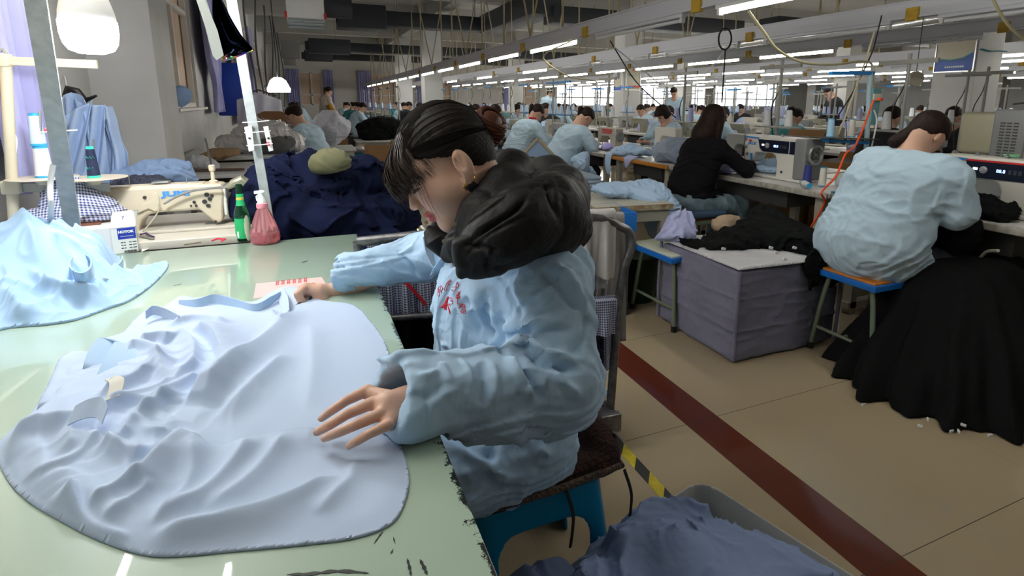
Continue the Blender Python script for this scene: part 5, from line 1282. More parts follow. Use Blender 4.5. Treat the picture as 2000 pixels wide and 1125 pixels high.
V = V.astype(np.float64); V = relax(V, F, 1, .5)
def project(V):
    c = (V - np.array([0, 0, CAMH])) @ RC; return CX + FPX * c[:, 0] / -c[:, 2], CY - FPX * c[:, 1] / -c[:, 2], -c[:, 2]
def picker(V):
    u, v, dp = project(V)
    def pick(x, y, rad=7):
        m = np.nonzero((np.abs(u - x) < rad) & (np.abs(v - y) < rad))[0]
        if len(m) == 0: return None
        mm = m[dp[m] < dp[m].min() + .03]; k = mm[np.argmin((u[mm] - x) ** 2 + (v[mm] - y) ** 2)]; return V[k].copy()
    return pick
def emboss(V, F, lines):
    """raise or sink soft fold lines picked out on the surface"""
    pk_ = picker(V); N = normals(V, F); D = np.zeros(len(V))
    for pts, H, w in lines:
        q = [pk_(x, y) for x, y in pts]; q = [p for p in q if p is not None]
        if len(q) < 2: continue
        q = smooth_poly([Vector(p) for p in q], 5); lo = np.min([list(p) for p in q], 0) - 3 * w; hi = np.max([list(p) for p in q], 0) + 3 * w
        m = np.nonzero(((V > lo) & (V < hi)).all(1))[0]
        if not len(m): continue
        d, t, _ = segdist(V[m].astype(np.float32), [list(p) for p in q]); tp = np.clip(np.minimum(t, 1 - t) * 4 + .1, 0, 1)
        D[m] += 1.35 * H * tp * np.exp(-(d / (.85 * w)) ** 2)
    return V + N * D[:, None]
CF = [([(982, 678), (1027, 668), (1070, 694), (1125, 706)], .016, .014), ([(1029, 684), (1071, 712), (1120, 722)], -.014, .010),
      ([(947, 575), (944, 611), (956, 651), (985, 682)], -.022, .013), ([(930, 640), (965, 668), (1000, 700)], -.012, .010),
      ([(991, 694), (1013, 735), (1045, 782)], .014, .012), ([(1003, 692), (1028, 735), (1058, 785)], -.016, .011),
      ([(1071, 713), (1098, 744), (1135, 771)], .012, .012), ([(956, 700), (966, 731), (962, 790)], .007, .010), ([(940, 705), (946, 745), (940, 800)], -.005, .010),
      ([(969, 650), (1027, 632), (1108, 628)], .012, .013), ([(975, 664), (1030, 648), (1112, 645)], -.008, .010),
      ([(900, 700), (915, 740), (912, 790)], .006, .010), ([(860, 705), (880, 750)], .005, .008), ([(985, 555), (1010, 600), (1020, 640)], -.006, .012), ([(1050, 520), (1095, 560), (1140, 620)], -.010, .013),
      ([(1080, 510), (1120, 550), (1150, 610)], .008, .013), ([(960, 545), (1000, 530), (1050, 510)], .006, .008), ([(1150, 600), (1140, 660), (1110, 700)], -.008, .012),
      ([(883, 560), (898, 600), (918, 640)], .008, .008), ([(905, 575), (925, 620), (938, 660)], -.009, .009), ([(845, 560), (838, 610), (842, 660)], .005, .009), ([(862, 640), (866, 675), (880, 700)], .005, .007),
      ([(790, 780), (840, 770), (870, 745)], -.005, .008), ([(795, 740), (830, 735), (860, 720)], .006, .008), ([(825, 760), (835, 800), (830, 850)], -.005, .008),
      ([(860, 860), (920, 895), (1000, 935)], .010, .012), ([(880, 855), (960, 890), (1060, 915)], -.009, .012), ([(1000, 850), (1060, 880), (1110, 890)], .012, .012), ([(1020, 830), (1080, 860), (1125, 850)], -.010, .011),
      ([(900, 860), (915, 930), (930, 985)], .007, .012), ([(950, 900), (960, 940), (985, 960)], -.006, .012),
      ([(660, 530), (720, 520), (790, 500)], .005, .008), ([(690, 555), (740, 560), (800, 545)], -.006, .009), ([(745, 505), (770, 530), (800, 560)], .008, .008), ([(775, 490), (800, 515), (818, 545)], -.009, .008), ([(640, 540), (662, 560), (668, 590)], .006, .006),
      ([(816, 560), (808, 600), (806, 660), (800, 700)], .007, .006)]
V = emboss(V, F, CF)
coat = npmesh('work_coat', V, F, coatm, hero)
pick = picker(V); NC = normals(V, F)
def on_coat(pts, r, name, m, off=.002, parent=coat, n=6):
    q = []
    for x, y in pts:
        p = pick(x, y, 5)
        if p is not None:
            vdir = np.array([0, 0, CAMH]) - p; vdir /= np.linalg.norm(vdir); q.append(Vector(p + vdir * off))
    if len(q) < 2: return None
    return MB().tube(smooth_poly(q, 4), r, n).build(name, m, parent)
redm = mat('red_embroidery', (.62, .015, .03), .6)
def E_(pts): return [(840 + x * .0889, 530 + y * .0889) for x, y in pts]
marks = [[(245, 290), (215, 420), (195, 550), (160, 500), (175, 420)], [(210, 330), (165, 400), (240, 400)], [(285, 360), (250, 430), (255, 490)], [(240, 330), (280, 370), (230, 440)], [(180, 380), (205, 470)],
         [(440, 185), (380, 260), (430, 290)], [(380, 260), (330, 380), (355, 425), (390, 330), (420, 270)], [(440, 185), (445, 230), (390, 250)],
         [(620, 230), (570, 270), (630, 270)], [(465, 350), (530, 350), (610, 325), (625, 270)], [(465, 415), (530, 420), (585, 370), (600, 330)], [(560, 330), (590, 260)],
         [(655, 435), (570, 520), (650, 500)], [(655, 470), (580, 580), (660, 540)], [(600, 470), (640, 520), (600, 600), (595, 690)], [(570, 560), (620, 590), (660, 560)],
         [(615, 715), (740, 720), (750, 800), (620, 800)], [(640, 760), (720, 740)], [(620, 800), (700, 750), (740, 800), (770, 900), (720, 925), (730, 860), (765, 870)], [(610, 935), (680, 870), (740, 840)], [(680, 870), (700, 920)]]
for mk_ in marks: on_coat(E_(mk_), .0008, 'embroidered_character', redm)
for mk_ in ([(230, 795), (300, 740), (400, 570), (395, 640), (370, 700)], [(250, 790), (330, 700), (390, 600)], [(280, 770), (340, 690), (380, 640)]): on_coat(E_(mk_), .0017, 'emblem', redm)
for mk_ in ([(310, 800), (330, 730), (380, 700)], [(330, 830), (345, 760), (370, 720)], [(360, 850), (360, 790), (375, 730)]): on_coat(E_(mk_), .0022, 'emblem', redm)
for mk_ in ([(400, 580), (470, 580), (515, 640), (480, 720), (400, 720)], [(455, 640), (480, 660), (470, 610)], [(390, 730), (410, 820), (445, 935)], [(380, 760), (420, 850), (440, 930)], [(400, 720), (440, 765)]): on_coat(E_(mk_), .0009, 'emblem', redm)
butm = mat('clear_button', (.62, .68, .70), .25)
for x, y in ((844, 537), (815, 637)):
    p = pick(x, y)
    if p is not None:
        vd = Vector((0, 0, CAMH)) - Vector(p); vd.normalize(); MB().lathe([(.006, 0), (.0065, .0012), (.0045, .0022), (.001, .0016)], Vector(p) + vd * .001, 14, vd).build('coat_button', butm, coat)
# placket, lapels and turned-back cuffs as cloth bands
def band(pts, w, name, up, m=coatm, parent=coat, th=.0014, off=.004):
    q = []
    for x, y, *Y in pts:
        if Y: q.append(Vector(ony(x, y, Y[0])))
        else:
            p = pick(x, y)
            if p is None: continue
            vd = np.array([0, 0, CAMH]) - p; vd /= np.linalg.norm(vd); q.append(Vector(p + vd * off))
    if len(q) > 1: return ribbon(name, q, w, m, parent, up, th)
band([(890, 465), (868, 505), (845, 540), (826, 590), (813, 640)], [.012, .020, .022, .022, .022], 'coat_placket', (.5, -.5, .2))
band([(895, 480), (868, 510), (848, 535), (840, 545)], [.028, .034, .020, .006], 'lapel', (.8, -.5, .1), off=.008)
band([(830, 460, 1.36), (838, 490, 1.34), (848, 520, 1.31)], [.02, .03, .012], 'lapel', (.6, .6, .2), off=.008)

# ---- black puffer collar and hood lying on the shoulders
puff = mat('black_puffer_nylon', (.013, .0125, .013), .6, spec=.28, crease=.12, cscale=22)
def PY(x, y, Y): return tuple(ony(x, y, Y))
def chain(P, pts, k):
    d = None
    for i in range(len(pts) - 1):
        c = cap(P, pts[i][0], pts[i + 1][0], pts[i][1], pts[i + 1][1]); d = c if d is None else smin(d, c, k)
    return d
COL1 = [(PY(876, 498, 1.13), .020), (PY(905, 474, 1.10), .032), (PY(940, 418, 1.08), .040), (PY(985, 370, 1.12), .046), (PY(1000, 335, 1.24), .048), (PY(985, 330, 1.36), .046), (PY(930, 400, 1.42), .04), (PY(862, 448, 1.36), .022), (PY(838, 446, 1.30), .012)]
HOOD = [(PY(925, 505, 1.02), .034), (PY(968, 465, 1.00), .048), (PY(1015, 430, 1.01), .058), (PY(1070, 400, 1.06), .060), (PY(1100, 375, 1.16), .052), (PY(1075, 345, 1.28), .044), (PY(1040, 335, 1.38), .044)]
BACK = [(PY(1030, 455, 1.04), .045), (PY(1085, 445, 1.10), .055), (PY(1105, 440, 1.25), .060), (PY(1080, 430, 1.38), .055)]
def hood_sdf(P):
    d = chain(P, COL1, .045); h = chain(P, HOOD, .06); h = smin(h, chain(P, BACK, .06), .06)
    fl = rbox(P, PY(932, 500, .995), (.047, .017, .043), .014, R=np.array(Euler((0, -.12, -.2)).to_matrix(), np.float32))
    h = smin(h, ell(P, PY(1035, 425, 1.13), (.105, .085, .085)), .06); h = smin(h, ell(P, PY(980, 470, 1.04), (.07, .045, .055)), .05)
    h = smin(h, fl, .03); d = smin(d, h, .016)
    w = P + .008 * np.stack([vn(P, 12, 31), vn(P, 12, 32), vn(P, 12, 33)], -1)
    r = np.clip(1 - np.abs(vn(w * [1, 1.6, 1], 15, 34)) * 2.3, 0, 1) ** 1.8; r2 = np.clip(1 - np.abs(vn(w * [1, 2, 1], 40, 35)) * 2.3, 0, 1)
    return d + .0040 * r + .0012 * r2 + .003
lo = np.min([p for p, r in COL1 + HOOD + BACK], 0) - .08; hi = np.max([p for p, r in COL1 + HOOD + BACK], 0) + .08
V, F = surf(hood_sdf, *[np.arange(lo[i], hi[i], .0036).astype(np.float32) for i in range(3)])
V = relax(V.astype(np.float64), F, 1, .5)
V = emboss(V, F, [([(885, 530), (930, 480), (975, 445), (1030, 420)], -.004, .005), ([(860, 470), (920, 430), (970, 395), (1010, 370)], -.006, .004), ([(905, 478), (950, 485), (972, 488)], -.008, .007), ([(1030, 330), (1075, 380), (1090, 430)], -.01, .010), ([(950, 530), (960, 500), (975, 480)], -.006, .006),
                  ([(905, 480), (960, 440), (1010, 405), (1045, 365)], -.012, .006)])
hood = npmesh('hood', V, F, puff, hero)
vest = MB(); vest.tube([ony(836, 450, 1.30), ony(850, 470, 1.28), ony(868, 500, 1.27)], [.012, .026, .010], 10); vest.build('vest_front', puff, hero)
snapm = mat('brass_snap', (.55, .48, .30), .3, .9)
for x, y, Y in ((833, 434, 1.275), (867, 471, 1.235), (888, 438, 1.075), (889, 471, 1.10)):
    c = ony(x, y, Y); vd = (Vector((0, 0, CAMH)) - c).normalized(); MB().lathe([(.0025, 0), (.0048, 0), (.0048, .0022), (.0026, .0026), (.0022, .0008)], c, 14, vd).build('snap', snapm, hood)

# ---- trousers under the coat
trm = mat('slate_trousers', (.10, .12, .17), .85, bump=.2, bscale=200)
def tr_sdf(P):
    d = cap(P, (.44, 1.16, .50), (.055, 1.11, .53), .108, .078); d = smin(d, cap(P, (.055, 1.11, .53), (.10, 1.13, .12), .072, .052), .03)
    e = cap(P, (.44, 1.40, .50), (.055, 1.42, .53), .108, .078); e = smin(e, cap(P, (.055, 1.42, .53), (.02, 1.42, .12), .072, .052), .03)
    d = smin(d, e, .02); return d - .004 * np.clip(1 - np.abs(vn(P, 16, 50)) * 2.4, 0, 1)
V, F = surf(tr_sdf, axis_grid(-.14, .58, .008), axis_grid(.98, 1.56, .008), axis_grid(.05, .68, .008))
npmesh('trousers', V, F, trm, hero)
MB().box((-.02, 1.13, .05), (.25, .09, .08), bev=.03).build('shoe', puff, hero); MB().box((-.10, 1.42, .05), (.25, .09, .08), bev=.03).build('shoe', puff, hero)

# ---- thread snips in her hand
chrome = mat('chrome', (.7, .7, .7), .18, 1.0)
sn = empty('thread_snips', label='small metal thread snips pressed to the cloth in her far hand', cat='scissors')
tip = ony(556, 612, 1.585); hd = ony(600, 583, 1.64)
MB().beam(hd, tip, .007, .0022, roll=.6).build('blade', chrome, sn, bevel=.0008); MB().beam(hd + Vector((.004, -.006, .005)), tip + Vector((.002, -.002, .003)), .006, .002, roll=.9).build('blade', chrome, sn, bevel=.0008)
MB().tube([hd + Vector((.0, .0, .0)), ony(612, 577, 1.655), ony(622, 578, 1.66), ony(612, 586, 1.65), hd], .0035, 8).build('handle', mat('black_plastic', (.015, .015, .018), .4), sn)
# ================================================================ people generator (seated or standing, facing local +X)
skin_m = MATS.get('worker_skin') or mat('worker_skin', (.52, .31, .22), .5)
hair_m = mat('dark_brown_hair', (.017, .009, .007), .6, bump=.4, bscale=60, stretch=(1, 1, .15), spec=.2)
coat_b = mat('pale_blue_overall', (.44, .59, .70), .85, crease=.15, cscale=7, sheen=.1)
dark_tr = mat('dark_trousers', (.03, .035, .05), .85)
def person(loc, rz, label, coat=coat_b, hair='ponytail', pose='sit', lean=.20, res=.012, trous=dark_tr, bulk=1.0, elbow=.25, seed=1, hands=((.46, .10, .80), (.46, -.10, .80)), head_dx=.08, pitch=.75, scarf=None, seat=.50, hem=.0, group=None, width=1.0, z=0.0, shoes=True, cut=None):
    st = pose == 'stand'; pz = .95 if st else seat; f = 1.0
    pel = np.array([0, 0, pz]); ch = np.array([lean * .70, 0, pz + .33]); nk = np.array([lean, 0, pz + .475]); hd = np.array([lean + head_dx, 0, pz + .62 - .03 * pitch])
    cp, sp = math.cos(pitch), math.sin(pitch); HRm = np.array([[cp, 0, sp], [0, 1, 0], [-sp, 0, cp]])   # columns: forward, left, up
    def body(P):
        q = (P - hd) @ HRm; qa = q.copy(); qa[:, 1] = np.abs(qa[:, 1])
        d = ell(q, (-.005, 0, .03), (.095, .075, .09)); d = smin(d, ell(q, (.03, 0, -.04), (.058, .058, .075)), .03); d = smin(d, cap(q, (.06, 0, -.095), (.05, 0, -.09), .022), .03)
        d = smin(d, cap(q, (.088, 0, 0), (.105, 0, -.035), .008, .011), .012); d = smin(d, ell(qa, (-.01, .078, -.015), (.015, .009, .028)), .006)
        d = smax(d, -ell(qa, (.10, .032, 0), (.014, .016, .012)), .012); d = smin(d, ell(q, (.082, 0, -.068), (.012, .02, .008)), .006)
        d = smin(d, cap(P, hd + HRm @ np.array([-.03, 0, -.05]), nk, .052, .06), .03)
        d = smin(d, cap(P, nk - [0, 0, .04], pel + [0, 0, .05], .09, .13), .05)
        for s, h in ((1, hands[0]), (-1, hands[1])):
            h = np.array(h, float); sh_ = np.array([nk[0], s * .155 * min(width, 1), nk[2] - .07]); el = np.array([(nk[0] + h[0]) / 2 - .03, s * elbow, min(sh_[2], h[2] + .08) - .09 if not st else pz + .08])
            d = smin(d, cap(P, sh_, el, .045, .038), .03); d = smin(d, cap(P, el, h, .036, .024), .015)
            fw = h - el; fw /= np.linalg.norm(fw); side = np.cross(fw, [0, 0, 1.0]); side /= max(np.linalg.norm(side), 1e-6)
            d = smin(d, cap(P, h, h + fw * .06, .026, .024), .01)
            for k, L in enumerate((.062, .072, .068, .055)):
                o_ = side * (.021 - .014 * k) * (1 if s < 0 else -1); b0 = h + fw * .06 + o_; b1 = b0 + fw * L * .55 + np.array([0, 0, .002]); b2 = b1 + fw * L * .42 - np.array([0, 0, .018]); d = smin(d, cap(P, b0, b1, .0095, .0085), .004); d = smin(d, cap(P, b1, b2, .0085, .007), .002)
            t0 = h + fw * .015 - side * .022 * (1 if s > 0 else -1) * -1; t0 = h + fw * .02 + side * .024 * (1 if s < 0 else -1); d = smin(d, cap(P, t0, t0 + fw * .05 + side * .016 * (1 if s < 0 else -1), .011, .008), .005)
        for s in (1, -1):
            if st: d = smin(d, cap(P, pel + [0, s * .09, 0], [0, s * .10, .50], .085, .055), .03); d = smin(d, cap(P, [0, s * .10, .50], [0, s * .10, .08], .052, .036), .02)
            else: d = smin(d, cap(P, pel + [0, s * .09, -.02], [.42, s * .12, .50], .085, .058), .03); d = smin(d, cap(P, [.42, s * .12, .50], [.38, s * .12, .09], .055, .036), .02)
        return d
    hs_ = [h[0] for h in hands]; zs = [h[2] for h in hands]
    gx = axis_grid(-.30, max(hs_) + .22, res * .55, [(min(hs_) - .04, max(hs_) + .2), (hd[0] - .13, hd[0] + .13)], res); gy = axis_grid(-.42, .42, res * .55, [(-.17, .17)], res); gz = axis_grid(.0, hd[2] + .16, res * .55, [(min(zs) - .06, max(zs) + .06), (hd[2] - .14, hd[2] + .15)], res)
    V, F = surf(body, gx, gy, gz)
    q = (V - hd) @ HRm; qa = q.copy(); qa[:, 1] = np.abs(qa[:, 1]); colr = np.tile(np.array([.52, .31, .22]), (len(V), 1))
    fr = q[:, 0] > .04
    def bl(m, c): colr[:] = colr * (1 - m[:, None]) + np.array(c) * m[:, None]
    bl(fr * np.clip(1.5 * np.exp(-(qa[:, 1] / .022) ** 4 - ((q[:, 2] + .068) / .010) ** 4), 0, 1), (.42, .09, .08)); bl(fr * np.clip(1.5 * np.exp(-((qa[:, 1] - .032) / .020) ** 4 - ((q[:, 2] - .018) / .005) ** 2), 0, 1), (.03, .02, .015)); bl(fr * np.clip(1.5 * np.exp(-((qa[:, 1] - .031) / .016) ** 4 - ((q[:, 2] + .004) / .006) ** 2), 0, 1), (.03, .02, .02))
    m_ = MATS.get('worker_skin_col') or mat('worker_skin_col', (.52, .31, .22), .5, attr='col')
    root = npmesh('person', V, F, m_, col=colr); root.location = (loc[0], loc[1], z); root.rotation_euler = (0, 0, rz); tag(root, label, 'person', group)
    def coatf(P):
        w = P + .03 * np.stack([vn(P, 6, seed), vn(P, 6, seed + 1), vn(P, 6, seed + 2)], -1)
        d = ell(P, pel + np.array([-.01, 0, .06]), (.165 * bulk, .20 * width, .20)); d = smin(d, ell(P, ch - np.array([.02, 0, .02]), (.150 * bulk, .205 * width, .20)), .06); d = smin(d, ell(P, (pel + ch) / 2 + np.array([-.02, 0, .0]), (.155 * bulk, .20 * width, .20)), .05); d = smin(d, ell(P, nk - np.array([.05, 0, .09]), (.12 * bulk, .19 * width, .10)), .05)
        d = smin(d, cap(P, (nk[0] - .01, -.14 * width, nk[2] - .055), (nk[0] - .01, .14 * width, nk[2] - .055), .072 * bulk), .04)
        for s, h in ((1, hands[0]), (-1, hands[1])):
            h = np.array(h, float); sh_ = np.array([nk[0], s * .17 * width, nk[2] - .07]); el = np.array([(nk[0] + h[0]) / 2 - .03, s * elbow, min(sh_[2], h[2] + .08) - .09 if not st else pz + .08])
            fw = (h - el) / np.linalg.norm(h - el); d = smin(d, cap(P, sh_, el, .070 * bulk, .062 * bulk), .03); a = cap(P, el, h - fw * .01, .060 * bulk, .045); d = smin(d, a, .025); d = smax(d, -cap(P, h - fw * .03, h + fw * .2, .033, .045), .004)
        if st: d = smin(d, rbox(P, (0, 0, pz - .03 - hem / 2), (.14, .19, .10 + hem / 2), .07), .05)
        else: d = smin(d, cap(P, pel + [.02, -.09, -.02], pel + [.16, -.11, -.02], .12, .10), .05); d = smin(d, cap(P, pel + [.02, .09, -.02], pel + [.16, .11, -.02], .12, .10), .05)
        if cut: d = smax(d, cut - P[:, 2], .01)
        d = smax(d, -cap(P, nk + [.03, 0, .03], nk + [.08, 0, .16], .058, .09), .012)
        r = np.clip(1 - np.abs(vn(w * [.7, 1, 1], 11, seed + 5)) * 2.4, 0, 1) ** 1.3; r2 = np.clip(1 - np.abs(vn(w, 21, seed + 6)) * 2.4, 0, 1)
        return d - .007 * r - .003 * r2 - .008 * vn(w, 4, seed + 9) - .010 * folds3(w * [.7, 1, 1], 5.5, seed + 17) + .004
    rc = res * .8
    V, F = surf(coatf, axis_grid(-.30, max(hs_) + .10, rc), axis_grid(-.40, .40, rc), axis_grid(pz - .28 - hem, nk[2] + .10, rc)); V = relax(V.astype(np.float64), F, 1, .4)
    npmesh('coat' if coat.name.find('overall') >= 0 else 'jacket', V, F, coat, root)
    def trf(P):
        d = None
        for s in (1, -1):
            if st: c = smin(cap(P, pel + [0, s * .09, 0], [0, s * .10, .50], .105, .075), cap(P, [0, s * .10, .50], [.0, s * .10, .08], .072, .060), .02)
            else: c = smin(cap(P, pel + [0, s * .09, -.02], [.42, s * .12, .50], .112, .078), cap(P, [.42, s * .12, .50], [.38, s * .12, .10], .075, .058), .03)
            d = c if d is None else smin(d, c, .02)
        if not st: d = smin(d, ell(P, pel + [-.02, 0, -.0], (.155, .185, .13)), .04)
        return d - .006 * np.clip(1 - np.abs(vn(P, 12, seed + 15)) * 2.4, 0, 1)
    V, F = surf(trf, axis_grid(-.24, .54, res), axis_grid(-.26, .26, res), axis_grid(.02, pz + .17, res)); npmesh('trousers', V, F, trous, root)
    def hairf(P):
        q = (P - hd) @ HRm
        d = ell(q, (-.012, 0, .036), (.103, .084, .094))
        d = smax(d, -np.maximum(q[:, 2] - np.where(q[:, 0] > 0, .030, .030 + 1.5 * q[:, 0]), -(q[:, 0] + .04)), .008); d = smax(d, -np.maximum(q[:, 2] - .055, -(q[:, 0] - .06)), .01)
        back = hd + HRm @ np.array([-.09, 0, .03])
        if hair == 'ponytail': d = smin(d, cap(P, back + [0, 0, .01], back + [-.035, 0, .01], .022, .030), .01); d = smin(d, cap(P, back + [-.035, 0, .01], back + [-.07, 0, -.13], .034, .012), .01)
        if hair == 'lowtail': d = smin(d, cap(P, back + [.02, 0, -.05], back + [-.10, .06, -.12], .055, .032), .03)
        if hair == 'bun': d = smin(d, ell(P, back + [-.02, 0, .02], (.04, .042, .042)), .01)
        if hair == 'long':
            d = smin(d, cap(P, back + [.055, 0, -.02], back + [-.03, 0, -.16], .082, .085), .03); d = smin(d, cap(P, back + [-.03, .0, -.16], back + [-.10, .02, -.42], .085, .05), .03)
            d = smin(d, cap(P, hd + HRm @ np.array([.0, -.070, 0]), hd + [-.03, -.07, -.18], .035, .03), .02)
        if hair == 'bob': d = smin(d, rbox(q, (-.02, 0, -.01), (.07, .088, .065), .05), .03); d = smin(d, ell(q, (.06, 0, .055), (.045, .07, .035)), .02); d = smax(d, -ell(q, (.085, 0, -.04), (.055, .062, .075)), .01)
        ang = np.arctan2(q[:, 1], q[:, 2] + .02); return d - .0016 * np.sin(ang * 60) - .0012 * vn(P, 60, 4)
    rr = res * .6; lo = -.62 if hair == 'long' else -.28
    V, F = surf(hairf, axis_grid(hd[0] - .30, hd[0] + .13, rr), axis_grid(-.14, .14, rr), axis_grid(hd[2] + lo, hd[2] + .15, rr)); npmesh('hair', V, F, hair_m, root)
    if hair == 'ponytail': 
        b0 = hd + HRm @ np.array([-.112, 0, .04]); MB().ball(tuple(b0), (.012, .024, .024), 10, 7).build('hair_tie', mat('pearl_white', (.75, .72, .68), .4), root)
    if scarf:
        MB().tube([nk + [.045, -.075, .05], nk + [.075, -.03, -.0], nk + [.095, .0, -.05], nk + [.10, .0, -.13]], [.018, .018, .018, .014], 8).build('scarf', scarf, root); MB().tube([nk + [-.04, -.07, .055], nk + [.045, -.075, .045], nk + [.08, -.02, .0]], .017, 8).build('scarf', scarf, root)
    if shoes:
        for s in (1, -1):
            x = .05 if st else .44; MB().box((x, s * .11, .045), (.25, .09, .085), bev=.03).build('shoe', mat('shoe_pale', (.45, .40, .36), .6) if st else MATS['black_puffer_nylon'] if 'black_puffer_nylon' in MATS else dark_tr, root)
    return root
# ================================================================ furniture and machines of the sewing rows
wtop = mat('white_laminate', (.62, .62, .60), .3, var=.06, vscale=9); wedge = mat('worn_edge', (.40, .38, .33), .6, var=.4, vscale=30); legm = mat('table_leg_cream', (.42, .40, .33), .5); oran = mat('orange_wood_edge', (.55, .22, .03), .5, var=.25, vscale=20)
grm = mat('warm_grey_plastic', (.28, .28, .27), .4); jw = mat('machine_white', (.66, .64, .58), .35); navyp = mat('panel_navy', (.01, .014, .03), .25); jblue = mat('jack_blue', (.02, .22, .60), .4); jred = mat('jack_red', (.55, .02, .02), .4)
lcd = mat('lit_display', (.3, .45, 1), .4, emit=3.0, ecol=(.35, .5, 1)); greym = mat('motor_grey', (.20, .205, .21), .45); undr = mat('under_dark', (.05, .05, .05), .7)
def bench_table(X0, X1, Y0, Y1, label, edge=wedge, top=wtop, z=.75, legs=True, group=None):
    t = empty('sewing_table', ((X0 + X1) / 2, (Y0 + Y1) / 2, 0), label=label, cat='table', group=group); w, l = X1 - X0, Y1 - Y0
    MB().box((.01, 0, z - .015), (w - .02, l, .03), bev=.003).build('table_top', top, t); MB().box((-w / 2, 0, z - .017), (.02, l, .040), bev=.006).build('table_edge', edge, t)
    if legs:
        for sy in (-1, 1):
            MB().box((-w / 2 + .10, sy * (l / 2 - .12), (z - .03) / 2), (.05, .06, z - .03)).build('leg', legm, t, smooth=False); MB().box((w / 2 - .10, sy * (l / 2 - .12), (z - .03) / 2), (.05, .06, z - .03)).build('leg', legm, t, smooth=False)
            MB().box((0, sy * (l / 2 - .12), .06), (w - .1, .06, .04)).build('foot_bar', legm, t, smooth=False)
        MB().box((0, 0, z - .11), (w * .5, l * .45, .14)).build('motor_tray', undr, t, smooth=False)
    return t
def jack(loc, rz, label, big=False):
    m = empty('sewing_machine', loc, rz, label, 'sewing machine')
    MB().box((-.02, 0, .006), (.60, .19, .016), bev=.004).build('bed', jw, m)
    b = MB(); b.prism([(-.27, .10), (-.235, .085), (-.20, .10), (-.165, .165), (.0, .170), (.03, .155), (.045, .12), (.045, .0), (.20, .0), (.20, .285), (-.255, .290), (-.275, .275)], .13); b.build('machine_arm', jw, m, bevel=.010)
    MB().box((.245, .01, .15), (.095, .17, .27), bev=.012).build('motor_housing', greym, m)
    hwl = MB().lathe([(.0, .0), (.064, .0), (.068, .008), (.068, .026), (.060, .034), (.052, .030), (.048, .018), (.0, .018)], (.292, -.005, .185), 32, (1, 0, 0)).build('handwheel', mat('wheel_silver', (.42, .43, .43), .3, .8), m)
    b = MB()
    for k in range(7): a = k * 2 * PI / 7; b.box((.314, -.005 + .028 * math.cos(a), .185 + .028 * math.sin(a)), (.006, .008, .036), rx=-a)
    b.build('wheel_spokes', mat('wheel_dark', (.08, .08, .08), .4), hwl)
    f = -.0665
    cpn = MB().prism([(-.135, .262), (-.115, .20), (-.085, .178), (.145, .178), (.145, .262)], .006, (0, f, 0)).build('control_panel', navyp, m)
    MB().prism([(.155, .178), (.195, .178), (.195, .262), (.155, .262)], .006, (0, f, 0)).build('side_panel', navyp, m)
    MB().prism([(-.262, .268), (-.135, .264), (-.128, .274), (-.262, .278)], .006, (0, f, 0)).build('blue_stripe', jblue, m)
    if big: MB().prism([(-.13, .263), (.145, .263), (.145, .272), (-.135, .272)], .008, (0, f, 0)).build('red_stripe', jred, m)
    MB().lathe([(.0, 0), (.019, 0), (.019, .004), (.010, .006), (.009, .010), (.0, .010)], (-.045, f - .003, .222), 26, (0, -1, 0)).build('dial', mat('dial_silver', (.55, .56, .58), .3, .5), cpn)
    MB().box((-.085, f - .0035, .225), (.022, .001, .012)).build('display', mat('white_light', (.8, .85, 1), .4, emit=2.0, ecol=(.8, .85, 1)), cpn, smooth=False)
    text('88.8', (.035, f - .0045, .222), .024, lcd, cpn, name='display_digits')
    for k in range(3): MB().box((.075 + .022 * k, f - .0035, .222), (.014, .001, .022)).build('panel_button', mat('button_dark', (.04, .045, .06), .4), cpn, smooth=False)
    text('JACK', (-.195, f - .0008, .228), .030, jblue, m, bold=.001, shear=.3, sx=1.2)
    MB().prism([(-.235, .248), (-.215, .256), (-.195, .252), (-.205, .244), (-.185, .236), (-.21, .240)], .003, (0, f - .001, 0)).build('red_mark', jred, m)
    MB().prism([(-.205, .155), (-.195, .105), (-.185, .105), (-.185, .158)], .006, (0, f, 0)).build('blue_guard', jblue, m)
    MB().cyl((-.245, 0, .10), (-.245, 0, .03), .007, n=10).build('needle_bar', steel, m); MB().box((-.245, -.01, .018), (.012, .02, .03)).build('presser_foot', undr, m)
    b = MB()
    for x, z in ((-.255, .255), (-.25, .20), (-.235, .15)): b.lathe([(.0, 0), (.012, 0), (.012, .008), (.0, .010)], (x, f, z), 14, (0, -1, 0)).build('tension_disc', steel, m); b = MB()
    MB().tube([(-.262, f - .01, .29), (-.262, f - .014, .20), (-.255, f - .01, .12), (-.246, -.02, .05)], .0025, 6).build('thread_take_up', undr, m)
    for x in (-.24, -.12, .02): MB().lathe([(.006, 0), (.012, .004), (.012, .012), (.005, .02)], (x, 0, .287), 12).build('top_fitting', steel, m)
    MB().lathe([(.0, 0), (.009, 0), (.009, .003), (.0, .003)], (.10, f, .05), 14, (0, -1, 0)).build('oil_window', undr, m)
    return m
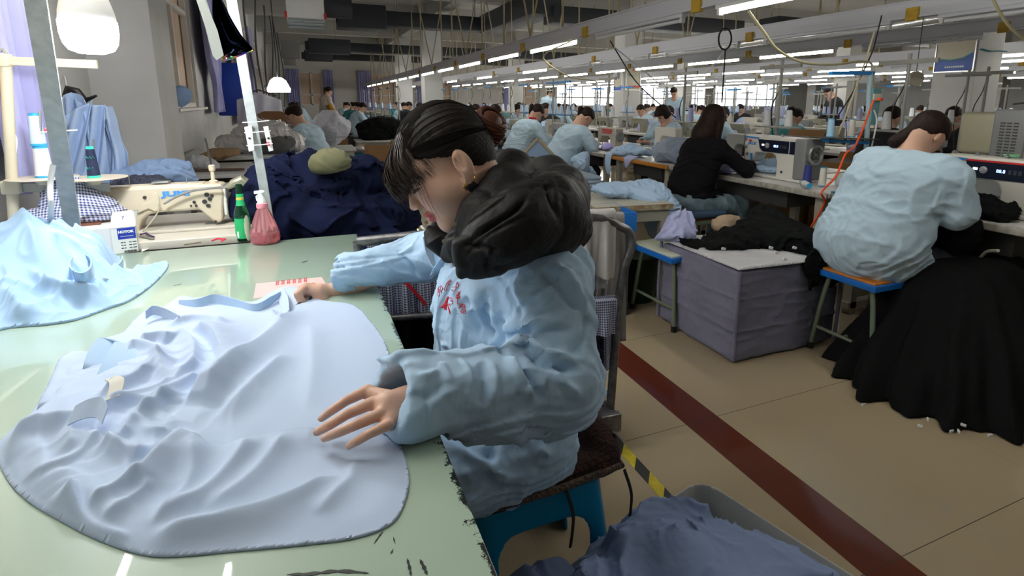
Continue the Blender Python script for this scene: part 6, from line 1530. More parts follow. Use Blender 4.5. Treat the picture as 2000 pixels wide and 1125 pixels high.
def gen_machine(loc, rz, label, body=None, stripe=None, group=None):
    body = body or grm; m = empty('sewing_machine', loc, rz, label, 'sewing machine', group)
    MB().box((-.02, 0, .006), (.50, .18, .016), bev=.003).build('bed', body, m)
    MB().prism([(-.24, .09), (-.20, .075), (-.17, .10), (-.15, .16), (.02, .165), (.06, .13), (.07, 0), (.18, 0), (.18, .26), (-.22, .265), (-.24, .25)], .11).build('machine_arm', body, m, bevel=.010)
    MB().lathe([(.0, .0), (.055, .0), (.058, .02), (.045, .028), (.0, .020)], (.18, 0, .17), 20, (1, 0, 0)).build('handwheel', greym, m)
    MB().cyl((-.215, 0, .08), (-.215, 0, .02), .006, n=8).build('needle_bar', steel, m)
    if stripe:
        for k in range(3): MB().prism([(-.13, .195 + .02 * k), (.10 - .03 * (k == 0), .195 + .02 * k), (.11, .208 + .02 * k), (-.13, .208 + .02 * k)], .004, (0, -.057, 0)).build('red_stripe', stripe, m)
    return m
RZ = -PI / 2
# near row of tables, edge at X = 3.0
bench_table(3.0, 3.62, 1.15, 2.42, 'white sewing table in front of the worker in the blue coat at right')
bench_table(3.0, 3.62, 2.46, 4.12, 'white sewing table where the long-haired worker in black sits')
bench_table(3.0, 3.62, 4.16, 5.30, 'sewing table with an orange wooden edge between the two groups of workers', oran)
bench_table(3.0, 3.62, 5.34, 6.75, 'white sewing table under the machine with red stripes'); bench_table(3.0, 3.62, 6.80, 8.2, 'white sewing table of the worker with the red scarf')
bench_table(3.64, 4.26, 1.15, 3.2, 'table across from the near row, carrying the beige box-shaped machine'); bench_table(3.64, 4.26, 3.25, 5.3, 'table across from the near row with clothing piled on it'); bench_table(3.64, 4.26, 5.35, 8.2, 'table across from the red striped machine')
jack((3.30, 1.68, .755), RZ, 'white sewing machine with a dark panel, at the right edge by the blue coated worker', True); jack((3.30, 3.17, .755), RZ, 'white sewing machine with a dark panel beside the long-haired worker in black').scale = (1.08, 1.08, 1.08)
gen_machine((3.32, 5.75, .755), RZ, 'beige sewing machine with bold red stripes in front of the worker leaning over', mat('beige_metal', (.42, .39, .32), .4), jred)
gen_machine((3.32, 7.15, .755), RZ, 'beige sewing machine in front of the worker with the red scarf'); gen_machine((4.0, 5.6, .755), PI / 2, 'pale sewing machine facing the dark bobbed worker', jw); gen_machine((3.9, 4.2, .755), PI / 2, 'grey sewing machine half hidden behind piled clothing')
# beige box machine at the far right
bg = mat('olive_beige_plastic', (.30, .29, .20), .4); bgm = empty('sewing_machine', (3.98, 1.84, .755), RZ, 'beige box-shaped sewing machine with a vented grey motor behind the right machine', 'sewing machine')
MB().box((-.30, 0, .38), (.22, .22, .26), bev=.03).build('motor_cover', bg, bgm); MB().box((-.12, .01, .36), (.18, .26, .34), bev=.01).build('motor_block', greym, bgm); MB().box((.14, 0, .36), (.34, .24, .32), bev=.01).build('machine_head', mat('beige_panel', (.40, .36, .25), .4), bgm); MB().box((.05, 0, .10), (.62, .22, .2), bev=.01).build('machine_base', greym, bgm)
b = MB()
for r_ in range(12):
    for c_ in range(3): b.box((-.155 + .035 * c_, -.122, .25 + .018 * r_), (.024, .004, .008))
b.build('vent_slot', undr, bgm, smooth=False)['kind'] = 'stuff'
text('brother', (.13, -.1215, .40), .045, undr, bgm)
MB().tube(smooth_poly([(-.18, 0, .56), (-.05, .0, .575), (.10, 0, .56), (.2, .0, .575)], 5), .006, 6).build('top_lever', undr, bgm)
tag(MB().lathe([(.0, 0), (.03, 0), (.036, .012), (.033, .012), (.0, .004)], (3.33, 1.66, 1.048), 20).build('green_dish', mat('mint_plastic', (.25, .7, .35), .4)), 'small mint green dish standing on top of the right machine', 'dish')

# ---- workers of the near row
w2 = person((2.60, 1.86), -.12, 'worker with low ponytail in a pale blue coat, seen from behind on the orange bench', hair='lowtail', lean=.19, res=.0085, bulk=1.42, width=1.30, elbow=.23, seed=21, hands=((.44, .10, .84), (.38, -.06, .82)), head_dx=.10, pitch=.9, seat=.56)
black_k = mat('black_sweater', (.006, .006, .007), .95, spec=.2); jeans = mat('faded_jeans', (.10, .16, .20), .9, var=.5, vscale=14, var2=(.20, .27, .30), crease=.16, cscale=12)
w3 = person((2.74, 3.50), .05, 'long-haired worker in a black sweater and faded jeans at the white machine', coat=black_k, hair='long', lean=.15, res=.0095, bulk=.92, width=.92, elbow=.27, seed=33, hands=((.50, .10, .82), (.52, -.10, .82)), head_dx=.05, pitch=.5, trous=jeans, seat=.56, cut=.60)
w4 = person((2.70, 5.93), .0, 'ponytailed worker in a pale blue coat leaning close over the red striped machine', hair='ponytail', lean=.24, res=.012, bulk=1.22, width=1.1, elbow=.26, seed=43, hands=((.46, .06, .82), (.46, -.10, .82)), head_dx=.12, pitch=.95, seat=.54)
w5 = person((2.72, 7.35), .0, 'ponytailed worker in a pale blue coat with a bright red scarf', hair='ponytail', lean=.20, res=.012, bulk=1.2, width=1.1, elbow=.26, seed=53, head_dx=.10, pitch=.8, scarf=mat('scarf_red', (.45, .01, .02), .8), seat=.56)
w6 = person((4.62, 6.3), PI, 'dark bobbed worker facing left across the table near the pillar poster', hair='bob', lean=.12, res=.012, seed=63, pitch=.7, seat=.56)
# ---- orange and blue bench of the nearest worker, and the small stool
grn = mat('sage_metal', (.16, .20, .14), .45); blu = mat('bright_blue_edge', (.01, .14, .50), .4); rubber = mat('black_rubber', (.012, .012, .012), .7); orw = mat('orange_board', (.55, .18, .02), .45); wt2 = mat('cream_seat', (.55, .58, .45), .5)
def stool(c, L, W, z, rz, label, topm, legc=grn, cat='stool', blue=True):
    s = empty('stool', (c[0], c[1], 0), rz, label, cat)
    MB().box((0, 0, z - .005), (L - .03, W - .03, .018), bev=.004).build('seat', topm, s); MB().box((0, 0, z - .022), (L, W, .030), bev=.003).build('seat_edge', blu if blue else legc, s)
    for sx in (-1, 1):
        x = sx * (L / 2 - .06); top = z - .04
        MB().tube(smooth_poly([(x + sx * .02, -W / 2 + .0, .02), (x, -W / 2 + .05, top - .05), (x, -W / 2 + .09, top), (x, W / 2 - .09, top), (x, W / 2 - .05, top - .05), (x + sx * .02, W / 2 - .0, .02)], 5), .0125, 10).build('leg_frame', legc, s)
        MB().cyl((x + sx * .01, -W / 2 + .02, .13), (x + sx * .01, W / 2 - .02, .13), .009, n=8).build('cross_bar', legc, s)
        for sy in (-1, 1): MB().cyl((x + sx * .02, sy * (W / 2), 0), (x + sx * .02, sy * (W / 2), .035), .017, n=12).build('rubber_foot', rubber, s)
    MB().cyl((-L / 2 + .06, 0, .13), (L / 2 - .06, 0, .13), .009, n=8).build('stretcher', legc, s)
    return s
stool((2.66, 1.84), .50, .36, .47, 0, 'blue edged bench with an orange board seat under the worker in the pale blue coat', orw)
stool((2.00, 2.70), .33, .42, .45, .05, 'small stool with a cream top and blue edge beside the lilac bin', wt2)
stool((2.70, 3.42), .50, .34, .45, .0, 'stool with an orange seat board under the long-haired worker', orw, blue=False)
for wx, wy, l_ in ((2.72, 5.93, 'stool under the worker at the red striped machine'), (2.72, 7.35, 'stool under the worker with the red scarf'), (4.62, 6.3, 'stool under the bobbed worker facing left')): stool((wx, wy), .42, .3, .43, 0, l_, orw, blue=False)
cush = mat('blue_cushion', (.05, .09, .16), .85); tag(MB().box((2.68, 3.40, .485), (.44, .34, .055), bev=.025).build('cushion', cush), 'dark blue cushion on the orange stool under the long-haired worker', 'cushion')

# ---- lilac cloth-covered bin with garments on top
lil = mat('lilac_grey_cloth', (.20, .20, .28), .9, crease=.14, cscale=8, var=.25, vscale=4); whs = mat('white_sheet', (.56, .56, .58), .85, crease=.12, cscale=10, var=.15, vscale=8)
bn = empty('cloth_bin', (2.28, 2.36, 0), 0, 'large lilac-grey cloth-wrapped bin standing on the tiled floor', 'bin')
def binf(P):
    z = P[:, 2]; e = .012 * np.sin(P[:, 0] * 9 + 1) ; bulge = -.010 * np.cos(z * 2 * PI / .17)
    d = rbox(P, (0, 0, .25), (.362 , .335, .245), .02); seam = .006 * np.exp(-((z - .17) / .006) ** 2) + .006 * np.exp(-((z - .34) / .006) ** 2)
    r = np.clip(1 - np.abs(vn(P * [1, 1, 2.2], 9, 71)) * 2.2, 0, 1)
    return d - seam - .006 * r - .012 * vn(P, 3.5, 77) + .004
V, F = surf(binf, axis_grid(-.40, .40, .009), axis_grid(-.38, .38, .009), axis_grid(-.01, .53, .009)); V[:, 2] = np.maximum(V[:, 2], .001); npmesh('bin_cover', relax(V.astype(np.float64), F, 1, .4), F, lil, bn)
for sx in (-1, 1):
    for sy in (-1, 1): MB().tube([(sx * .362, sy * .333, .02), (sx * .365, sy * .337, .25), (sx * .360, sy * .332, .49)], .010, 8).build('corner_piping', lil, bn)
def top_h(P): return .012 + .006 * vn(np.concatenate([P, P[:, :1] * 0], 1), 9, 3) + .004 * vn(np.concatenate([P, P[:, :1] * 0], 1), 25, 5)
o = heightcloth('folded_sheet', [(1.918, 2.03), (2.30, 2.005), (2.645, 2.03), (2.635, 2.67), (1.925, 2.68)], top_h, whs, step=.007, base=.499, edge=.01, lip=.006); tag(o, 'white folded sheet covering the top of the lilac bin', 'sheet')
blkc = mat('black_cotton', (.0045, .006, .0055), .95, spec=.2, crease=.16, cscale=12); lav2 = mat('pale_lilac_cotton', (.42, .45, .70), .85, crease=.16, cscale=12)
bundle('black_garments', [((2.20, 2.40, .53), (.20, .14, .06)), ((2.45, 2.36, .56), (.18, .20, .09)), ((2.52, 2.20, .52), (.12, .18, .08)), ((2.60, 2.55, .56), (.14, .14, .10)), ((2.02, 2.48, .52), (.11, .10, .030))], None, 9, .028, blkc, 101, .008, 'black garments heaped on top of the lilac bin', 'clothes', flat=.508)
o = bundle('hanging_black_garment', [((2.43, 1.99, .50), (.12, .035, .055)), ((2.40, 1.975, .44), (.055, .025, .09)), ((2.52, 1.97, .43), (.045, .025, .08))], None, 14, .016, blkc, 104, .007, 'black garment hanging over the front edge of the lilac bin', 'clothes')
bundle('lilac_garment', [((2.02, 2.66, .55), (.13, .09, .06)), ((1.95, 2.62, .53), (.07, .07, .035)), ((2.08, 2.70, .59), (.08, .06, .05))], None, 9, .018, lav2, 111, .006, 'pale lilac crumpled shirt on the back left corner of the lilac bin', 'clothes', flat=.508)
bundle('tan_cloth', ((2.42, 2.72, .57), (.11, .06, .05)), None, 9, .010, mat('tan_cloth', (.38, .28, .19), .9), 121, .007, 'tan cloth behind the black garments on the bin', 'cloth', flat=.508)
lw = mat('white_garment_tag', (.75, .75, .75), .7)
for k, (x, y) in enumerate(((1500, 482), (1511, 492), (1527, 504), (1546, 482), (1408, 484))):
    p = ony(x, y, 2.06 if k < 4 else 2.2); tag(MB().box(p + Vector((0, -.02, 0)), (.026, .008, .014), ry=.3, bev=.002).build('garment_tag', lw), 'small white tag on the black garments piled on the bin', 'tag', 'white tags on the bin garments')
# ---- black garments falling from the worker's lap to the floor
def lapf(P):
    w = P + .03 * np.stack([vn(P, 5, 131), vn(P, 5, 132), vn(P, 5, 133)], -1)
    # a skirt-like fall: wide at the floor, narrow at the seat
    z = np.clip(P[:, 2], 0, .56); t = 1 - z / .56; cx_ = 3.02 - .16 * t; cy_ = 1.62 - .14 * t; rx = .28 + .34 * t ** .8; ry = .20 + .30 * t ** .8
    a = np.arctan2((w[:, 1] - cy_) / ry, (w[:, 0] - cx_) / rx); rad = np.sqrt(((w[:, 0] - cx_) / rx) ** 2 + ((w[:, 1] - cy_) / ry) ** 2)
    fold = .055 * np.sin(a * 17 + 2.5 * vn(P, 3, 5) + z * 2) + .03 * np.sin(a * 31 + z * 3)
    d = (rad - 1 - fold * (0.35 + t)) * .22; d = smax(d, P[:, 2] - .56 - .02 * vn(P, 6, 3), .05); return smax(d, -P[:, 2], .002)
V, F = surf(lapf, axis_grid(2.1, 3.9, .014), axis_grid(.75, 2.3, .014), axis_grid(-.02, .64, .014), mar=2.6); V = relax(V.astype(np.float64), F, 1, .4)
tag(npmesh('black_garments', V, F, blkc), 'heap of black garments falling from the lap of the blue coated worker to the floor', 'clothes')
bundle('black_garments', [((3.05, 1.78, .80), (.16, .12, .10)), ((2.98, 1.70, .66), (.10, .12, .14)), ((3.15, 1.62, .80), (.12, .12, .05))], None, 9, .02, blkc, 141, .009, 'black garments being sewn, gathered on the machine table at right', 'clothes')
for k, (x, y) in enumerate(((1687, 787), (1683, 762), (1797, 828), (1858, 838), (1872, 838), (1881, 826), (1933, 846), (1812, 815))):
    p = onz(x, y, .03) if y > 720 else ony(x, y, 1.35 if y < 600 else 1.40); tag(MB().box(p + Vector((-.015, -.01, .0)), (.020, .006, .012), rz=k, bev=.002).build('garment_tag', lw), 'small white tag at the hem of the black garments on the floor', 'tag', 'white tags on the floor garments')

# ---- small tables behind the hooded woman: folded stack, worn white table, blue tray, green bin
def plain_table(c, L, W, z, rz, label, top=wtop, edge=None, name='table', leg=legm, thick=.035):
    t = empty(name, (c[0], c[1], 0), rz, label, 'table'); MB().box((0, 0, z - thick / 2), (L, W, thick), bev=.004).build('table_top', top, t)
    if edge: MB().box((0, -W / 2, z - thick / 2), (L, .006, thick)).build('worn_edge', edge, t, smooth=False); MB().box((-L / 2, 0, z - thick / 2), (.006, W, thick)).build('worn_edge', edge, t, smooth=False)
    MB().box((0, 0, z - thick - .04), (L * .92, W * .92, .08)).build('apron', leg, t, smooth=False)
    for sx in (-1, 1):
        for sy in (-1, 1): MB().box((sx * (L / 2 - .05), sy * (W / 2 - .05), (z - thick) / 2), (.05, .05, z - thick)).build('leg', leg, t, smooth=False)
    return t
rust = mat('chipped_rusty_edge', (.40, .36, .25), .7, var=.8, vscale=25, var2=(.20, .10, .03))
plain_table((1.95, 3.28), .55, .60, .66, -.12, 'worn white table with chipped rusty edges beside the long-haired worker', mat('worn_white', (.56, .54, .45), .5, var=.2, vscale=12), rust)
bundle('blue_shirts', [((2.05, 3.30, .71), (.24, .13, .05)), ((2.18, 3.22, .68), (.16, .14, .06)), ((2.25, 3.18, .55), (.09, .14, .16))], None, 12, .022, shirtd, 151, .008, 'blue shirts sprawled over the worn white table', 'clothes')
t = plain_table((1.82, 3.95), .62, .55, .60, -.05, 'low table holding the neat stack of folded blue cloth', wtop)
fs_ = empty('folded_stack', (1.82, 3.95, .602), -.05, 'neat flat stack of folded pale blue cloth behind the black hood', 'cloth')
for k in range(5): MB().box((0, 0, .018 + .030 * k), (.52, .46, .028), rz=.02 * (k % 2), bev=.012).build('folded_layer', mat('folded_blue', (.33, .42, .52), .85), fs_)
bl = mat('blue_crate_plastic', (.01, .16, .55), .4); bc_ = empty('blue_crate', (1.62, 2.98, 0), -.12, 'bright blue plastic crate in front of the worn white table', 'crate')
MB().box((0, 0, .27), (.34, .30, .54)).build('crate_stand', undr, bc_, smooth=False)
for (x, y, l, w_) in ((0, -.16, .40, .014), (0, .16, .40, .014), (-.2, 0, .014, .33), (.2, 0, .014, .33)): MB().box((x, y, .60), (l, w_, .12), bev=.003).build('crate_wall', bl, bc_)
MB().box((0, 0, .55), (.40, .32, .012)).build('crate_floor', bl, bc_, smooth=False)
b = MB(); b.lathe([(.0, 0), (.11, 0), (.14, .30), (.145, .31), (.13, .31), (.0, .29)], (2.0, 3.05, 0), 24); tag(b.build('waste_bin', mat('dark_green_plastic', (.01, .035, .015), .5)), 'dark green round bin under the worn white table', 'bin')
# triangular-looking ironing board leaning behind the hood, and sleeves on it
brd = empty('folding_board', ony(1085, 350, 4.2), 0, 'pale blue padded board with a cream rim standing on its corner behind the hood', 'board'); o0 = Vector(brd.location)
pts = [ony(x, y, 4.2) - o0 for x, y in ((1050, 271), (1095, 318), (1110, 375), (1010, 360), (1018, 305))]
def plate_v(P, d, name, m, par): k = len(P); Q = [p + Vector((0, d, 0)) for p in P]; return MB().add(P + Q, [tuple(range(k)), tuple(range(2 * k - 1, k - 1, -1))] + [(i, k + i, k + (i + 1) % k, (i + 1) % k) for i in range(k)]).build(name, m, par, smooth=False)
plate_v(pts, .02, 'board_pad', mat('board_blue', (.30, .42, .60), .7), brd); MB().tube(pts + [pts[0]], .014, 8).build('board_rim', mat('board_rim', (.42, .36, .25), .6), brd)
bundle('blue_sleeves', [((2.72, 5.35, .62), (.10, .12, .14)), ((2.80, 5.45, .45), (.16, .16, .18))], None, 10, .02, shirtd, 161, .010, 'blue garment pieces hanging beside the leaning worker', 'clothes')
# cloth on the near row tables
bundle('grey_blue_cloth', [((3.22, 4.35, .86), (.17, .26, .13)), ((3.35, 4.1, .83), (.16, .18, .10))], None, 7, .022, mat('grey_blue_cotton', (.30, .36, .46), .85, crease=.14, cscale=9), 171, .011, 'big grey-blue cloth draped over a machine on the orange edged table', 'cloth', flat=.757)
bundle('blue_cloth', [((3.18, 5.05, .80), (.14, .26, .05)), ((3.06, 5.15, .76), (.08, .10, .05))], None, 12, .02, shirtd, 181, .009, 'light blue cloth pieces lying on the orange edged table', 'cloth', flat=.757)
ribbon('hanging_strip', [(3.02, 5.20, .79), (2.985, 5.21, .76), (2.975, 5.22, .66), (2.98, 5.2, .55)], [.10, .12, .12, .08], shirtd, None, (0, 1, 0)); tag(bpy.data.objects['hanging_strip'], 'blue cloth strip hanging over the table edge under the red striped machine', 'cloth')
o = ribbon('hanging_strip', [(3.04, 4.80, .78), (2.985, 4.82, .75), (2.975, 4.84, .66)], [.20, .16, .02], lav2, None, (0, 1, 0)); tag(o, 'pointed lilac cloth end hanging over the orange table edge', 'cloth')
bundle('lilac_cloth', ((3.25, 5.70, .79), (.07, .10, .04)), None, 12, .012, mat('bright_lilac', (.45, .40, .80), .8), 186, .007, 'bright lilac piece being sewn under the red striped machine', 'cloth', flat=.757)
bundle('blue_cloth', [((3.42, 3.35, .80), (.14, .18, .05))], None, 14, .02, shirtd, 191, .009, 'striped blue cloth lying behind the white machine arm', 'cloth', flat=.757)
bundle('lilac_shirt', [((3.12, 3.75, .86), (.06, .12, .12)), ((3.10, 3.55, .79), (.10, .20, .04))], None, 10, .016, lav2, 195, .009, 'pale lilac shirt the long-haired worker is sewing', 'clothes', flat=.757)
# spools and small things beside the white machine
nvt = mat('indigo_thread', (.03, .04, .22), .7)
def wcone(x, y, z, h, r0, r1, m, capc, label, group=None):
    e = empty('thread_cone', (x, y, z), 0, label, 'thread cone', group); MB().lathe([(r0 * .9, .001), (r0, .004), (r1, h - .006), (r1 * .8, h - .005)], (0, 0, 0), 18).build('thread', m, e)
    MB().lathe([(r1 * .6, h - .008), (r1 * .98, h - .008), (r1 * .95, h), (r1 * .5, h)], (0, 0, 0), 18).build('cone_top', capc, e); MB().lathe([(r0 * .8, 0), (r0 * 1.03, 0), (r0 * 1.03, .006), (r0 * .8, .006)], (0, 0, 0), 18).build('cone_base', capc, e); return e
whc = mat('cream_thread', (.62, .60, .54), .8)
wcone(3.20, 2.80, .757, .13, .030, .022, nvt, nvt, 'indigo thread cone standing by the handwheel of the white machine'); wcone(3.22, 2.69, .757, .13, .026, .020, whc, cyb, 'cream thread cone standing beside the indigo cone')
e = wcone(3.06, 2.70, .780, .10, .024, .018, whc, cyb, 'cream thread cone lying on its side at the table edge'); e.rotation_euler = (PI / 2, 0, -.5)
bundle('plastic_bag', [((3.30, 2.52, .80), (.10, .10, .05))], None, 14, .012, mat('clear_wrap', (.55, .60, .62), .2, alpha=1, trans=.3), 201, .008, 'crumpled clear plastic bag right of the white machine', 'bag', flat=.757)
tag(MB().box((3.18, 2.38, .765), (.30, .22, .012), rz=.3, bev=.003).build('document_wallet', mat('teal_wallet', (.03, .22, .30), .3)), 'teal plastic wallet lying at the table end', 'wallet')
MB().tube(smooth_poly([(3.12, 3.12, .40), (3.06, 3.10, .52), (3.02, 3.05, .60), (2.98, 2.98, .63)], 5), .008, 8).build('knee_lever', legm, bpy.data.objects['sewing_table.001'] if 'sewing_table.001' in bpy.data.objects else None).matrix_parent_inverse = Matrix.Translation((-3.31, -3.29, 0))
# orange cable looping down from the socket
orc = mat('orange_cable', (.85, .10, .02), .4); tag(MB().tube(smooth_poly([ony(1706, 195, 2.62), ony(1690, 240, 2.6), ony(1670, 285, 2.55), ony(1652, 300, 2.5), ony(1632, 345, 2.45), ony(1605, 375, 2.4), (2.93, 2.42, .70), (2.90, 2.50, .50), (2.86, 2.62, .34), (2.9, 2.75, .2)], 6), .0065, 8).build('orange_cable', orc), 'orange cable running from the wall socket down over the table', 'cable')
# ================================================================ trolley behind the hooded woman, stool, floor basket
tubem_ = mat('scuffed_steel_tube', (.22, .22, .23), .35, .75, var=.5, vscale=35, bump=.05, bscale=60)
ct = empty('trolley', (.6, 1.72, 0), 0, 'grey tubular steel garment trolley behind the hooded woman', 'trolley'); oc = Vector(ct.location)
def C(p): return Vector(p) - oc
A0 = Vector((1.005, 1.70, .06)); A1 = ony(1207, 600, 1.72); A2 = ony(1222, 500, 1.72); A3 = ony(1236, 465, 1.73); A4 = ony(1212, 443, 1.74); A5 = ony(1150, 424, 1.76); A6 = ony(698, 472, 1.95)
MB().tube(smooth_poly([C(A0), C((A0 + A1) / 2), C(A1), C(ony(1218, 530, 1.72)), C(ony(1233, 480, 1.725)), C(ony(1229, 455, 1.735)), C(A4), C(A5), C((A5 + A6) / 2), C(A6)], 8), .0165, 14).build('frame_tube', tubem_, ct)
q1_ = ony(1205, 596, 1.72); MB().tube([C(q1_), C(Vector((q1_.x - .10, q1_.y + .02, q1_.z + .012))), C(Vector((.20, 1.90, q1_.z + .01)))], .012, 12).build('cross_tube', tubem_, ct)
MB().tube([C(Vector((.945, 1.83, .06))), C(Vector((.945, 1.83, q1_.z - .03)))], .013, 12).build('inner_post', tubem_, ct); MB().tube([C(A6), C(Vector((A6.x, 1.95, .06)))], .0165, 12).build('far_post', tubem_, ct)
MB().box(C(Vector((.59, 2.05, .13))), (.86, .74, .03)).build('deck', undr if 'undr' in globals() else wirem, ct, smooth=False); MB().beam(C(Vector((1.03, 1.66, .13))), C(Vector((.75, 1.68, .13))), .03, .035).build('deck_rim', tubem_, ct, bevel=.004)
MB().box(C(Vector((1.01, 1.685, .09))), (.06, .05, .06), bev=.006).build('corner_bracket', tubem_, ct)
for x, y in ((.95, 1.78), (.95, 2.35), (.25, 2.35), (.25, 1.95)): MB().lathe([(.0, -.014), (.05, -.014), (.055, 0), (.05, .014), (.0, .014)], C(Vector((x, y, .055))), 18, (1, 0, 0)).build('castor', rubber if 'rubber' in globals() else wirem, ct)
def drape(name, xy_top, width, z_top, z_bot, m, label, amp=.015, n=5, th=.004, front=True, both=False, seed=1, ckuv=True, slope=0.0, flare=0.0, parent=None):
    """cloth folded over a bar: xy_top = bar midpoint, hanging both sides"""
    (x0, y0), (x1, y1) = xy_top; d = Vector((x1 - x0, y1 - y0, 0)); L = d.length; d.normalize(); nn = Vector((d.y, -d.x, 0)); nu, nv_ = 60, 70; V = []; F = []; UV = []
    tot = (z_top - z_bot) * 2
    for j in range(nv_ + 1):
        s = -1 + 2 * j / nv_          # -1 back bottom .. 0 bar .. 1 front bottom
        for i in range(nu + 1):
            u = i / nu; h = abs(s); zb = (z_bot + slope * (u - .5)) if s > 0 else (z_bot if both else z_top - .3); z = z_top - max(0, h - .06) / .94 * (z_top - zb); off = .024 * math.copysign(min(1, h / .06), s)
            w = amp * h * (math.sin(u * n * 2 * PI + seed) + .5 * math.sin(u * n * 4.6 * PI + seed * 2 + s * 2)); uu = .5 + (u - .5) * (1 + flare * h)
            p = Vector((x0, y0, 0)) + d * (L * uu) + nn * (off + w + .012 * h); V.append((p.x, p.y, z + .008 * (1 - min(1, h / .06)) ** .5)); UV.append((u * L * 1.15, s * (z_top - zb)))
    for j in range(nv_):
        for i in range(nu): a = j * (nu + 1) + i; F.append((a, a + 1, a + nu + 2, a + nu + 1))
    o = npmesh(name, V, F, m, parent, ckuv=np.array(UV)); s_ = o.modifiers.new('thick', 'SOLIDIFY'); s_.thickness = th
    return tag(o, label, 'clothes')
ivory = mat('ivory_shirt_cotton', (.52, .50, .49), .8, crease=.12, cscale=9); gingb = checker_mat('navy_gingham', (.50, .52, .60), (.015, .025, .12), .0085); navchk = checker_mat('navy_windowpane', (.008, .014, .04), (.06, .09, .16), .045, lines=True)
bt_ = A5.z + .012
o = drape('ivory_shirt', ((.83, A5.y + .035), (1.035, A5.y + .0)), .2, bt_ + .002, bt_ - .23, ivory, 'ivory shirt hung over the right end of the trolley bar', amp=.020, n=2.4, seed=2, slope=-.05)
for z_ in (.06, .16): 
    p = Vector((.875, A5.y - .005 - .02 - z_ * .12, bt_ - z_)); MB().lathe([(.0055, 0), (.006, .001), (.003, .002)], p, 12, (-.3, -1, 0)).build('shirt_button', whl, o)
qb = q1_.z + .006
drape('gingham_shirt', ((.84, 1.775), (1.045, 1.735)), .2, qb + .015, qb - .115, gingb, 'navy gingham shirt folded over the lower trolley tube beside the ivory shirt', amp=.012, n=2, seed=5)
drape('navy_trousers', ((.86, 1.80), (1.0, 1.77)), .2, qb - .02, .14, navchk, 'dark navy checked trousers hanging down inside the trolley posts', amp=.012, n=3, seed=7, both=True)
drape('gingham_shirt', ((.17, 1.965), (.42, 1.93)), .2, A6.z - .01, .56, gingb, 'navy gingham shirt hanging from the trolley bar under the outstretched arm', amp=.014, n=4, seed=8, slope=.02)
drape('dark_trousers_hanging', ((.19, 2.02), (.50, 1.98)), .2, A6.z - .06, .2, blkc if 'blkc' in globals() else wirem, 'black trousers hanging behind the gingham shirt at the table corner', amp=.012, n=3, seed=9, both=True)
ribbon('red_tape', [(.275, 1.905, .70), (.30, 1.895, .67), (.33, 1.89, .63), (.35, 1.885, .60)], .014, mat('red_tape', (.45, .01, .02), .6), None, (.3, 0, 1)); tag(bpy.data.objects['red_tape'], 'red tape strip lying on the hanging gingham shirt by the table corner', 'tape')
# pale cloth seen behind the post
drape('grey_cloth', ((1.03, 1.86), (1.12, 1.84)), .1, A5.z - .02, .36, mat('pale_grey_cotton', (.30, .28, .27), .9), 'pale grey cloth end hanging outside the right trolley post', amp=.008, n=1.5, seed=3, flare=.5)

# ---- blue plastic stool with a dark woven cushion
bp_ = mat('blue_plastic', (.0, .22, .42), .35); st_ = empty('plastic_stool', (.455, 1.22, 0), .0, 'blue moulded plastic stool under the hooded woman', 'stool')
def stoolf(P):
    z = P[:, 2]; k = .165 + .045 * (1 - z / .40); a = np.maximum(np.abs(P[:, 0]) - k, np.abs(P[:, 1]) - k); hx = np.sqrt(np.maximum(np.abs(P[:, 0]) - k + .05, 0) ** 2 + np.maximum(np.abs(P[:, 1]) - k + .05, 0) ** 2) - .05
    outer = np.maximum(hx, z - .40); inner = np.maximum(hx + .010, z - .388); d = np.maximum(outer, -inner)
    for ax in (0, 1):
        q = np.abs(P[:, ax]); arch = np.maximum(q - (.105 + .02 * (1 - z / .4)), z - .265); arch = np.sqrt(np.maximum(q - .06 - .02 * (1 - z / .4), 0) ** 2 + np.maximum(z - .275, 0) ** 2) - .05
        arch = np.maximum(arch, -(np.abs(P[:, 1 - ax]) - .10)); d = np.maximum(d, -arch)
    d = np.minimum(d, np.maximum(np.abs(hx + .005) - .008, np.abs(z - .20 - .0) - .006) + (0)) if False else d
    return np.maximum(d, -z)
V, F = surf(stoolf, axis_grid(-.24, .24, .005), axis_grid(-.24, .24, .005), axis_grid(-.01, .42, .005), mar=2.0); npmesh('stool_shell', relax(V.astype(np.float64), F, 2, .5), F, bp_, st_)
def cushm():
    m = bpy.data.materials.new('woven_cushion'); m.use_nodes = True; nt = m.node_tree; b = nt.nodes['Principled BSDF']; b.inputs['Roughness'].default_value = .9; N = nt.nodes.new; K = nt.links.new
    tc = N('ShaderNodeTexCoord'); br = N('ShaderNodeTexBrick'); br.inputs['Scale'].default_value = 26; br.inputs['Color1'].default_value = (.035, .010, .008, 1); br.inputs['Color2'].default_value = (.055, .016, .010, 1); br.inputs['Mortar'].default_value = (.006, .005, .004, 1); br.inputs['Mortar Size'].default_value = .03
    K(tc.outputs['Object'], br.inputs['Vector']); K(br.outputs['Color'], b.inputs['Base Color']); n = N('ShaderNodeTexNoise'); n.inputs['Scale'].default_value = 90; K(tc.outputs['Object'], n.inputs['Vector']); bp = N('ShaderNodeBump'); bp.inputs['Strength'].default_value = .6; bp.inputs['Distance'].default_value = .01; K(n.outputs['Fac'], bp.inputs['Height']); K(bp.outputs[0], b.inputs['Normal']); return m
cu_ = cushm(); cs = empty('seat_cushion', (.475, 1.235, .392), .05, 'dark brown woven seat cushion tied on the blue plastic stool', 'cushion')
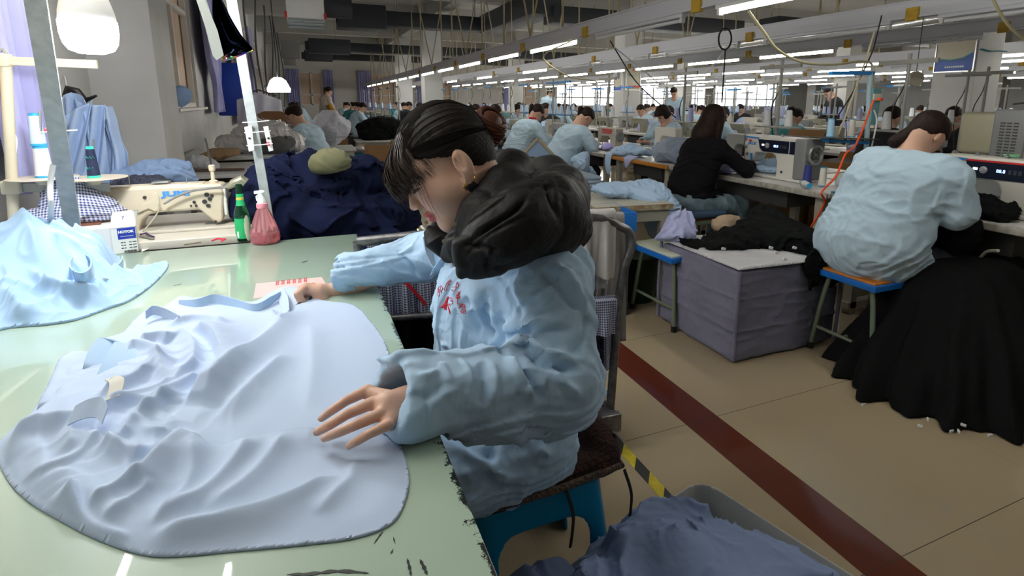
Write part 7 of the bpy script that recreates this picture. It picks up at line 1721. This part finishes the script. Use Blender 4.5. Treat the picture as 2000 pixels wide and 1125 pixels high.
V, F = surf(lambda P: smin(rbox(P, (0, 0, .030), (.180, .185, .026), .024), ell(P, (.165, -.04, .05), (.05, .13, .05)), .03) - .006 * np.clip(1 - np.abs(vn(P, 14, 9)) * 2.2, 0, 1), axis_grid(-.26, .28, .007), axis_grid(-.26, .26, .007), axis_grid(-.01, .14, .007)); npmesh('cushion_pad', V, F, cu_, cs)
stp = mat('silver_stripe', (.45, .42, .38), .35)
for k in range(5): MB().beam((.190, -.14 + .030 * k, .088 - .004 * k), (.222, -.13 + .030 * k, .050), .014, .004).build('silver_stripe', stp, cs)
MB().tube([( -.18, -.188, .03), (0, -.194, .028), (.18, -.188, .03), (.195, 0, .03), (.18, .18, .03)], .009, 8).build('braided_edge', mat('braid', (.06, .04, .03), .8, bump=1, bscale=150, var=-2.5, vscale=120), cs)
for x in (.02, .185): MB().tube(smooth_poly([(x, -.194, .02), (x + .008, -.215, -.03), (x + .004, -.222, -.07), (x - .004, -.226, -.11)], 4), [.006] * 13, 6, flat=.4).build('tie_strap', mat('strap_black', (.01, .01, .01), .8), cs)
# ---- basket of cut pieces on the floor at the bottom
bsk = mat('translucent_white_plastic', (.70, .70, .69), .4); bk = empty('basket', (.74, .80, 0), .25, 'shallow white plastic tub on the floor filled with blue pieces', 'tub')
V, F = surf(lambda P: np.maximum(rbox(P, (0, 0, .13), (.34, .28, .13), .07), -rbox(P, (0, 0, .20), (.325, .265, .18), .06)), axis_grid(-.37, .37, .006), axis_grid(-.31, .31, .006), axis_grid(-.01, .28, .006)); npmesh('tub_shell', V, F, bsk, bk)
bundle('blue_pieces', [((.66, .88, .26), (.20, .15, .08)), ((.76, .78, .27), (.20, .16, .075)), ((.50, .80, .22), (.15, .14, .05)), ((.90, .74, .24), (.13, .12, .06)), ((.70, .98, .24), (.10, .07, .06)), ((.42, .78, .20), (.12, .10, .04)), ((.42, .95, .20), (.13, .07, .05))], None, 8, .034, mat('periwinkle_cotton', (.25, .33, .54), .85, crease=.12, cscale=9), 211, .0065, 'heap of periwinkle blue cloth pieces overflowing the white tub on the floor', 'cloth', warp=.05)
# ================================================================ left middle distance
plast = mat('clear_plastic_wrap', (.55, .52, .52), .25, bump=.4, bscale=30); navyc = mat('navy_cotton', (.005, .009, .036), .9, spec=.2); olivec = mat('olive_cap_cloth', (.20, .20, .11), .85)
nt_ = empty('garment_stand', (.10, 2.95, 0), 0, 'low dark stand carrying the navy garment heap', 'stand'); MB().box((0, 0, .50), (.80, .60, .04)).build('stand_top', undr, nt_, smooth=False)
for sx in (-1, 1):
    for sy in (-1, 1): MB().box((sx * .36, sy * .26, .24), (.04, .04, .48)).build('leg', undr, nt_, smooth=False)
bundle('navy_garments', [((.08, 2.88, .74), (.36, .24, .19)), ((.02, 2.90, .92), (.24, .20, .12)), ((.34, 2.98, .70), (.16, .20, .14)), ((-.16, 2.78, .86), (.12, .12, .13)), ((.22, 2.95, .92), (.16, .16, .08)), ((.10, 2.72, .62), (.34, .14, .09))], None, 8, .034, navyc, 301, .0085, 'big heap of navy blue garments behind the pink spray bottle', 'clothes', warp=.06, flat=.522)
for k, P_ in enumerate(([(.30, 2.80, .64), (.37, 2.80, .63), (.43, 2.82, .655)], [(.32, 2.76, .60), (.39, 2.76, .58), (.45, 2.78, .60)])): ribbon('loose_garment_end', [Vector(p) for p in P_], [.07, .06, .012], navyc, bpy.data.objects['navy_garments'], (0, .3, 1), .003)
bundle('olive_cap', [((.105, 2.74, 1.035), (.085, .075, .05)), ((.06, 2.72, 1.015), (.06, .05, .035))], None, 10, .010, olivec, 311, .005, 'olive green cloth cap lying on top of the navy garment heap', 'cap', warp=.02)
def long_table(X0, X1, Y0, Y1, z, label, top=wtop, edge=wedge): return bench_table(X0, X1, Y0, Y1, label, edge, top, z)
long_table(-1.12, -.22, 4.95, 5.9, .74, 'pale grey table with a wooden strip, beyond the pillar on the left'); long_table(-1.12, .05, 6.0, 7.1, .78, 'white table under the plastic wrapped heap near the left wall')
tag(MB().box((-.75, 5.2, .752), (.55, .05, .014), rz=-.1).build('wooden_strip', mat('brown_strip', (.12, .06, .04), .6), smooth=False), 'thin brown wooden strip lying on the grey table beyond the pillar', 'strip')
def sb(name, c, r, m, lab, cat='cloth', seed=1, fr=9, amp=.016, res=.011, **k): return bundle(name, c if isinstance(c, list) else [(c, r)], None, fr, amp, m, seed, res, lab, cat, **k)
brp = mat('brown_paper', (.30, .19, .10), .8)
sb('brown_paper', (-.72, 5.72, .82), (.16, .09, .05), brp, 'crumpled brown paper on the grey table beside the left wall', 'paper', 321); sb('white_cloth', (-.80, 5.35, .80), (.12, .08, .05), whs, 'white crumpled cloth in front of the brown paper', 'cloth', 323)
sb('wrapped_heap', [((-.38, 6.45, .96), (.28, .25, .15)), ((-.55, 6.5, .88), (.28, .22, .10)), ((-.18, 6.5, .88), (.16, .2, .10))], None, plast, 'heap wrapped in clear crinkled plastic on the table before the seated man', 'bundle', 331, 12, .03)
sb('grey_cloth', (-.30, 6.30, .86), (.20, .14, .09), mat('grey_cloth_dark', (.10, .10, .10), .9), 'dark grey cloth poking out under the plastic wrap', 'cloth', 333)
sb('white_heap', [((.35, 8.2, .95), (.22, .25, .22)), ((.1, 8.3, .85), (.25, .25, .2))], None, mat('pale_cotton', (.50, .50, .56), .85), 'pale white heap right of the seated man in the light blue coat', 'clothes', 335)
tag(MB().box((-.93, 9.5, 1.46), (.40, .05, .76), bev=.03).build('notice_board', mat('royal_blue_board', (.01, .05, .42), .4)), 'royal blue notice board hanging by the left wall beside the second leaning post', 'board')
plain_table((-.35, 12.0), 1.0, .6, .55, 0, 'low white table with splayed legs beyond the plastic wrapped heap'); plain_table((.15, 13.4), .95, .6, .52, 0, 'low cream table just in front of the standing woman'); plain_table((1.45, 11.6), 1.1, .6, .55, 0, 'low cream table under the black garment heap beside the aisle')
sb('black_garments', [((1.45, 11.6, .78), (.50, .30, .22)), ((1.25, 11.5, .68), (.3, .25, .14))], None, blkc, 'heap of black garments on the low cream table beside the aisle', 'clothes', 341, 6, .03, .018)
cb = mat('cardboard', (.30, .17, .07), .8, var=.15, vscale=6)
def carton(c, s, rz, lab, open_=True):
    e = empty('cardboard_box', (c[0], c[1], 0), rz, lab, 'box'); MB().box((0, 0, s[2] / 2 + .002), s, bev=.004).build('box_body', cb, e)
    if open_: MB().box((0, 0, s[2] - .004), (s[0] * .86, s[1] * .86, .014)).build('inside_shade', undr, e, smooth=False); MB().box((s[0] * .52, 0, s[2] + .02), (.01, s[1], .12), ry=.6).build('box_flap', cb, e, smooth=False)  # dark sheet on the solid top stands in for shade inside the box
    return e
carton((1.10, 9.65), (.42, .40, .60), -.1, 'tall open cardboard box standing at the start of the yellow and black tape'); carton((.55, 14.6), (.8, .5, .75), 0, 'large brown cardboard box behind the low cream table', False)
tb_ = empty('teal_bin', (.86, 10.1, 0), 0, 'teal plastic bin with rubbish, left of the tall cardboard box', 'bin'); MB().lathe([(.0, .003), (.15, .003), (.19, .42), (.175, .42), (.0, .38)], (0, 0, 0), 4).build('bin_body', mat('teal_plastic', (.01, .26, .36), .4), tb_); 
sb('rubbish', (.86, 10.1, .46), (.13, .12, .07), plast, 'crumpled plastic rubbish on top of the teal bin', 'rubbish', 351)
p = person((.10, 7.45), PI * .94, 'seated man with short hair in a light blue coat beside the plastic wrapped heap', hair='short', lean=.12, res=.013, bulk=1.25, width=1.2, seed=71, pitch=.5, seat=.52, hands=((.46, .10, .84), (.46, -.10, .84)))
stool((.14, 7.45), .42, .3, .41, 0, 'stool under the seated man near the left wall', wt2, blue=False)
wsw = mat('cream_sweater', (.52, .46, .38), .9); w7 = person((.60, 16.8), .35, 'woman standing in a cream sweater with mustard sleeves at the end of the aisle', coat=wsw, hair='ponytail', pose='stand', lean=.02, res=.018, seed=81, hands=((.25, .14, 1.0), (.22, -.16, .98)), pitch=.45)
MB().tube([(-.02, -.27, 1.20), (.02, -.30, 1.02), (.16, -.22, .98)], [.075, .07, .05], 10).build('mustard_sleeve', mat('mustard_knit', (.42, .20, .02), .9), w7)
# second hanging lamp with white paper shades, and a shirt on a rail behind it
b2 = empty('paper_shaded_lamp', ony(543, 165, 8.3), 0, 'glowing lamp with cut paper shade hanging near the left wall', 'lamp'); MB().lathe([(.0, -.06), (.05, -.05), (.06, 0), (.05, .05), (.02, .08)], (0, 0, 0), 18).build('globe', bulbm, b2)
MB().lathe([(.14, -.10), (.15, -.06), (.10, .05), (.05, .09), (.048, .088), (.10, .045)], (0, 0, 0), 7).build('paper_shade', mat('paper_glow', (.8, .8, .75), .8, emit=5.0, ecol=(1, .97, .9)), b2); MB().cyl((0, 0, .07), (0, 0, 1.9), .006, n=6).build('flex', wirem, b2)
def hung(x, y, z, w, h, m, lab, rz=0, cat='shirt'):
    e = empty('hanging_garment', (x, y, z), rz, lab, cat)
    def f(u, v): return Vector(((u - .5) * w * (1 + .1 * v), .05 * math.sin(u * 17 + v * 2) * (.3 + v), -abs(u - .5) * .22 * (1 - v) - v * h))
    sheet(f, 30, 14, 'garment_body', m, e, .01); MB().tube([(-w * .4, 0, -.05), (0, 0, .03), (w * .4, 0, -.05)], .012, 6).build('hanger_bar', undr, e); return e
hung(-.55, 8.9, 1.42, .55, .5, mat('pale_cotton', (.50, .50, .56), .85), 'white shirt hanging behind the paper shaded lamp'); 
tag(MB().box((-.35, 8.0, .92), (.5, .35, .16), bev=.01).build('machine_cover', greym), 'grey machine box before the seated man with a brown wooden bracket behind', 'box')
tag(MB().prism([(-.14, 0), (.14, 0), (.18, .12), (.10, .16), (-.10, .16), (-.18, .12)], .08, (-.36, 8.1, 1.01)).build('wooden_bracket', mat('brown_wood', (.25, .12, .05), .6)), 'brown wooden bracket standing on the grey machine box', 'bracket')

# ================================================================ thread stand with blue shelf beside the long-haired worker, pale socket box, cables
bs = empty('thread_stand', (ony(1688, 365, 2.78).x, 2.78, .757), 0, 'pale blue painted stand with a bright blue shelf and teal socket box', 'thread stand'); ob_ = Vector(bs.location)
def BS(x, y, Y=2.78): return Vector(ony(x, y, Y)) - ob_
pb = mat('pale_blue_paint', (.42, .58, .64), .4); sky = mat('cyan_blue_shelf', (.01, .22, .62), .4); teal = mat('teal_box', (.16, .36, .38), .5)
MB().tube([BS(1688, 362), BS(1700, 142)], .017, 12).build('pole', pb, bs); MB().beam(BS(1612, 274), BS(1693, 279), .05, .02).build('shelf_bar', sky, bs, bevel=.002); MB().beam(BS(1622, 143), BS(1706, 143), .03, .024).build('top_bar', sky, bs, bevel=.002)
MB().beam(BS(1600, 269), BS(1700, 271), .16, .006).build('cone_tray', undr, bs, smooth=False)
MB().prism([(-.035, -.15), (.035, -.15), (.045, .11), (-.045, .11)], .05, BS(1705, 203)).build('socket_box', teal, bs, bevel=.004); MB().box(BS(1706, 190) + Vector((0, -.03, 0)), (.085, .012, .05), bev=.004).build('socket_plate', mat('socket_cream', (.66, .64, .56), .4), bs); MB().box(BS(1707, 194) + Vector((0, -.045, 0)), (.035, .03, .02), bev=.004).build('orange_plug', orc, bs)
for x_, m_, l_ in ((1621, mat('blue_white_thread', (.35, .60, .80), .8), 'blue and white thread cone on the bright blue shelf'), (1662, whc, 'cream thread cone on the bright blue shelf')):
    c = ony(x_, 268, 2.76); wcone(c.x, c.y, c.z + .003, .125, .026, .019, m_, cyb, l_)
tag(MB().tube(smooth_poly([ony(1462, 22, 2.3), ony(1490, 60, 2.32), ony(1520, 98, 2.36), ony(1570, 122, 2.45), ony(1630, 126, 2.6), ony(1680, 120, 2.75), ony(1704, 128, 2.78), ony(1706, 170, 2.78)], 6), .0075, 8).build('cream_cable', mat('cream_cable', (.55, .50, .30), .5)), 'thick cream cable sagging from the lit tube to the teal socket box', 'cable')
tag(MB().tube(smooth_poly([ony(1708, 60, 2.8), ony(1690, 120, 2.8), ony(1665, 190, 2.8), ony(1638, 262, 2.8)], 5), .006, 8).build('cream_cable', MATS['cream_cable']), 'straight cream cable slanting down to the bright blue shelf', 'cable')
tag(MB().tube(smooth_poly([ony(1722, 30, 2.9), ony(1710, 80, 2.9), ony(1700, 110, 2.9), ony(1660, 190, 2.9), ony(1600, 280, 2.95)], 5), .005, 6).build('black_cable', wirem), 'black cable slanting behind the bright blue shelf', 'cable')
tag(MB().tube(smooth_poly([ony(1707, 215, 2.75), ony(1712, 240, 2.74), ony(1700, 300, 2.74), ony(1698, 345, 2.74)], 5), .0055, 8).build('white_cable', zip_), 'white cable hanging from the teal socket box', 'cable')
tag(MB().tube(smooth_poly([ony(1935, -15, 2.0), ony(1950, 20, 2.0), ony(1975, 55, 2.0), ony(2010, 85, 2.0)], 5), .008, 8).build('cream_cable', MATS['cream_cable']), 'cream cable hanging across the top right corner', 'cable')
tag(MB().tube(smooth_poly([(2.45, 5.0, 1.9), ony(1062, 108, 5.2), ony(1085, 135, 5.4), ony(1120, 152, 5.6), ony(1162, 158, 5.8), ony(1166, 170, 5.8)], 5), .008, 6).build('cream_cable', MATS['cream_cable']), 'cream cable drooping from the nearest rail over the leaning workers', 'cable')
tag(MB().tube(smooth_poly([ony(1192, 80, 4.5), ony(1210, 110, 4.6), ony(1235, 150, 4.8), ony(1262, 180, 5.0), ony(1320, 230, 5.0)], 5), .006, 6).build('black_cable', wirem), 'black cable crossing in front of the pillar posters', 'cable')
tag(MB().tube([ony(1200, 92, 4.5), ony(1290, 165, 5.2)], .005, 6).build('white_cable', zip_), 'straight white wire crossing in front of the pillar posters', 'cable')
tag(MB().tube(smooth_poly([ony(1420, 90, 4.1), ony(1395, 125, 4.2), ony(1370, 150, 4.4)], 4), .005, 6).build('white_cable', zip_), 'white wire slanting left from the coiled cable on the second rail', 'cable')
tag(MB().tube(smooth_poly([ony(1417, 95, 4.0), ony(1414, 140, 4.0), ony(1410, 200, 4.05)], 4), .007, 6).build('black_cable', wirem), 'black cable hanging straight from the second rail behind the long hair', 'cable')
tag(MB().tube([Vector(ony(1416, 76, 3.98)) + Vector((.07 * math.cos(a), 0, .09 * math.sin(a))) for a in np.linspace(0, 2 * PI, 20)], .008, 6).build('coiled_cable', wirem), 'black coiled cable looped round the second rail', 'cable')
tag(MB().lathe([(.0, -.02), (.058, -.02), (.060, -.015), (.045, -.01), (.045, .01), (.060, .015), (.058, .02), (.0, .02)], ony(1788, 154, 3.0), 26, (-.4, -1, 0)).build('cable_reel', mat('reel_cream', (.45, .42, .33), .5)), 'round cream cable reel hanging before the right pillar', 'reel')
reel_ = bpy.data.objects['cable_reel']; c = ony(1788, 154, 3.0); MB().cyl(c + Vector((0, 0, .05)), (c.x, c.y, 2.0), .003, n=6).build('reel_cord', wirem, reel_)

# ================================================================ posters on the pillars
pf = mat('poster_frame', (.6, .6, .6), .3, .8); pp = mat('poster_cream', (.50, .46, .34), .4); pblu = mat('poster_blue', (.01, .08, .42), .4); ptl = mat('poster_teal', (.02, .24, .30), .5)
def poster(x0, x1, z0, z1, y, label, face='front', kind=0):
    e = empty('poster', ((x0 + x1) / 2, y, (z0 + z1) / 2), 0, label, 'poster'); w, h = x1 - x0, z1 - z0
    if face == 'side': e.rotation_euler = (0, 0, -PI / 2)
    MB().box((0, -.006, 0), (w, .012, h)).build('poster_sheet', pp, e, smooth=False)
    for (a, c) in (((-w / 2, -h / 2), (w / 2, -h / 2)), ((w / 2, -h / 2), (w / 2, h / 2)), ((-w / 2, h / 2), (w / 2, h / 2)), ((-w / 2, -h / 2), (-w / 2, h / 2))): MB().beam((a[0], -.016, a[1]), (c[0], -.016, c[1]), .012, .014).build('frame_bar', pf, e, smooth=False)
    wave = [(-w / 2 + .01, -h / 2 + .01), (w / 2 - .01, -h / 2 + .01), (w / 2 - .01, -h / 2 + .22 * h), (w * .2, -h / 2 + .15 * h), (-w * .1, -h / 2 + .13 * h), (-w / 2 + .01, -h / 2 + .16 * h)]
    if kind == 0:
        MB().prism(wave, .003, (0, -.014, 0)).build('blue_wave', pblu, e, smooth=False); MB().prism([(a, b_ + .02 * h if i >= 2 else -h / 2 + .13 * h) for i, (a, b_) in enumerate(wave)], .002, (0, -.0132, 0)).build('teal_wave', ptl, e, smooth=False)
        gm = mat('figure_grey', (.16, .22, .24), .6); gr = mat('figure_brown', (.10, .08, .06), .6)
        for nm, m_, pts in (('figure_body', gm, [(-.05, -.08), (.0, -.11), (.02, -.19), (.06, -.19), (.05, -.10), (.09, -.02), (.06, .03), (-.02, -.0), (-.08, -.03)]), ('figure_leg', gm, [(-.04, -.10), (-.02, -.06), (-.06, -.14), (-.13, -.18), (-.12, -.15)]), ('figure_load', gr, [(-.10, -.05), (-.08, .08), (.0, .12), (.06, .10), (.03, .02), (.0, -.04), (-.05, -.06)]), ('figure_head', gm, [(.05, .02), (.10, .0), (.14, .04), (.12, .09), (.07, .09), (.05, .05)])):
            MB().prism([(a * w * 2.0, b_ * h * 1.0 + .06 * h) for a, b_ in pts], .004, (0, -.0145, 0)).build(nm, m_, e, smooth=False)
        for k in range(7):
            if k != 3: MB().box((w * (-.05 + .065 * k), -.0135, h * .43), (w * .05, .002, w * .06)).build('red_heading_mark', jred, e, smooth=False)
        for k in range(9): MB().box((w * (-.2 + .055 * k), -.017, -h * .44), (w * .04, .002, w * .045)).build('white_line_mark', whl, e, smooth=False)
    elif kind == 1:
        MB().prism([(a, b_ * .9) for a, b_ in [(-w / 2 + .01, -h / 2 + .02), (w / 2 - .01, -h / 2 + .02), (w / 2 - .01, -h / 2 + .07), (-w / 2 + .01, -h / 2 + .07)]], .002, (0, -.014, 0)).build('red_band', jred, e, smooth=False)
        MB().prism([(-.4 * w, -.02 * h), (-.1 * w, -.08 * h), (.1 * w, -.06 * h), (-.1 * w, -.11 * h), (-.35 * w, -.06 * h)], .002, (0, -.014, 0)).build('teal_ribbon', ptl, e, smooth=False)
        for r_ in range(8):
            for c_ in range(2): MB().box((-.02 * w + c_ * .18 * w, -.0135, h * (.38 - .045 * r_)), (.08 * w, .002, .026 * h)).build('printed_character', undr if r_ < 6 else jred, e, smooth=False)
    else:
        MB().prism(wave, .002, (0, -.014, 0)).build('blue_wave', pblu, e, smooth=False); MB().prism([(-.15 * w, -.02 * h), (.1 * w, -.1 * h), (.2 * w, .1 * h), (.05 * w, .2 * h), (-.1 * w, .12 * h)], .002, (0, -.014, 0)).build('blue_mark', mat('mark_slate', (.10, .16, .28), .5), e, smooth=False)
    return e
poster(7.46, 7.88, 1.62, 2.45, 4.20 + 8.1 - .002, 'white poster with dark characters and a red band on the middle pillar', kind=1)
e = poster(0, .42, 1.60, 2.3, 0, 'narrow poster with a blue foot on the left face of the middle pillar', kind=2); e.location = (7.408, 12.55, 1.95); e.rotation_euler = (0, 0, -PI / 2)
e = poster(0, .46, 1.42, 2.38, 0, 'framed cream poster with a grey figure and a blue foot on the right pillar', kind=0); e.location = (7.408, 4.46, 2.19); e.rotation_euler = (0, 0, -PI / 2)
tag(MB().tube(smooth_poly([(7.43, 4.195, 1.96), (7.6, 4.19, 1.94), (7.75, 4.19, 1.95), (7.9, 4.19, 1.95)], 4), [.035] * 13, 8, flat=.2).build('teal_ribbon', ptl), 'teal painted swoosh across the front of the right pillar', 'ribbon')

# ================================================================ the rows beyond: stations copied from a few prototypes
RN = np.random.RandomState(5)
def far_table_proto():
    t = empty('sewing_table', (0, 0, -50), 0, 'x', 'table'); MB().box((0, 0, .735), (.60, 1.25, .03)).build('table_top', wtop, t, smooth=False)
    for sy in (-1, 1): MB().box((0, sy * .52, .36), (.05, .06, .72)).build('leg', legm, t, smooth=False); MB().box((0, sy * .52, .05), (.5, .06, .04)).build('foot_bar', legm, t, smooth=False)
    MB().box((0, 0, .64), (.3, .5, .14)).build('motor_tray', undr, t, smooth=False); return t
def far_stand_proto(bar, cone_m):
    t = empty('thread_stand', (0, 0, -50), 0, 'x', 'thread stand'); MB().cyl((0, 0, 0), (0, 0, .92), .014, n=8).build('pole', mat('stand_grey', (.30, .30, .27), .5), t)
    MB().beam((-.02, -.22, .86), (-.02, .22, .86), .02, .03).build('top_bar', bar, t, smooth=False); MB().beam((0, -.20, .36), (0, .20, .36), .12, .012).build('cone_shelf', bar, t, smooth=False)
    for y in (-.12, .12): MB().lathe([(.030, .37), (.034, .375), (.024, .50), (.015, .505)], (0, y, 0), 12).build('thread_cone', cone_m, t)
    MB().tube(smooth_poly([(0, 0, .9), (.05, .05, .7), (.02, .10, .5), (.1, .12, .2), (.12, .1, 0)], 4), .005, 5).build('cable', wirem, t); return t
FT = far_table_proto(); sgm = mat('stand_grey', (.30, .30, .27), .5); FS = [far_stand_proto(sgm, mat('white_thread', (.78, .80, .82), .8)), far_stand_proto(mat('blue_bar', (.01, .16, .40), .5), lb), far_stand_proto(sgm, lav2)]
FM = [gen_machine((0, 0, -50), 0, 'x'), gen_machine((0, 0, -50), 0, 'x', mat('pale_machine', (.50, .48, .42), .4)), gen_machine((0, 0, -50), 0, 'x', mat('olive_machine', (.26, .25, .18), .4))]
tealc = mat('teal_overall', (.05, .24, .26), .85); darkj = mat('dark_jacket', (.014, .015, .02), .85)
FP = [(person((0, 0), 0, 'x', hair='ponytail', lean=.20, res=.018, seed=91, bulk=1.15, seat=.54), 'tied-hair worker in pale blue coat'), (person((0, 0), 0, 'x', hair='short', lean=.16, res=.018, seed=92, bulk=1.15, seat=.54, pitch=.6), 'short-haired worker in pale blue coat'),
      (person((0, 0), 0, 'x', coat=darkj, hair='short', lean=.10, res=.018, seed=93, bulk=1.2, width=1.15, seat=.56, pitch=.5), 'short-haired worker in black jacket'), (person((0, 0), 0, 'x', coat=tealc, hair='bun', lean=.20, res=.018, seed=94, bulk=1.15, seat=.54), 'worker in a teal overall')]
for p_, _ in FP: p_.location.z = -50
def heap_proto(m, seed): o = bundle('garment_heap', [((0, 0, .05), (.22, .24, .11)), ((.05, .1, .1), (.14, .14, .09))], None, 9, .026, m, seed, .015, 'x', 'clothes', flat=0.0); o.location.z = -50; return o
FH = [(heap_proto(shirtd, 401), 'light blue'), (heap_proto(mat('white_blue_cloth', (.55, .58, .64), .85), 402), 'white'), (heap_proto(mat('slate_cloth', (.10, .13, .18), .85), 403), 'slate grey'), (heap_proto(blkc, 404), 'black'), (heap_proto(MATS['pale_lilac_cotton'], 405), 'lilac')]
ROWS = [('second', 5.9, 1), ('second', 6.56, -1), ('third', 8.75, 1), ('third', 9.41, -1), ('fourth', 11.7, 1), ('fourth', 12.36, -1), ('fifth', 14.7, 1)]
firsts = set(); protos_used = set()
for nm, X, d in ROWS:
    y = max(2.4, X / 2.05 - .4)
    while y < 20.5:
        if abs(X - 7.66) < .6 and (abs(y - 4.46) < .9 or abs(y - 12.55) < .9): y += 1.3; continue
        rz = 0; side = 'near side' if d == 1 else 'far side'; far = 'deep inside' if y > 11 else 'closer end'
        g = f'{side} of {nm} double row, {far}'
        o = copy_tree(FT, loc=(X, y, 0)); o['label'] = f'white sewing table , {g}'; o['group'] = 'tables ' + g
        mi = RN.randint(3); o = copy_tree(FM[mi], loc=(X, y + .05, .752), rz=-PI / 2 * d); o['label'] = f'{["warm grey", "pale beige", "olive"][mi]} sewing machine , {g}'; o['group'] = f'{["grey", "beige", "olive"][mi]} machines ' + g
        if RN.rand() < .75:
            si = RN.randint(3); o = copy_tree(FS[si], loc=(X + .2 * d, y - .45, .752)); o['label'] = f'thread stand with {["white", "pale blue", "lilac"][si]} cones , {g}'; o['group'] = f'{["white", "pale blue", "lilac"][si]} cone stands ' + g
        if RN.rand() < .55:
            pi = RN.choice([0, 0, 1, 1, 2, 3]); o = copy_tree(FP[pi][0], loc=(X - .62 * d, y + .02, 0), rz=0 if d == 1 else PI); o['label'] = f'{FP[pi][1]} , {g}'; o['group'] = FP[pi][1] + ', ' + g
            s_ = MB().box((0, 0, .215), (.36, .30, .43)).build('stool', undr, smooth=False) if 'fst' not in globals() else fst.copy()
            if 'fst' not in globals(): fst = s_
            else: COL.objects.link(s_)
            s_.location = (X - .66 * d, y + .02, 0); tag(s_, f'dark seat under a worker , {g}', 'stool', 'dark seats ' + g)
        if RN.rand() < .7:
            hi = RN.choice([0, 1, 1, 2, 3, 4, 1]); o = copy_tree(FH[hi][0], loc=(X + .02 * d, y + .48, .753), rz=RN.rand() * 6); o['label'] = f'heap of {FH[hi][1]} garments , {g}'; o['group'] = f'{FH[hi][1]} heaps ' + g; sc = .7 + .5 * RN.rand(); o.scale = (sc, sc, sc * (.8 + .6 * RN.rand()))
        y += 1.32
# the near double row continues behind the red scarf; and stations left of the aisle far back
plain_table((.22, 8.25), .8, .7, .68, 0, 'white table under the pale white heap by the seated man')
for (X, d, ys, nm) in ((3.3, 1, np.arange(8.9, 20, 1.32), 'first row beyond the red scarf'), (3.96, -1, np.arange(8.9, 20, 1.32), 'far side of the first row'), (1.75, 1, np.arange(13.2, 21, 1.5), 'row beside the aisle'), (-.55, -1, np.arange(15.2, 22, 1.6), 'row along the left wall')):
    for y in ys:
        o = copy_tree(FT, loc=(X, y, 0)); o['label'] = f'white sewing table in the {nm}'; o['group'] = 'tables, ' + nm
        mi = RN.randint(3); o = copy_tree(FM[mi], loc=(X, y, .752), rz=-PI / 2 * d); o['label'] = f'{["warm grey", "pale beige", "olive"][mi]} sewing machine in the {nm}'; o['group'] = f'{["grey", "beige", "olive"][mi]} machines, ' + nm
        si = RN.randint(3); o = copy_tree(FS[si], loc=(X + .2 * d, y - .45, .752)); o['label'] = f'thread stand with {["white", "pale blue", "lilac"][si]} cones in the {nm}'; o['group'] = f'{["white", "pale blue", "lilac"][si]} cone stands, ' + nm
        if RN.rand() < .7:
            pi = RN.choice([0, 0, 1, 2, 3]); o = copy_tree(FP[pi][0], loc=(X - .62 * d, y + .02, 0), rz=0 if d == 1 else PI); o['label'] = f'{FP[pi][1]} in the {nm}'; o['group'] = FP[pi][1] + ', ' + nm
            s_ = fst.copy(); COL.objects.link(s_); s_.location = (X - .66 * d, y + .02, 0); tag(s_, f'dark seat under a worker in the {nm}', 'stool', 'dark seats, ' + nm)
        if RN.rand() < .75:
            hi = RN.choice([0, 1, 2, 3, 4]); o = copy_tree(FH[hi][0], loc=(X + .02 * d, y + .48, .753), rz=RN.rand() * 6); o['label'] = f'heap of {FH[hi][1]} garments in the {nm}'; o['group'] = f'{FH[hi][1]} heaps, ' + nm
# stands of the near row
for (x, y, si, lab) in ((3.72, 6.55, 0, 'thread stand rising between the leaning worker and the bobbed worker'), (3.70, 4.9, 2, 'thread stand with lilac cones behind the orange edged table'), (3.72, 7.9, 1, 'thread stand behind the worker with the red scarf'), (3.70, 3.6, 0, 'thread stand behind the long-haired worker'), (4.05, 2.75, 0, 'thread stand between the two white machines, farther back')):
    o = copy_tree(FS[si], loc=(x, y, .752)); o['label'] = lab
# people standing farther back
for (x, y, rz, coat, lab, hr_) in ((8.25, 11.2, -2.6, coat_b, 'worker in a pale blue coat standing just right of the middle pillar', 'short'), (10.55, 8.6, 2.6, darkj, 'worker in a black jacket standing and bending in the bright area behind', 'short'), (6.0, 14.0, .5, coat_b, 'worker in a pale blue coat standing left of the middle pillar', 'ponytail')):
    person((x, y), rz, lab, coat=coat, hair=hr_, pose='stand', lean=.14, res=.018, seed=int(x * 7), hands=((.36, .12, .95), (.36, -.12, .95)), pitch=.7)
# cartons in the second double row, behind the long-haired worker
for (x, y, s, lab) in ((4.95, 4.55, (.45, .45, .95), 'tall cardboard carton behind the long-haired worker'), (5.2, 4.1, (.5, .4, .72), 'lower cardboard carton beside the tall one')): carton((x, y), s, .2, lab)
# remove the prototypes parked below the floor
def drop(o):
    for k in list(KID.get(o.name, [])): drop(k)
    bpy.data.objects.remove(o)
for o in [FT] + FS + FM + [p for p, _ in FP] + [h for h, _ in FH]: drop(o)
